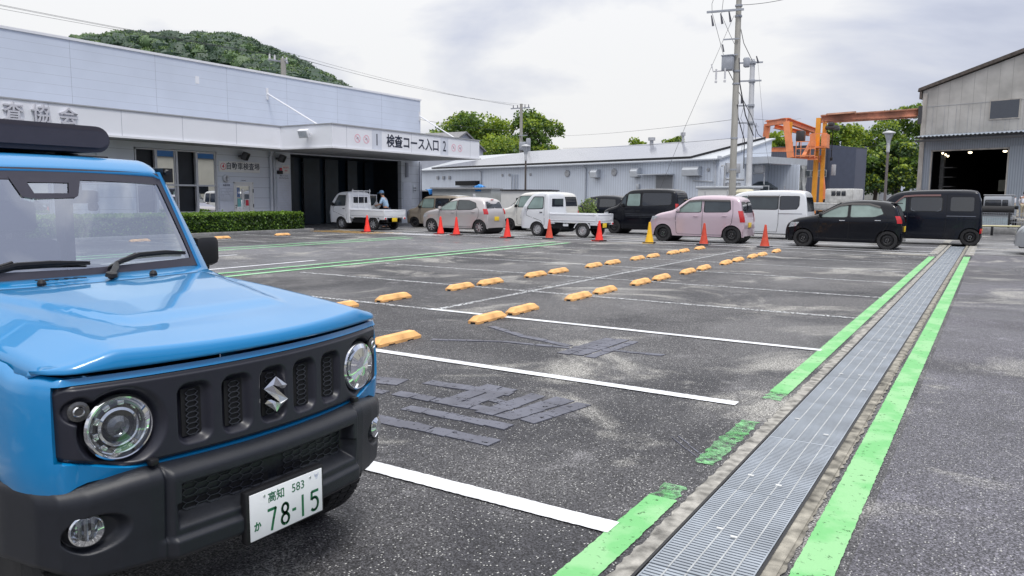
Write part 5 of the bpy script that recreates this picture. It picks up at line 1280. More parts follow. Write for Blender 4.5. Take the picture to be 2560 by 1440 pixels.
# ------------------------------------------------------------------ workshop with solar roof
RZ = -R_(18.33); E0 = (-14.48, 47.14, 0)
M['corr'] = siding('ribbed_cladding', (.70, .755, .84), .22, 'x', groove=.82, width=.05); M['solar'] = siding('solar_roof', (.26, .27, .31), .33, 'y', groove=1.5, width=.02, rough=.14)
M['shut'] = siding('roller_shutter', (.26, .27, .29), .09, True, groove=.7, width=.02); M['awn'] = mat('metal_hood', (.55, .58, .62), .35, .3, .05, 5)
ws_ = thing('workshop', 'low pale blue ribbed workshop with a solar panel roof beyond the waiting vehicles', 'building', E0, RZ)
rz_, rd = 5.42, 5.67; Lw = 34
b = MB(); b.box((-Lw, 0, 0), (0, .2, 3.93)); b.box((-Lw, .2, 0), (-Lw + .2, rd, 3.93))
b.prism([(.2, 0), (rd, 0), (rd, rz_), (.2, 4.0)], -.2, 0, 'x'); b.box((-Lw, rd - .2, 0), (-.2, rd, 5.2)); b.build('wall', M['corr'], ws_)
b = MB(); M4 = (rz_ - 4.0) / rd
def roofq(x0, x1, y0, y1, dz, th, m_=0): b.add([(x0, y0, 4.0 + y0*M4 + dz), (x1, y0, 4.0 + y0*M4 + dz), (x1, y1, 4.0 + y1*M4 + dz), (x0, y1, 4.0 + y1*M4 + dz), (x0, y0, 4.0 + y0*M4 + dz - th), (x1, y0, 4.0 + y0*M4 + dz - th), (x1, y1, 4.0 + y1*M4 + dz - th), (x0, y1, 4.0 + y1*M4 + dz - th)], [(0,1,2,3),(7,6,5,4),(0,4,5,1),(1,5,6,2),(2,6,7,3),(3,7,4,0)], m_)
roofq(-33.5, .12, -.35, 5.9, .02, .10); rf = b.build('roof', M['awn'], ws_)
b = MB(); b.add([(-31.5, -.02, 4.16), (-2.2, -.02, 4.16), (-.6, 5.8, 4.16 + 5.8*M4), (-24.5, 5.8, 4.16 + 5.8*M4)], [(0,1,2,3)]); b.build('solar_panel', M['solar'], rf)
b = MB(); b.box((-31.6, -.06, 4.03), (-2.1, -.02, 4.155)); b.add([(-2.15, -.05, 4.02), (-.55, 5.8, 4.02 + 5.8*M4), (-.55, 5.8, 4.16 + 5.8*M4), (-2.15, -.05, 4.16)], [(0,1,2,3)]); b.build('panel_edge', M['black'], rf)
b = MB(); b.rbox((-33.6, -.50, 3.83), (.05, -.36, 3.95), .03); b.rbox((.121, -.4, 3.88), (.16, .0, 4.10), .01); 
for x in (-24.0, -11.44, -.19): b.tube([(x, -.42, 3.83), (x, -.08, 3.6), (x, -.08, .02)], .055, 8)
b.build('gutter', M['gutter'], ws_)
def wallthing(name, label, cat, s, z, builder, grp=None):
    p = Vector((-s, 0, 0)); p.rotate(Euler((0, 0, RZ))); t = thing(name, label, cat, (E0[0] + p.x, E0[1] + p.y, z), RZ, grp); builder(t); return t
M['ventm'] = mat('vent_grey', (.42, .43, .45), .5, .1, .1, 10)
def rv(r): return lambda t: MB().lathe([(r, 0), (r*1.03, -.05), (r*.9, -.09), (r*.4, -.10), (0, -.07)], (0, 0, 0), (0, 1, 0), 20).build('vent_cover', M['ventm'], t)
def rv2(r): return lambda t: MB().lathe([(r, 0), (r*1.03, .05), (r*.9, .09), (r*.4, .10), (0, .07)], (0, -.0, 0), (0, -1, 0), 20).build('vent_cover', M['ventm'], t)
vents = [(21.16, .11, 'fifth'), (20.24, .11, 'sixth'), (17.63, .11, 'seventh'), (13.44, .26, 'large left'), (11.04, .13, 'ninth'), (8.69, .26, 'large right'), (7.16, .13, 'eleventh'), (2.65, .13, 'twelfth'), (.77, .11, 'rightmost')]
for s_, r, l in vents: wallthing('wall_vent', 'round vent cover on the ribbed workshop wall, %s round one counted from the left' % l if 'large' not in l else '%s round vent disc on the ribbed workshop wall' % l, 'vent', s_, 3.28, rv2(r), 'round vents on the workshop wall')
def cap(t): MB().rbox((-.13, -.18, -.22), (.13, 0, .10), .05).build('vent_hood', M['ventm'], t)
for s_, l in ((30.54, 'left'), (29.62, 'middle'), (28.68, 'right')): wallthing('hood_vent', 'small drooping vent hood at the left end of the workshop wall, %s one of three' % l, 'vent', s_, 3.25, cap, 'hooded vents on the workshop wall')
def duct(t):
    MB().prism([(0, -.28), (-.5, -.28), (-.52, .10), (-.35, .30), (0, .30)], -.30, .30, 'x').build('duct_hood', M['awn'], t); MB().box((-.27, -.48, -.30), (.27, -.03, -.285)).build('louvre', M['void'], t)
for s_, l in ((10.32, 'leftmost'), (6.53, 'second'), (2.16, 'third'), (1.56, 'rightmost')): wallthing('extractor_hood', 'square steel extractor hood on the workshop wall, %s of four' % l, 'extractor hood', s_, 3.20, duct, 'extractor hoods on the workshop wall')
b = MB(); b.box((-4.86, -.06, .1), (-3.5, -.01, 2.97)); sh_ = b.build('roller_shutter', M['shut'], ws_)
b = MB(); b.box((-6.04, -.75, 3.02), (-3.42, -.01, 3.08)); b.box((-4.94, -.08, .1), (-4.87, -.01, 3.0)); b.box((-3.49, -.08, .1), (-3.42, -.01, 3.0)); b.build('door_hood', M['awn'], ws_)
b = MB(); b.tube([(-1.86, -.10, 2.62), (-.4, -.10, 2.55)], .05, 8)
for x in (-19.9, -19.55, -19.25): b.tube([(x, -.08, 3.3), (x, -.08, .1)], .045, 6)
b.rbox((-6.6, -.12, 2.1), (-6.3, -.01, 2.45), .02); b.build('wall_pipe', M['awn'], ws_)
b = MB(); b.box((-27.2, -.5, 2.48), (-24.3, -.012, 2.85)); b.build('dark_opening', M['void'], ws_)
for (x, h, r, l) in ((-9.81, .55, .14, 'tall square-capped roof vent pipe on the workshop roof'), (-6.9, .75, .09, 'thin roof vent pipe right of the capped one')):
    p = Vector((x, 5.2, 0)); p.rotate(Euler((0, 0, RZ))); t = thing('roof_vent', l, 'vent', (E0[0] + p.x, E0[1] + p.y, 5.25)); b = MB(); b.cyl((0, 0, 0), (0, 0, h), r); b.lathe([(r, h), (r*1.9, h), (r*1.9, h + .22), (0, h + .24)], (0, 0, 0), (0, 0, 1), 14); b.build('pipe', M['ventm'], t)
p = Vector((-1.0, 5.3, 0)); p.rotate(Euler((0, 0, RZ))); t = thing('aerial', 'thin aerial mast with a small white dish on the workshop roof', 'aerial', (E0[0] + p.x, E0[1] + p.y, 5.3)); MB().tube([(0,0,0), (0,0,1.2)], .02, 5).build('mast', M['lampbox'], t); b = MB(); b.tube([(-.2,0,.95), (.2,0,.95)], .012, 4); b.tube([(-.12,0,1.05), (.12,0,1.05)], .012, 4); b.build('crossbar', M['lampbox'], t); MB().lathe([(0, 0), (.15, .03), (.22, .09)], (-.3, 0, .12), (0, -1, .3), 16).build('dish', M['lip'], t)
# gable side: porch roof, equipment
b = MB(); b.box((.005, 2.7, 3.78), (1.6, 7.3, 3.86)); b.box((.005, 2.64, 3.70), (1.6, 2.698, 4.12)); b.box((1.602, 2.64, 3.70), (1.66, 7.3, 4.12)); b.build('porch_roof', M['awn'], ws_)
b = MB(); b.box((.005, 5.4, 0), (2.2, 5.5, 3.7)); b.build('side_wall', M['corr'], ws_)
b = MB()
for (y, z) in ((.6, 3.1), (1.6, 3.1), (.7, 1.9), (1.7, 1.9)): b.rbox((.01, y, z), (.16, y + .42, z + .60), .02)
b.tube([(.1, .1, 3.5), (.35, .1, 3.5), (.35, .1, 0)], .06, 8); b.tube([(.22, .4, 2.7), (.22, 2.3, 2.7)], .07, 8); b.build('pipework', M['ventm'], ws_)
tk = thing('water_tank', 'dark covered water tank with a steel frame beside the workshop porch', 'tank', (-12.6, 50.3, 0), RZ)
MB().lathe([(.95, 0), (.95, 2.2), (.3, 2.6), (0, 2.62)], (0, 0, 0), (0, 0, 1), 6).build('cover', mat('black_sheet', (.012, .018, .025), .4, 0, .2, 4), tk)
b = MB(); 
for x in (-1.1, 1.0): 
    for y in (-.9, .9): b.tube([(x, y, 0), (x, y, 2.35)], .03, 5)
b.tube([(-1.1, -.9, 2.3), (1.0, -.9, 2.3)], .03, 5); b.tube([(-1.1, -.9, 1.7), (-.5, -.9, 1.7)], .03, 5); b.build('frame', M['ventm'], tk); MB().tube([(-.6, -.5, 2.4), (-.6, -.5, 3.1), (.4, -.5, 3.1), (.4, -.5, 2.4)], .04, 5).build('pipe_arch', M['ventm'], tk); MB().rbox((-.3, -.6, 3.12), (.35, -.3, 3.65), .08).build('horn_speaker', M['ventm'], tk)
p = thing('storage_cabinet', 'long pale grey outdoor cabinet in front of the workshop beside the utility pole', 'cabinet', (-12.9, 43.6, 0), RZ); MB().rbox((-1.7, -.4, 0), (1.9, .4, 2.05), .03).build('cabinet_body', M['signw'], p); MB().rbox((-1.8, -.5, 2.055), (2.0, .5, 2.2), .03).build('cabinet_top', M['awn'], p); b = MB(); b.box((-1.2, -.415, .1), (-1.18, -.402, 1.9)); b.box((.3, -.415, .1), (.32, -.402, 1.9)); b.build('door_seam', M['seam'], p)
p = thing('cream_tank', 'small cream plastic tank at the foot of the utility poles', 'tank', (-10.95, 40.2, 0)); MB().lathe([(.48, 0), (.48, 1.85), (.40, 1.98), (.15, 2.0), (0, 2.0)], (0, 0, 0), (0, 0, 1), 20).build('tank_body', mat('cream_plastic', (.62, .58, .42), .5, 0, .1, 3), p)
# cabins with blue sheet left of the workshop
c = thing('site_cabin', 'grey prefabricated cabin with flat roof behind the cream wagon', 'cabin', (-26.1, 36.4, 0), R_(17)); MB().box((-1.9, 0, 0), (1.7, 2.2, 1.93)).build('wall', mat('cabin_wall', (.42, .44, .44), .5, 0, .06, 3), c); MB().box((-2.0, -.1, 1.932), (1.75, 2.3, 2.02)).build('roof', M['ventm'], c); MB().rbox((.6, -.05, 1.45), (.75, -.001, 1.65), .01).build('lamp', M['lip'], c)
c = thing('glazed_cabin', 'pale cabin with a wide window strip right of the grey cabin', 'cabin', (-22.9, 37.8, 0), R_(17)); MB().box((-1.3, 0, 0), (1.6, 2.0, 1.86)).build('wall', M['signw'], c); MB().box((-1.35, -.08, 1.862), (1.7, 2.1, 1.93)).build('roof', M['black'], c); MB().box((-.4, -.02, .95), (1.5, -.003, 1.45)).build('window', M['g_mid'], c)
c = thing('shed', 'dark open shed half covered with blue sheet beside the hall end wall', 'shed', (-29.3, 36.6, 0), R_(17)); b = MB(); b.box((-1.2, 0, 0), (-1.1, 1.8, 1.8)); b.box((1.2, 0, 0), (1.3, 1.8, 1.8)); b.box((-1.1, 1.7, 0), (1.2, 1.8, 1.8)); b.build('wall', M['dark_in'], c); MB().box((-1.3, -.1, 1.80), (1.4, 1.9, 1.86)).build('roof', M['ventm'], c)
M['tarp'] = mat('blue_sheet', (.03, .24, .62), .4, 0, .25, 6)
def tarp(lbl, loc, sx, sy, h):
    t_ = thing('blue_sheet', lbl, 'tarpaulin', loc, R_(17)); G = []
    for i in range(14): G.append([(sx*(j/13 - .5), sy*(i/13 - .5), h*math.exp(-((j/13-.5)**2 + (i/13-.5)**2)*9) + random.uniform(-.03, .05) - (.25 if i < 2 and 2 < j < 11 else 0)) for j in range(14)])
    MB().grid(G).build('sheet', M['tarp'], t_, solid=.01)
tarp('blue plastic sheet draped over the front edge of the dark shed', (-28.0, 36.5, 1.88), 1.1, 1.3, .08); tarp('small crumpled blue sheet on the roof of the grey cabin', (-25.3, 36.9, 2.06), .6, .6, .14)
# gabled grey house behind
g = thing('gabled_house', 'grey gabled building with dark roof edge behind the canopy end', 'building', (-47.4, 66.4, 0), 0)
b = MB(); b.prism([(-3.4, 0), (3.4, 0), (3.4, 6.45), (0, 8.05), (-3.4, 6.45)], -14, 0, 'x'); b.build('wall', mat('grey_render', (.42, .44, .50), .6, 0, .05, 2), g)
b = MB(); b.prism([(-3.7, 6.32), (0, 8.07), (3.7, 6.32), (3.7, 6.47), (0, 8.25), (-3.7, 6.47)], -14.2, .25, 'x'); b.build('roof', mat('slate_roof', (.20, .20, .21), .6, 0, .2, 4), g)
# dark grey factory building behind the crane
dg = thing('grey_factory', 'dark slate grey factory building with a strip of windows behind the orange crane', 'building', (-13.45, 75.5, 0), RZ)
M['slate'] = siding('slate_cladding', (.10, .11, .15), .25, 'x', groove=.7, width=.05)
MB().box((-6.5, 0, 0), (.0, 8, 6.4)).build('wall', M['slate'], dg); MB().box((.001, .3, 0), (.42, 5, 6.45)).build('annex', mat('slate_panel', (.06, .072, .11), .5, 0, .1, 2), dg)
for k in range(6): o = MB().box((-4.35 + k*.78, -.04, 3.55), (-3.65 + k*.78, -.004, 4.2)).build('window', M['ventm'], dg); MB().box((-4.31 + k*.78, -.05, 3.6), (-3.69 + k*.78, -.041, 4.15)).build('pane', M['g_mid'], o)
MB().box((-6.6, -.1, 6.4), (0, 8.1, 6.5)).build('roof', M['lampbox'], dg)
# ------------------------------------------------------------------ old warehouse on the right
wh = thing('old_warehouse', 'tall weathered warehouse with corrugated walls and an open dark doorway on the right', 'building', (-4.83, 65.84, 0), RZ)
M['oldclad'] = siding('weathered_cladding', (.46, .45, .43), .80, 'x', groove=.7, width=.03, var=.22, rough=.8); M['corr2'] = siding('corrugated_sheet', (.30, .34, .40), .16, 'x', groove=.72, width=.05); M['rust'] = mat('old_eave', (.10, .085, .075), .8, 0, .4, 5); M['postw'] = mat('weathered_post', (.42, .40, .37), .8, 0, .3, 3, streak=(1, 1, .3))
b = MB(); b.box((-.25, 0, 0), (.68, .2, 6.2)); b.box((5.75, 0, 0), (16, .2, 6.2)); b.box((-.25, .001, 5.15), (16, .2, 6.2)) if False else b.box((.68, 0, 5.15), (5.75, .2, 6.2)); b.build('lower_wall', M['corr2'], wh)
b = MB(); b.prism([(-.25, 6.2), (16.2, 6.2), (16.2, 9.6), (8.2, 12.05), (-.25, 9.6)], 0, .2, 'y'); b.box((-.25, .2, 0), (-.05, 22, 9.5)); b.build('gable_wall', M['oldclad'], wh)
b = MB(); b.box((-.2, -.02, 7.40 + 1.0), (16, -.004, 8.43)); 
for k in range(20): b.box((.55 + k*.8, -.015, 6.3), (.565 + k*.8, -.004, 8.4))
b.build('cladding_strip', M['ventm'], wh)
b = MB(); b.prism([(-.55, 9.55), (8.2, 12.15), (16.6, 9.55), (16.6, 9.75), (8.2, 12.40), (-.50, 9.80)], -.25, 22, 'y'); b.box((-.42, -.2, 9.0), (-.26, 22, 9.55)); b.build('roof', M['rust'], wh)
b = MB(); b.box((-.1, -1.2, 6.05), (16, -.005, 6.10)); b.box((-.1, -1.25, 5.75), (16, -1.201, 5.90)); b.build('awning_frame', M['lampbox'], wh)
b = MB(); G = []
for x in np.arange(-.15, 16, .05): z_ = .04 * math.sin(x * 2 * math.pi / .28); G.append([(x, -1.35, 6.12 + z_), (x, .0, 6.32 + z_)])
b.grid(G); b.build('awning', M['corr2'], wh, solid=.01)
b = MB(); b.box((.62, -.06, 0), (.72, .0, 5.2)); b.box((.62, -.06, 5.1), (5.8, .0, 5.2)); b.box((5.70, -.06, 0), (5.80, .0, 5.2)); b.build('door_frame', M['postw'], wh)
b = MB(); b.box((5.82, -.10, .05), (10.5, -.03, 5.3)); b.build('sliding_door', M['corr2'], wh)
b = MB(); b.box((-.22, -.10, .0), (.10, -.004, 9.4)); b.build('corner_post', M['postw'], wh)
b = MB(); b.box((4.32, -.06, 7.15), (6.22, -.004, 8.50)); o = b.build('window', M['postw'], wh); MB().box((4.39, -.07, 7.22), (6.15, -.061, 8.43)).build('pane', mat('screened_pane', (.07, .08, .10), .4, 0, .05, 9), o)
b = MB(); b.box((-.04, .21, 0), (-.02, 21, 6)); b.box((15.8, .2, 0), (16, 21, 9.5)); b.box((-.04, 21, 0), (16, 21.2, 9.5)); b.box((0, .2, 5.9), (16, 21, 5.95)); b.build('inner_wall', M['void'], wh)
b = MB(); b.box((.95, .8, 0), (1.6, 4, 1.9)); b.box((1.0, .8, 2.1), (1.25, 1.1, 5)); 
for z in (2.5, 3.2, 3.9): b.box((.95, .8, z), (1.9, 1.6, z + .06))
b.build('shelf', mat('dim_shelf', (.06, .06, .06), .7, 0, .5, 3), wh); MB().box((4.6, 2, 2.2), (5.6, 3, 3.0)).build('crate', mat('dim_crate', (.08, .085, .07), .7, 0, .2, 2), wh)
M['bulb'] = emis('lit_bulb', (1.0, .84, .58, 1), 3.0)
for k, (s_, z, d_, l) in enumerate(((3.10, 4.98, .5, 'middle'), (5.34, 4.98, .5, 'right'), (1.12, 5.02, .8, 'first small left'), (1.28, 4.92, .9, 'second small left'), (1.42, 4.80, 1.0, 'third small left'))):
    p = Vector((s_, d_, 0)); p.rotate(Euler((0, 0, RZ))); r = .085 if k < 2 else .05
    t = thing('ceiling_lamp', 'lit lamp hanging inside the warehouse doorway, %s one' % l, 'lamp', (-4.83 + p.x, 65.84 + p.y, z), RZ, 'lit lamps inside the warehouse'); MB().lathe([(0, -.10), (r*1.3, -.07), (r*1.6, 0), (r, .06)], (0, 0, 0), (0, 0, 1), 14).build('bulb', M['bulb'], t); MB().lathe([(r*.5, .30), (r*1.4, .10), (r*1.7, .03)], (0, 0, 0), (0, 0, 1), 14).build('shade', M['lampbox'], t)
# cream block across the yard, behind the camera's right, mirrored in the hall windows
cb = thing('cream_block', 'cream building with a blue roof band mirrored in the hall windows', 'building', (27, 22, 0)); MB().box((0, -50, 0), (8, 60, 5.9)).build('wall', mat('cream_render', (.62, .60, .52), .6, 0, .05, 1), cb); MB().box((-.3, -50.3, 5.902), (8.3, 60.3, 7.6)).build('roof_band', mat('blue_band', (.015, .07, .18), .4, 0, .05, 1), cb)
for k in range(10): MB().box((-.02, -26 + k*8, 1.6), (-.002, -24.5 + k*8, 2.5)).build('window', M['g_dark'], cb)
# ------------------------------------------------------------------ cranes
M['crane'] = mat('orange_crane_paint', (.80, .28, .12), .5, 0, .15, 2); M['crane2'] = mat('yellow_orange_paint', (.76, .33, .03), .5, 0, .12, 2); M['beamr'] = mat('rusty_beam', (.48, .21, .13), .6, 0, .4, 1.2); M['beaml'] = mat('faded_beam_top', (.55, .30, .20), .6, 0, .3, 1.5)
def ibeam(b, p, q, w, h, mi=0):
    p = Vector(p); q = Vector(q); d = q - p; L_ = d.length; X = d.normalized(); up = Vector((0, 0, 1)) if abs(X.z) < .9 else Vector((0, 1, 0)); Y = up.cross(X).normalized(); Z = X.cross(Y)
    Mx = Matrix(((X.x, Y.x, Z.x, p.x), (X.y, Y.y, Z.y, p.y), (X.z, Y.z, Z.z, p.z), (0, 0, 0, 1))); t = w * .12
    b.box((0, -w/2, h/2 - t), (L_, w/2, h/2), mi, Mx); b.box((0, -w/2, -h/2), (L_, w/2, -h/2 + t), mi, Mx); b.box((0, -t/2, -h/2 + t), (L_, t/2, h/2 - t), mi, Mx)
def bbeam(b, p, q, w, h, mi=0):
    p = Vector(p); q = Vector(q); d = q - p; X = d.normalized(); up = Vector((0, 0, 1)) if abs(X.z) < .9 else Vector((0, 1, 0)); Y = up.cross(X).normalized(); Z = X.cross(Y)
    b.box((0, -w/2, -h/2), (d.length, w/2, h/2), mi, Matrix(((X.x, Y.x, Z.x, p.x), (X.y, Y.y, Z.y, p.y), (X.z, Y.z, Z.z, p.z), (0, 0, 0, 1))))
c1 = thing('gantry_crane', 'gantry crane whose long rusty beam runs to the old warehouse, standing on yellow-orange legs', 'crane', (-11.5, 62.3, 0))
b = MB(); ibeam(b, (.0, 0, 7.50), (6.3, 3.9, 8.05), .34, .52); ibeam(b, (.2, .0, 7.28), (6.1, 3.8, 7.75), .25, .18); b.build('main_beam', M['beamr'], c1)
b = MB(); bbeam(b, (.0, 0, 7.80), (6.3, 3.9, 8.35), .36, .05); bbeam(b, (.4, -.1, 7.84), (2.2, 1.0, 8.02), .30, .12); b.build('beam_top', M['beaml'], c1)
b = MB(); bbeam(b, (-.13, -.6, 0), (-.18, 0, 7.6), .32, .30); bbeam(b, (.36, -.35, 0), (.26, .1, 7.3), .26, .26); b.build('leg', M['crane2'], c1)
b = MB(); bbeam(b, (.80, -.2, 0), (.12, .0, 4.8), .20, .26); bbeam(b, (-.12, -.1, 4.4), (.3, .1, 4.4), .2, .2); b.build('brace', M['crane'], c1)
b = MB()
b.box((-.45, -1.5, 5.30), (.75, -.35, 5.42)); b.box((-.42, -1.5, 5.42), (-.38, -1.46, 6.35)); b.box((-.45, -1.5, 6.30), (.75, -1.46, 6.36)); b.box((-.45, -1.52, 5.42), (-.05, -1.49, 6.3)); b.box((.35, -1.52, 5.42), (.75, -1.49, 6.3)); b.box((.71, -1.5, 5.42), (.75, -.4, 6.3)); b.box((-.45, -1.5, 5.42), (-.42, -.4, 6.3)); b.build('operator_platform', M['crane'], c1)
b = MB(); b.rbox((.35, -.3, 6.72), (1.3, .3, 7.0), .08); b.rbox((.55, -.35, 6.98), (.95, .2, 7.25), .06); b.rbox((1.0, -.3, 6.62), (1.35, .1, 6.85), .05); b.build('hoist', M['lampbox'], c1)
b = MB(); b.tube([(.88, -.1, 6.7), (.88, -.1, 4.6)], .03, 5); b.rbox((.80, -.18, 4.4), (.98, -.02, 4.65), .03); b.build('hoist_cable', M['black'], c1)
MB().rbox((.95, -.2, 3.3), (1.25, -.05, 4.1), .02).build('control_box', M['ventm'], c1)
MB().box((6.2, 3.5, 7.2), (6.75, 4.1, 8.5)).build('end_carriage', M['lampbox'], c1)
c2 = thing('small_gantry_crane', 'smaller orange portal crane with a railed platform left of the long beam crane', 'crane', (-13.2, 60.5, 0))
b = MB(); ibeam(b, (-2.85, 4.0, 7.55), (-.1, -1.5, 7.20), .36, .40); ibeam(b, (-.1, -1.5, 7.20), (.45, 7.0, 7.02), .36, .40); ibeam(b, (-2.85, 4.0, 7.6), (-1.3, 5.2, 7.8), .4, .45); ibeam(b, (-1.8, 2.2, 7.15), (.35, 4.6, 6.65), .30, .30); b.build('top_beam', M['crane'], c2)
b = MB(); bbeam(b, (-3.3, 3.6, 0), (-2.8, 4.0, 7.5), .40, .50); b.build('leg', M['crane'], c2)
b = MB(); bbeam(b, (.36, -1.6, 4.5), (-.08, -1.5, 7.1), .42, .46); bbeam(b, (-.05, -2.0, 0), (.40, -1.6, 4.5), .30, .34); b.build('leg', M['crane'], c2)
b = MB(); bbeam(b, (.75, -.8, 3.8), (1.25, 2.5, 6.4), .28, .34); bbeam(b, (.30, -1.4, .0), (.75, -.8, 3.8), .28, .3); b.build('leg', M['crane'], c2)
b = MB(); bbeam(b, (.14, -1.3, 5.0), (.20, -1.42, 7.1), .22, .26); b.build('yellow_strip', M['crane2'], c2)
b = MB(); ibeam(b, (.45, -1.5, 4.45), (2.0, -.6, 4.5), .34, .26); ibeam(b, (-4.0, 3.0, 5.45), (.3, -1.3, 5.1), .2, .30)
for z in (4.95, 5.45, 5.95): bbeam(b, (.70, -1.6, z - .3), (1.9, -.95, z - .28), .05, .06)
for t_ in (0, .25, .75, 1): bbeam(b, (.70 + 1.2*t_, -1.6 + .65*t_, 4.5), (.70 + 1.2*t_, -1.6 + .65*t_, 5.66), .05, .06)
b.build('platform', M['crane'], c2)
b = MB(); b.rbox((.25, .2, 5.8), (.85, .8, 6.6), .08); b.tube([(.5, .5, 5.9), (.45, .5, 5.3), (.35, .5, 5.05), (.55, .5, 5.0)], .05, 6); b.build('hoist', M['lampbox'], c2)
b = MB(); G = []
for i in range(12):
    G.append([(.75 + .9 * (j/9) + .05*math.sin(i*1.7+j), -2.3 + .12*math.sin(j*2.1 + i*.4), .8 + i*.32 - (.5*(j/9)**2 if i > 9 else 0)) for j in range(10)])
b.grid(G); b.build('grey_cover', mat('grey_canvas', (.36, .37, .37), .7, 0, .2, 3), c2)
# ------------------------------------------------------------------ poles and lamps
M['polec'] = mat('concrete_pole', (.34, .33, .30), .8, 0, .18, 2, streak=(3, 3, .4)); M['poleg'] = mat('galvanised_pole', (.52, .53, .55), .5, .2, .08, 2); M['steelg'] = mat('grey_steel', (.36, .38, .42), .5, .2, .1, 5); M['brown'] = mat('brown_lamp_post', (.085, .07, .065), .5, 0, .1, 4); M['wire'] = mat('wire', (.06, .06, .07), .5, 0, 0); M['ins'] = mat('insulator', (.10, .10, .12), .3, 0, 0); M['porc'] = mat('porcelain', (.6, .6, .62), .3, 0, 0)
p1 = thing('utility_pole', 'tall brownish concrete utility pole with crossarms and a switch box in front of the workshop', 'utility pole', (-10.75, 37.25, 0))
MB().cyl((0, .0, 0), (-.35, .95, 12.5), .175, .125, 18).build('shaft', M['polec'], p1)
def P1(z, dx=0, dy=0): f = z / 12.5; return Vector((-.35*f + dx, .95*f + dy, z))
b = MB(); b.box((-1.45, -.28, -.045), (.28, -.18, .045), M=Matrix.Translation(P1(10.45, .0, -.05)) @ Matrix.Rotation(R_(10), 4, 'Z')); b.box((-.65, -.25, -.03), (.1, -.19, .03), M=Matrix.Translation(P1(9.1)) @ Matrix.Rotation(R_(10), 4, 'Z')); b.box((-.65, -.25, -.03), (.1, -.19, .03), M=Matrix.Translation(P1(8.35))); b.box((-.9, -.25, 0), (.6, -.2, .06), M=Matrix.Translation(P1(11.35))); b.build('crossarm', M['steelg'], p1)
b = MB()
for z in (11.3, 10.7, 10.2, 7.6, 7.0, 4.4, 2.9): c_ = P1(z); b.cyl(c_ - Vector((0,0,.04)), c_ + Vector((0,0,.04)), .175, .175, 16)
b.build('band', M['steelg'], p1)
tr = MB(); tr.rbox((-.72, -.45, 7.62), (-.20, -.02, 8.30), .03); tr.rbox((-.75, -.48, 8.28), (-.17, .0, 8.34), .02); tr = tr.build('switch_box', M['steelg'], p1); tr.location = (-.1, .55, 0)
b = MB()
for x in (-1.05, -.62):
    b.tube([(x, .1, 7.7), (x, .1, 7.2)], .045, 8); b.tube([(x, .1, 7.15), (x, .1, 7.05)], .06, 8)
b.tube([(-1.3, .1, 7.95), (-1.2, .1, 7.6), (-.3, .25, 7.62)], .035, 6); b.build('cutout_fuse', M['porc'], p1)
b = MB(); b.rbox((.12, .45, 7.75), (.38, .75, 8.2), .05); b.build('meter_case', M['steelg'], p1)
for (x, z) in ((-1.40, 10.35), (-.95, 10.4), (-.55, 10.45)):
    a_ = Vector((x - .15, .6, z)); MB().tube([a_, a_ + Vector((.1, 0, -.5))], [.03, .06], 8).build('insulator', M['ins'], p1)
MB().tube([(-1.0, .75, 8.95), (-.92, .75, 8.6)], .04, 6).build('insulator', M['ins'], p1)
b = MB()
b.tube([(-1.5, .6, 10.4), (-1.3, .7, 9.7), (-.9, .75, 8.35)], .012, 4); b.tube([(-1.05, .6, 10.3), (-.6, .7, 9.3), (-.3, .75, 8.7)], .012, 4)
b.tube([(-1.52, .6, 10.4), (-1.55, .6, 10.9), (-1.4, .6, 11.3), (-1.0, .6, 11.8)], .012, 4); b.tube([(-1.05, .6, 10.4), (-1.0, .6, 11.0), (-.6, .6, 11.7)], .012, 4)
b.tube([(-.15, .8, 9.6), (-.6, 3, 9.35), (-1.1, 6.6, 9.05)], .018, 5); b.tube([(-.10, .55, 8.2), (-.02, .55, 7.0), (-.2, 2.4, 5.7), (-.5, 5.2, 4.9)], .030, 6); b.tube([(-.04, .35, 6.0), (-.02, .5, 5.4), (.05, 1.5, 4.4), (.05, 1.6, 3.0)], .026, 6)
b.build('cable', M['wire'], p1)
p2 = thing('utility_pole', 'shorter pale steel utility pole just right of the concrete pole', 'utility pole', (-11.45, 42.8, 0)); MB().cyl((0, 0, 0), (-.42, 1.15, 9.15), .175, .13, 16).build('shaft', M['poleg'], p2)
def P2(z): f = z / 9.15; return Vector((-.42*f, 1.15*f, z))
b = MB()
for z, l0, l1 in ((8.95, -.75, .55), (7.95, -.95, .5), (6.6, -.8, .15), (5.65, -.7, .15)): c_ = P2(z); b.box((l0, -.22, -.04), (l1, -.14, .04), M=Matrix.Translation(c_) @ Matrix.Rotation(R_(15), 4, 'Z')); b.cyl(c_ - Vector((0, 0, .08)), c_ + Vector((0, 0, .08)), .18, n=14)
b.build('crossarm', M['steelg'], p2)
b = MB()
for x, z in ((-.35, 8.8), (.35, 8.9), (-.5, 6.75), (-.7, 6.75)): c_ = P2(z) + Vector((x, -.1, 0)); MB().tube([c_, c_ + Vector((-.1 if z > 8 else 0, -.1, .38))], [.055, .03], 7).build('insulator', M['ins'], p2)
b = MB(); b.tube([(-.3, -4.5, 8.2), (-.2, -2, 7.0), (-.1, .2, 6.0), (.3, .2, 5.0), (.6, .6, 4.7)], .02, 5); b.tube([P2(8.9) + Vector((.3, 0, 0)), (.6, .3, 5), (1.0, .3, 3)], .008, 4); b.tube([P2(6.6) + Vector((-.4,0,0)), (-.7, .3, 5.9), (-.5, .3, 5.5), (-.55, .2, 4)], .014, 4); b.build('cable', M['wire'], p2)
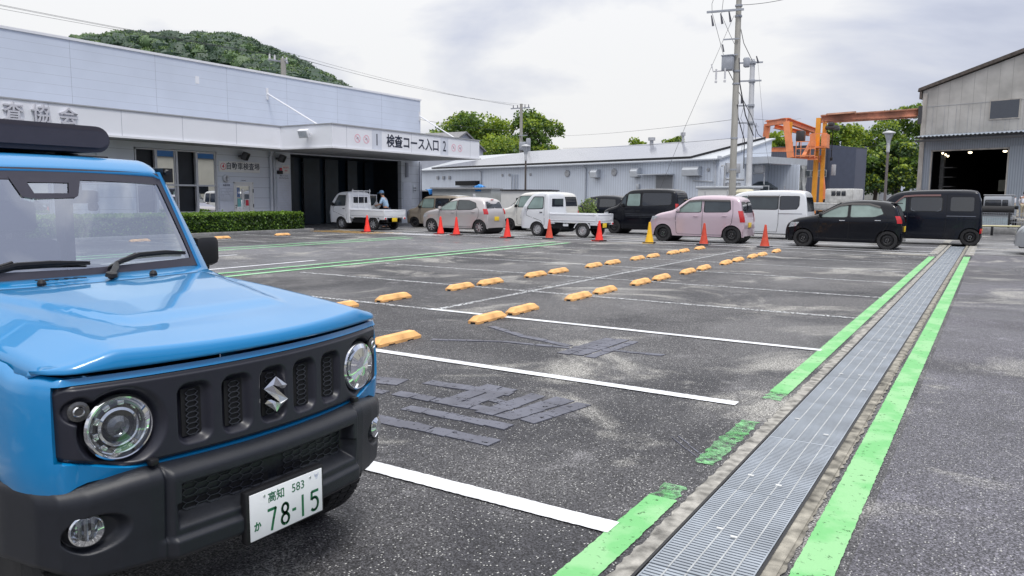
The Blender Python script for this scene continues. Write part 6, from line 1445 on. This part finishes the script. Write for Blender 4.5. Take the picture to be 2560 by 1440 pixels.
def lamp_post(lbl, loc, h, mp_, mh):
    t = thing('street_lamp', lbl, 'street lamp', loc, 0, 'street lamps'); MB().cyl((0, 0, 0), (0, 0, h*.83), .075, .06, 14).build('post', mp_, t)
    MB().lathe([(.065, h*.78), (.085, h*.79), (.085, h*.87), (.07, h*.88)], (0, 0, 0), (0, 0, 1), 14).build('collar', mh, t)
    MB().lathe([(.09, h*.86), (.14, h*.90), (.27, h*.965), (.27, h*.972), (0, h*.972)], (0, 0, 0), (0, 0, 1), 4).build('lantern', M['lampbody'], t); MB().lathe([(.31, h*.972), (.29, h*.985), (.05, h), (0, h)], (0, 0, 0), (0, 0, 1), 20).build('cap', mh, t)
M['lampbody'] = mat('frosted_lantern', (.45, .47, .50), .3, 0, .1, 8)
lamp_post('street lamp with grey post in front of the trees on the right', (-4.75, 43.5, 0), 4.98, mat('lamp_post_grey', (.16, .14, .14), .45, .1, .1, 4), M['poleg']); lamp_post('street lamp with brown post in front of the middle of the workshop', (-26.05, 43.3, 0), 4.9, M['brown'], M['poleg'])
dp = thing('distant_utility_pole', 'distant concrete utility pole with a transformer in front of the trees', 'utility pole', (-47.6, 78.0, 0)); MB().cyl((0, 0, 0), (0, 0, 12.3), .24, .17, 12).build('shaft', M['polec'], dp)
b = MB(); b.box((-1.4, -.1, 11.75), (1.2, 0, 11.88)); b.box((-.2, -.3, 8.6), (1.0, -.2, 8.7)); b.build('crossarm', M['steelg'], dp); 
for x in (-1.1, -.5, .5, 1.0): MB().cyl((x, 0, 11.88), (x, 0, 12.2), .07, .04, 8).build('insulator', M['ins'], dp)
b = MB(); b.rbox((.0, -.5, 6.9), (.9, .1, 7.9), .1); b.rbox((.9, -.4, 6.7), (1.3, .1, 8.3), .1); b.build('transformer', M['steelg'], dp)
rp = thing('rooftop_pole_top', 'top of a concrete utility pole with crossarm rising behind the hall roof', 'utility pole', (-47.9, 42.7, 0)); MB().cyl((0, 0, 0), (0, 0, 12.1), .24, .2, 12).build('shaft', M['polec'], rp); b = MB(); b.box((-.7, -.9, 11.9), (-.55, 1.0, 12.02), M=None); b.box((-.7, -.05, 11.9), (.4, .05, 12.0)); b.build('crossarm', M['steelg'], rp); 
for y in (-.8, -.3, .5, .9): MB().cyl((-.62, y, 12.02), (-.62, y, 12.4), .08, .05, 8).build('insulator', M['porc'], rp)
def sag(a, c, s, n=18): a = Vector(a); c = Vector(c); return [a.lerp(c, i/n) - Vector((0, 0, s*4*(i/n)*(1-i/n))) for i in range(n+1)]
def wire(lbl, segs, r=.02):
    b = MB(); [b.tube(sag(*s), r, 4) for s in segs]; tag(b.build('overhead_wire', M['wire']), lbl, 'wire', 'overhead wires')
wire('bundle of wires running from behind the hall to the distant utility pole', [((-48.5, 42.0, 12.9), (-48.6, 78, 12.15), .4), ((-48.5, 42.6, 12.6), (-48.1, 78, 12.15), .45), ((-48.5, 43.4, 12.6), (-46.8, 78, 12.15), .6)], .011)
wire('wires above the left part of the hall roof', [((-48.5, 42.6, 12.4), (-50, 8, 12.3), .3), ((-48.5, 43.4, 12.4), (-50, 9, 12.6), .3), ((-48.5, 42.0, 12.4), (-50, 7, 12.7), .3)], .012)
wire('lower wire from the hall to the distant utility pole', [((-40, 40, 8.2), (-47.6, 77.9, 9.2), .5)], .015)
wire('guy wire slanting down left from the concrete pole', [((-11.3, 38.2, 10.3), (-12.9, 36.4, 5.0), .0), ((-12.9, 36.4, 5.0), (-14.2, 35.0, .3), .0)], .009)
wire('thin wire from the workshop area to the concrete pole', [((-46.5, 77.9, 8.6), (-10.9, 37.6, 5.3), .3), ((-28, 52, 5.2), (-10.85, 37.5, 4.4), .1)], .010)
wire('cable leaving the concrete pole top toward the upper right', [((-11.05, 38.2, 11.2), (-3, 45.5, 12.35), .1), ((-11.1, 38.1, 10.75), (-8.5, 40.4, 11.45), .12), ((-11.2, 38.4, 11.4), (4, 50, 13.3), .2)], .014)
wire('thin wire between the steel pole and the crane', [((-11.7, 43.6, 5.9), (-12.5, 60, 7.4), .1), ((-11.7, 43.6, 4.0), (-3, 66, 6.2), .2)], .010)
# ------------------------------------------------------------------ small things behind the queue
ft = thing('flatbed_truck', 'white flatbed truck seen from behind between the white minivan and the trees', 'truck', (-8.35, 47.8, 0), R_(-12))
M['dirtyw'] = mat('dirty_white_paint', (.52, .52, .51), .5, 0, .2, 5)
MB().rbox((-.85, 2.0, .75), (.85, 3.6, 2.15), .08).build('cab', M['dirtyw'], ft); b = MB(); b.rbox((-.85, -.02, .9), (.85, .03, 1.32), .01); b.rbox((-.85, .03, .9), (-.80, 2.0, 1.32), .01); b.rbox((.80, .03, .9), (.85, 2.0, 1.32), .01); b.box((-.8, .03, .85), (.8, 2.0, .9))
for z in (.98, 1.22): b.box((-.8, -.03, z), (.8, -.02, z + .03))
for x in (-.75, -.25, .25, .75): b.box((x - .02, -.035, .9), (x + .02, -.02, 1.32))
b.build('bed', M['dirtyw'], ft)
b = MB(); b.rbox((-.80, 1.9, 1.35), (.80, 1.95, 2.12), .02); b.build('headboard', M['dirtyw'], ft)
for x in (-.42, -.12, .18): MB().rbox((x, 1.885, 1.72), (x + .24, 1.898, 2.0), .02).build('window', M['g_dark'], ft)
MB().rbox((-.78, -.05, .68), (-.52, -.02, .80), .01).build('tail_light', M['amber'], ft); MB().rbox((.52, -.05, .68), (.78, -.02, .80), .01).build('tail_light', M['tail'], ft)
MB().rbox((-.85, 2.2, 1.0), (-1.0, 2.35, 1.5), .02).build('side_mirror', M['black'], ft)
MB().box((-.5, .0, .4), (.5, 3.4, .82)).build('chassis', M['void'], ft)
for x in (-.72, .72):
    for y in (.6, 3.0): o = tyre_small(.33).build('wheel', M['rubber'], ft); o.location = (x, y, .33); o.rotation_euler = (0, 0, R_(90)); MB().lathe([(.22, .0), (0, 0)], (0,0,0), (0,1,0), 16).build('rim', M['greyrim'], o)
sv = thing('offroad_wagon', 'old silver off-road wagon seen from behind with a covered spare wheel roll beyond the fence', 'car', (.15, 52.0, -.1), R_(-6))
MB().rbox((-.78, 0, .5), (.78, 3.6, 1.12), .08).build('body', M['p_grey'], sv); MB().rbox((-.70, .05, 1.12), (.70, 2.4, 1.88), .10).build('cabin', M['p_grey'], sv)
b = MB(); b.rbox((-.60, .02, 1.30), (.18, .048, 1.66), .04); b.rbox((.24, .02, 1.30), (.52, .048, 1.66), .04); b.build('rear_window', M['g_dark'], sv)
b = MB(); b.cyl((-.72, -.18, 1.08), (.85, -.18, 1.08), .24, n=18); b.build('spare_wheel_cover', M['rubber'], sv)
MB().rbox((-.70, -.012, .22), (.68, -.001, .80), .03).build('tail_panel', mat('pale_blue_panel', (.55, .66, .68), .3, 0, .1, 5, coat=.6), sv); b = MB(); b.rbox((-.8, -.08, .06), (.78, 0, .28), .03); b.rbox((-.78, -.03, .72), (.76, .0, .92), .02); b.build('rear_bumper', M['p_grey'], sv)
MB().rbox((.80, .6, 1.12), (.98, .75, 1.32), .03).build('side_mirror', M['black'], sv); MB().rbox((-.72, .1, 1.90), (.68, 2.2, 1.95), .02).build('roof_rack', M['ventm'], sv)
for x in (-.68, .68):
    for y in (.7, 2.9): o = tyre_small(.33).build('wheel', M['rubber'], sv); o.location = (x, y, .34); o.rotation_euler = (0, 0, R_(90)); MB().lathe([(.22, .0), (0, 0)], (0,0,0), (0,1,0), 16).build('rim', M['greyrim'], o)
fn = thing('mesh_fence', 'low wire mesh fence with a dark post behind the waiting lanes at the right', 'fence', (1.6, 41.5, 0))
MB().rbox((-1.02, -.04, .0), (-.94, .04, 1.0), .01).build('post', M['black'], fn); o = MB().rbox((2.2, -.04, 0), (2.28, .04, 1.0), .01).build('post', M['black'], fn)
b = MB()
for x in np.arange(-2.3, 3.5, .09): b.box((x - .006, -.006, .15), (x + .006, .006, .95))
for z in (.15, .35, .55, .75, .95): b.box((-2.3, -.008, z - .010), (3.5, .008, z + .010))
b.build('mesh', M['steelg'], fn)
b = MB(); b.rbox((-3.6, 40.8, -.02), (6, 41.05, .30), .03); struct(b.build('kerb', M['kerb']))
bb = thing('barrier_bar', 'thin yellow and white barrier bar lying on low supports behind the lanes', 'barrier', (1.2, 39.5, 0)); MB().cyl((-2.0, 0, .40), (2.2, 0, .44), .035).build('bar', mat('pale_yellow', (.62, .58, .35), .5, 0, .1, 3), bb); b = MB()
for x in (-1.2, 1.2): b.rbox((x - .05, -.1, 0), (x + .05, .1, .40), .01)
b.build('support', M['black'], bb)
# parked cars glimpsed over the planting
sh = mk(P_wagon, .99, .18, 2.40, .295, tail=.28)
def simple_car(name, lbl, loc, paint, rz=0):
    t = make_car(name, lbl, sh, loc, M[paint], 'steel', [([(1.03, 1.03), (1.92, 1.045), (1.92, 1.43), (1.52, 1.40)], 'g_mid'), ([(2.05, 1.045), (2.80, 1.065), (2.92, 1.16), (2.88, 1.42), (2.05, 1.44)], 'g_dark')], [], (.98, 1.55), (1.02, 1.42), [], (.10, .70, .30, .18), None, None, group='cars parked by the workshop'); t.rotation_euler = (0, 0, rz); return t
simple_car('dark_parked_car', 'dark parked car half hidden behind the planting by the workshop', (-18.6, 34.6, 0), 'p_navy'); simple_car('white_parked_car', 'white parked car half hidden behind the planting by the workshop', (-22.4, 34.0, -.12), 'p_white')
M['pl1'] = leafmat('pale_leaf', (.24, .30, .12)); M['pl2'] = leafmat('fresh_leaf', (.15, .24, .06))
def shrub(lbl, loc, w, h, n, mats=('pl1', 'pl2')):
    t = thing('shrub', lbl, 'shrub', loc, 0, 'young shrubs in front of the workshop'); b = MB(); st_ = MB()
    for k in range(9):
        x = random.uniform(-w/2, w/2); y = random.uniform(-.3, .3); hh = h * random.uniform(.6, 1.05); tx = x + random.uniform(-.15, .15); st_.tube([(x*.4, y*.3, 0), (x*.8, y, hh*.5), (tx, y, hh)], [.015, .01, .004], 4)
        m_ = n // 9; tt = rng.uniform(.25, 1, m_); leaves(b, np.stack([x*.8 + (tx-x*.8)*tt + rng.normal(0, .08, m_), y + rng.normal(0, .07, m_), hh*tt], 1), .045, rng.choice([0, 1], m_).tolist())
    b.build('foliage', [M[q] for q in mats], t); st_.build('stems', M['bark'], t)
for i, (x, y, w, h, l) in enumerate(((-17.9, 32.2, .8, 1.25, 'pale leafy shrub right behind the second white truck cab'), (-16.9, 32.3, 1.1, 1.1, 'low pale shrub between the truck cab and the tall black minivan'), (-15.9, 32.2, 1.1, 1.45, 'tall pale shrub touching the nose of the tall black minivan'), (-20.0, 33.2, .5, 1.5, 'single thin shrub by the workshop wall behind the second truck'))): shrub(l, (x, y, 0), w, h, 700)
# ------------------------------------------------------------------ people
M['skin'] = mat('skin', (.42, .22, .14), .55, 0, .05, 20); M['hair'] = mat('black_hair', (.01, .009, .009), .5, 0, .2, 60)
def skinmesh(chains, radii, name, m_, parent, sub=2):
    verts = []; edges = []; idx = {}; rr = []
    def vid(p):
        k = tuple(round(c, 4) for c in p)
        if k not in idx: idx[k] = len(verts); verts.append(p); rr.append(.05)
        return idx[k]
    for ch, rs in zip(chains, radii):
        for i, p in enumerate(ch):
            v = vid(p); rr[v] = max(rr[v], rs[i]) if rr[v] != .05 else rs[i]
            if i: edges.append((vid(ch[i-1]), v))
    me = bpy.data.meshes.new(name); me.from_pydata(verts, edges, []); o = bpy.data.objects.new(name, me); C.objects.link(o)
    sk = o.modifiers.new('s', 'SKIN'); sk.use_smooth_shade = True
    for i, v in enumerate(me.skin_vertices[0].data): v.radius = (rr[i], rr[i]); v.use_root = (i == 0)
    sb = o.modifiers.new('u', 'SUBSURF'); sb.levels = sub; sb.render_levels = sub
    dg_ = bpy.context.evaluated_depsgraph_get(); dg_.update(); m2 = bpy.data.meshes.new_from_object(o.evaluated_get(dg_)); bpy.data.objects.remove(o)
    m2.name = name; m2.materials.clear(); m2.materials.append(m_); m2.polygons.foreach_set('use_smooth', [True]*len(m2.polygons))
    q = bpy.data.objects.new(name, m2); C.objects.link(q); q.parent = parent; return q
def person(lbl, loc, rz, lean, shirt, trousers, hat, longsleeve, arms, stride=.12, holding=None):
    t = thing('person', lbl, 'person', loc, rz)
    # facing +x ; pelvis at .92
    pel = (0, 0, .92); ws1 = (lean*.25, 0, 1.08); ch = (lean*.7, 0, 1.27); nk = (lean*1.0, 0, 1.46); hd = (lean*1.25 + .02, 0, 1.56); ht = (lean*1.4 + .02, 0, 1.66)
    C_ = [[pel, ws1, ch, nk, hd, ht]]; Rr = [[.13, .12, .145, .052, .082, .085]]; Ac = []; Ar = []; Lc = []; Lr = []
    for s in (-1, 1):
        hip = (0, s*.09, .86); kn = (s*stride*.6 + .03, s*.10, .48); an = (s*stride - .02, s*.10, .09); toe = (s*stride + .14, s*.11, .04)
        C_.append([pel, hip, kn, an, toe]); Rr.append([.13, .095, .062, .042, .035]); Lc.append([pel, hip, kn, an]); Lr.append([.14, .108, .078, .062])
        sh_ = (lean*.85, s*.18, 1.38); el, wr = arms[0 if s < 0 else 1]
        C_.append([ch, sh_, el, wr]); Rr.append([.145, .055, .040, .028]); Ac.append([ch, sh_, el] + ([wr] if longsleeve else [])); Ar.append([.16, .075, .060] + ([.045] if longsleeve else []))
        d = (Vector(wr) - Vector(el)).normalized(); side = d.orthogonal().normalized(); palm = Vector(wr) + d*.05
        C_.append([wr, tuple(palm)]); Rr.append([.028, .030])
        for k in range(4): a_ = palm + side*(k - 1.5)*.018 + d*.03; C_.append([tuple(palm), tuple(a_), tuple(a_ + d*(.045 + .01*(k in (1, 2))) + Vector((.01, 0, -.015)))]); Rr.append([.03, .010, .008])
        th_ = Vector(wr) + d*.02 + side*.03; C_.append([wr, tuple(th_), tuple(th_ + d*.03 + side*.015)]); Rr.append([.028, .011, .008])
    skinmesh(C_, Rr, 'body', M['skin'], t)
    skinmesh([[pel, ws1, ch, (lean*.93, 0, 1.40)]] + Ac, [[.150, .145, .168, .09]] + Ar, 'shirt', shirt, t)
    skinmesh(Lc, Lr, 'trousers', trousers, t)
    b = MB(); hc = Vector((lean*1.35 + .015, 0, 1.64))
    if hat: b.lathe([(0, .13), (.07, .115), (.105, .07), (.112, .0), (.108, -.01)], hc, (.1, 0, 1), 20); b.rbox((.08, -.08, -.012), (.20, .08, .004), .005, M=Matrix.Translation(hc)); b.build('cap', hat, t)
    b = MB(); b.lathe([(0, .11), (.06, .098), (.094, .05), (.098, -.02), (.085, -.07), (.05, -.10)] if not hat else [(.09, .0), (.098, -.03), (.085, -.075), (.05, -.10)], hc - Vector((.022, 0, .01)), (0, 0, 1), 20); b.build('hair', M['hair'], t)
    b = MB(); b.lathe([(0, .02), (.012, .008), (.014, 0)], hc + Vector((.085, 0, -.06)), (1, 0, -.2), 8); 
    for s in (-1, 1): b.rbox((-.02, s*.092 - .008, -.075), (.015, s*.092 + .008, -.02), .006, M=Matrix.Translation(hc))
    b.build('face_features', M['skin'], t); b = MB()
    for s in (-1, 1): b.rbox((.080, s*.032 - .012, -.04), (.088, s*.032 + .012, -.03), .003, M=Matrix.Translation(hc))
    b.build('eyes', M['hair'], t); b = MB()
    for s in (-1, 1): b.rbox((s*stride - .09, s*.10 - .045, 0), (s*stride + .17, s*.10 + .045, .09), .03)
    b.build('shoes', M['black'], t)
    if holding: MB().rbox((-.12, -.01, -.16), (.12, .01, .16), .004, M=Matrix.Translation(holding) @ Matrix.Rotation(R_(50), 4, 'Y')).build('clipboard', M['ventm'], t)
    return t
M['ltblue'] = mat('light_blue_cloth', (.32, .46, .62), .8, 0, .08, 20); M['bluecap'] = mat('blue_cap', (.12, .22, .36), .7, 0, .05, 20); M['navycloth'] = mat('navy_cloth', (.02, .03, .06), .8, 0, .1, 20); M['beigecloth'] = mat('beige_cloth', (.45, .40, .30), .8, 0, .08, 20); M['whitecloth'] = mat('white_cloth', (.72, .73, .80), .8, 0, .05, 20)
person('man in a light blue shirt and blue cap leaning beside the first white truck', (-24.0, 27.35, 0), R_(200), .16, M['ltblue'], M['navycloth'], M['bluecap'], False, [((.24, -.22, 1.12), (.44, -.10, 1.08)), ((.22, .24, 1.12), (.44, .10, 1.06))], .08, Vector((.46, .0, 1.06)))
person('man in a white shirt and beige trousers walking away at the far right', (1.62, 59.2, .38), R_(80), .05, M['whitecloth'], M['beigecloth'], None, True, [((.0, -.27, 1.14), (.10, -.28, .94)), ((.04, .27, 1.14), (.20, .26, .96))], .16)
struct(MB().rbox((-3, 56.5, 0), (9, 64.5, .38), .02).build('raised_yard', M['concrete']))
# ------------------------------------------------------------------ trees and hill
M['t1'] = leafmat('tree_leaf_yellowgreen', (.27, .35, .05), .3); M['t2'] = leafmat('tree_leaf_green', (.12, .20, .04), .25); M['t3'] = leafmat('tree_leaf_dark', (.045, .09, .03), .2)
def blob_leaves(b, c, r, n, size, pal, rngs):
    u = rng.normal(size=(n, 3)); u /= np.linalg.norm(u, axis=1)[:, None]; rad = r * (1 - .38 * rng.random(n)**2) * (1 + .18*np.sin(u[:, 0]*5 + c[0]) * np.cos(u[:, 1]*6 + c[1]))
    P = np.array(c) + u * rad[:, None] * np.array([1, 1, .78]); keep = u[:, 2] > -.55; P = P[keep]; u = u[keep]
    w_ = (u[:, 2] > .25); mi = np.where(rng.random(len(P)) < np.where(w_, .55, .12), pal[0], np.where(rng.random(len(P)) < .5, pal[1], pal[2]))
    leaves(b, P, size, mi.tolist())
def tree(lbl, loc, h, w, pal, n=6500, trunk=.28, size=.17, nb=26, crown0=.32, group='trees behind the buildings'):
    t = thing('tree', lbl, 'tree', loc, 0, group); b = MB(); tb = MB(); tb.tube([(0, 0, 0), (w*.02, 0, h*.2), (-w*.02, .1, h*.45), (0, 0, h*.75)], [trunk, trunk*.8, trunk*.5, trunk*.2], 8)
    for k in range(nb):
        a = random.uniform(0, 2*math.pi); q = random.random()**.5; zf = random.random(); z = h*(crown0 + (1-crown0-.10)*zf); rr = w/2 * (math.sin(math.pi * (.16 + .72*zf)))*q*.80
        r = w * random.uniform(.10, .185); c = (rr*math.cos(a), rr*math.sin(a), min(z, h - r*.8)); blob_leaves(b, c, r, n//nb, size, random.choice(pal), rng)
        if k % 2 == 0: tb.tube([(0, 0, h*(.18 + .3*zf)), (c[0]*.5, c[1]*.5, (h*.25 + c[2])/2), c], [trunk*.35, trunk*.2, trunk*.07], 5)
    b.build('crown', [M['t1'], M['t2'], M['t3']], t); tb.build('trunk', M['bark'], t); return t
bright = [(0, 0, 1), (0, 1, 1), (0, 1, 2)]; midp = [(0, 1, 1), (1, 1, 2), (0, 1, 2)]; dk = [(1, 2, 2), (1, 1, 2), (0, 2, 2)]
tree('bright yellow-green tree just right of the grey factory', (-16.4, 102.5, 0), 11.0, 8.0, bright, 13000, crown0=.25)
tree('darker green tree behind the right street lamp', (-12.9, 106.5, 0), 11.8, 9.5, midp, 13000, crown0=.25)
tree('tall yellow-green tree touching the left edge of the old warehouse', (-9.8, 112, 0), 14.4, 10, midp, 14000, crown0=.25)
tree('dark low tree under the long crane beam', (-13.9, 95, 0), 7.6, 7.5, dk, 8000, crown0=.30)
tree('dark low tree in front of the warehouse corner', (-9.4, 97, 0), 8.4, 7.5, dk, 8000, crown0=.30)
tree('yellow-green tree top between the two cranes and the workshop gable', (-23.4, 99, 0), 10.3, 5.5, bright, 6000)
tree('round bright tree seen over the middle of the solar roof', (-44.6, 106, 0), 10.5, 5.5, bright, 5000); tree('wider bright tree seen over the solar roof near the aerial', (-39.9, 109, 0), 11.1, 6.0, bright, 5000); tree('small bright tree at the right end of the treetops over the solar roof', (-37.6, 110, 0), 10.2, 4, bright, 3000)
tree('large dark camphor tree right of the distant utility pole', (-54.2, 92.5, 0), 13.6, 10.5, midp, 20000, size=.19, nb=44, crown0=.2); tree('broad dark green tree behind the gabled house', (-64.2, 92, 0), 13.6, 14, midp, 22000, size=.19, nb=44, crown0=.2); tree('bright shrubby tree at the foot of the camphor tree', (-54.4, 84, 0), 9.8, 10, bright, 13000, crown0=.15); tree('green tree left of the gabled house by the hall corner', (-63.0, 80.5, 0), 10.6, 8, midp, 9000, crown0=.2); tree('bright tree between the gabled house and the distant pole', (-59.4, 90.0, 0), 12.6, 10.5, bright, 15000, nb=36, crown0=.2)
wl_ = thing('white_storehouse', 'low white storehouse wall glimpsed under the trees right of the factory', 'building', (-17.5, 116, 0), RZ); MB().box((-3, 0, 0), (4.5, 4, 3.0)).build('wall', M['signw'], wl_); MB().box((-3.2, -.2, 3.002), (4.7, 4.2, 3.2)).build('roof', M['ventm'], wl_)
# hill
ridge = [(-560, 150, 30), (-500, 190, 55), (-455, 222, 74), (-431, 241, 82), (-407, 257, 86), (-370, 268, 84), (-338, 275, 81), (-314, 278, 72), (-280, 273, 58), (-259, 273, 48), (-235, 275, 28), (-205, 280, 8)]
RX = np.array([r[0] for r in ridge]); RY = np.array([r[1] for r in ridge]); RZZ = np.array([r[2] - 3.0 for r in ridge])
def hillz(x, v): return np.interp(x, RX, RZZ) * (math.sin(v * math.pi / 2) ** .9)
G = []
for v in np.linspace(0, 1, 14):
    G.append([(x + (1-v)*95*.55, y - (1-v)*150*.62 + 0, float(zz) * math.sin(v*math.pi/2)**.9 - .5) for x, y, zz in zip(np.linspace(-560, -205, 60), np.interp(np.linspace(-560, -205, 60), RX, RY), np.interp(np.linspace(-560, -205, 60), RX, RZZ))])
G.append([(x - 120, y + 150, -1) for x, y in zip(np.linspace(-560, -205, 60), np.interp(np.linspace(-560, -205, 60), RX, RY))])
struct(MB().grid(G).build('hill', mat('hill_ground', (.03, .055, .02), .9, 0, .3, .05)))
b = MB(); base = bmesh.new(); bmesh.ops.create_icosphere(base, subdivisions=2, radius=1); bv_ = np.array([v.co[:] for v in base.verts]); bf_ = [[v.index for v in f.verts] for f in base.faces]; base.free()
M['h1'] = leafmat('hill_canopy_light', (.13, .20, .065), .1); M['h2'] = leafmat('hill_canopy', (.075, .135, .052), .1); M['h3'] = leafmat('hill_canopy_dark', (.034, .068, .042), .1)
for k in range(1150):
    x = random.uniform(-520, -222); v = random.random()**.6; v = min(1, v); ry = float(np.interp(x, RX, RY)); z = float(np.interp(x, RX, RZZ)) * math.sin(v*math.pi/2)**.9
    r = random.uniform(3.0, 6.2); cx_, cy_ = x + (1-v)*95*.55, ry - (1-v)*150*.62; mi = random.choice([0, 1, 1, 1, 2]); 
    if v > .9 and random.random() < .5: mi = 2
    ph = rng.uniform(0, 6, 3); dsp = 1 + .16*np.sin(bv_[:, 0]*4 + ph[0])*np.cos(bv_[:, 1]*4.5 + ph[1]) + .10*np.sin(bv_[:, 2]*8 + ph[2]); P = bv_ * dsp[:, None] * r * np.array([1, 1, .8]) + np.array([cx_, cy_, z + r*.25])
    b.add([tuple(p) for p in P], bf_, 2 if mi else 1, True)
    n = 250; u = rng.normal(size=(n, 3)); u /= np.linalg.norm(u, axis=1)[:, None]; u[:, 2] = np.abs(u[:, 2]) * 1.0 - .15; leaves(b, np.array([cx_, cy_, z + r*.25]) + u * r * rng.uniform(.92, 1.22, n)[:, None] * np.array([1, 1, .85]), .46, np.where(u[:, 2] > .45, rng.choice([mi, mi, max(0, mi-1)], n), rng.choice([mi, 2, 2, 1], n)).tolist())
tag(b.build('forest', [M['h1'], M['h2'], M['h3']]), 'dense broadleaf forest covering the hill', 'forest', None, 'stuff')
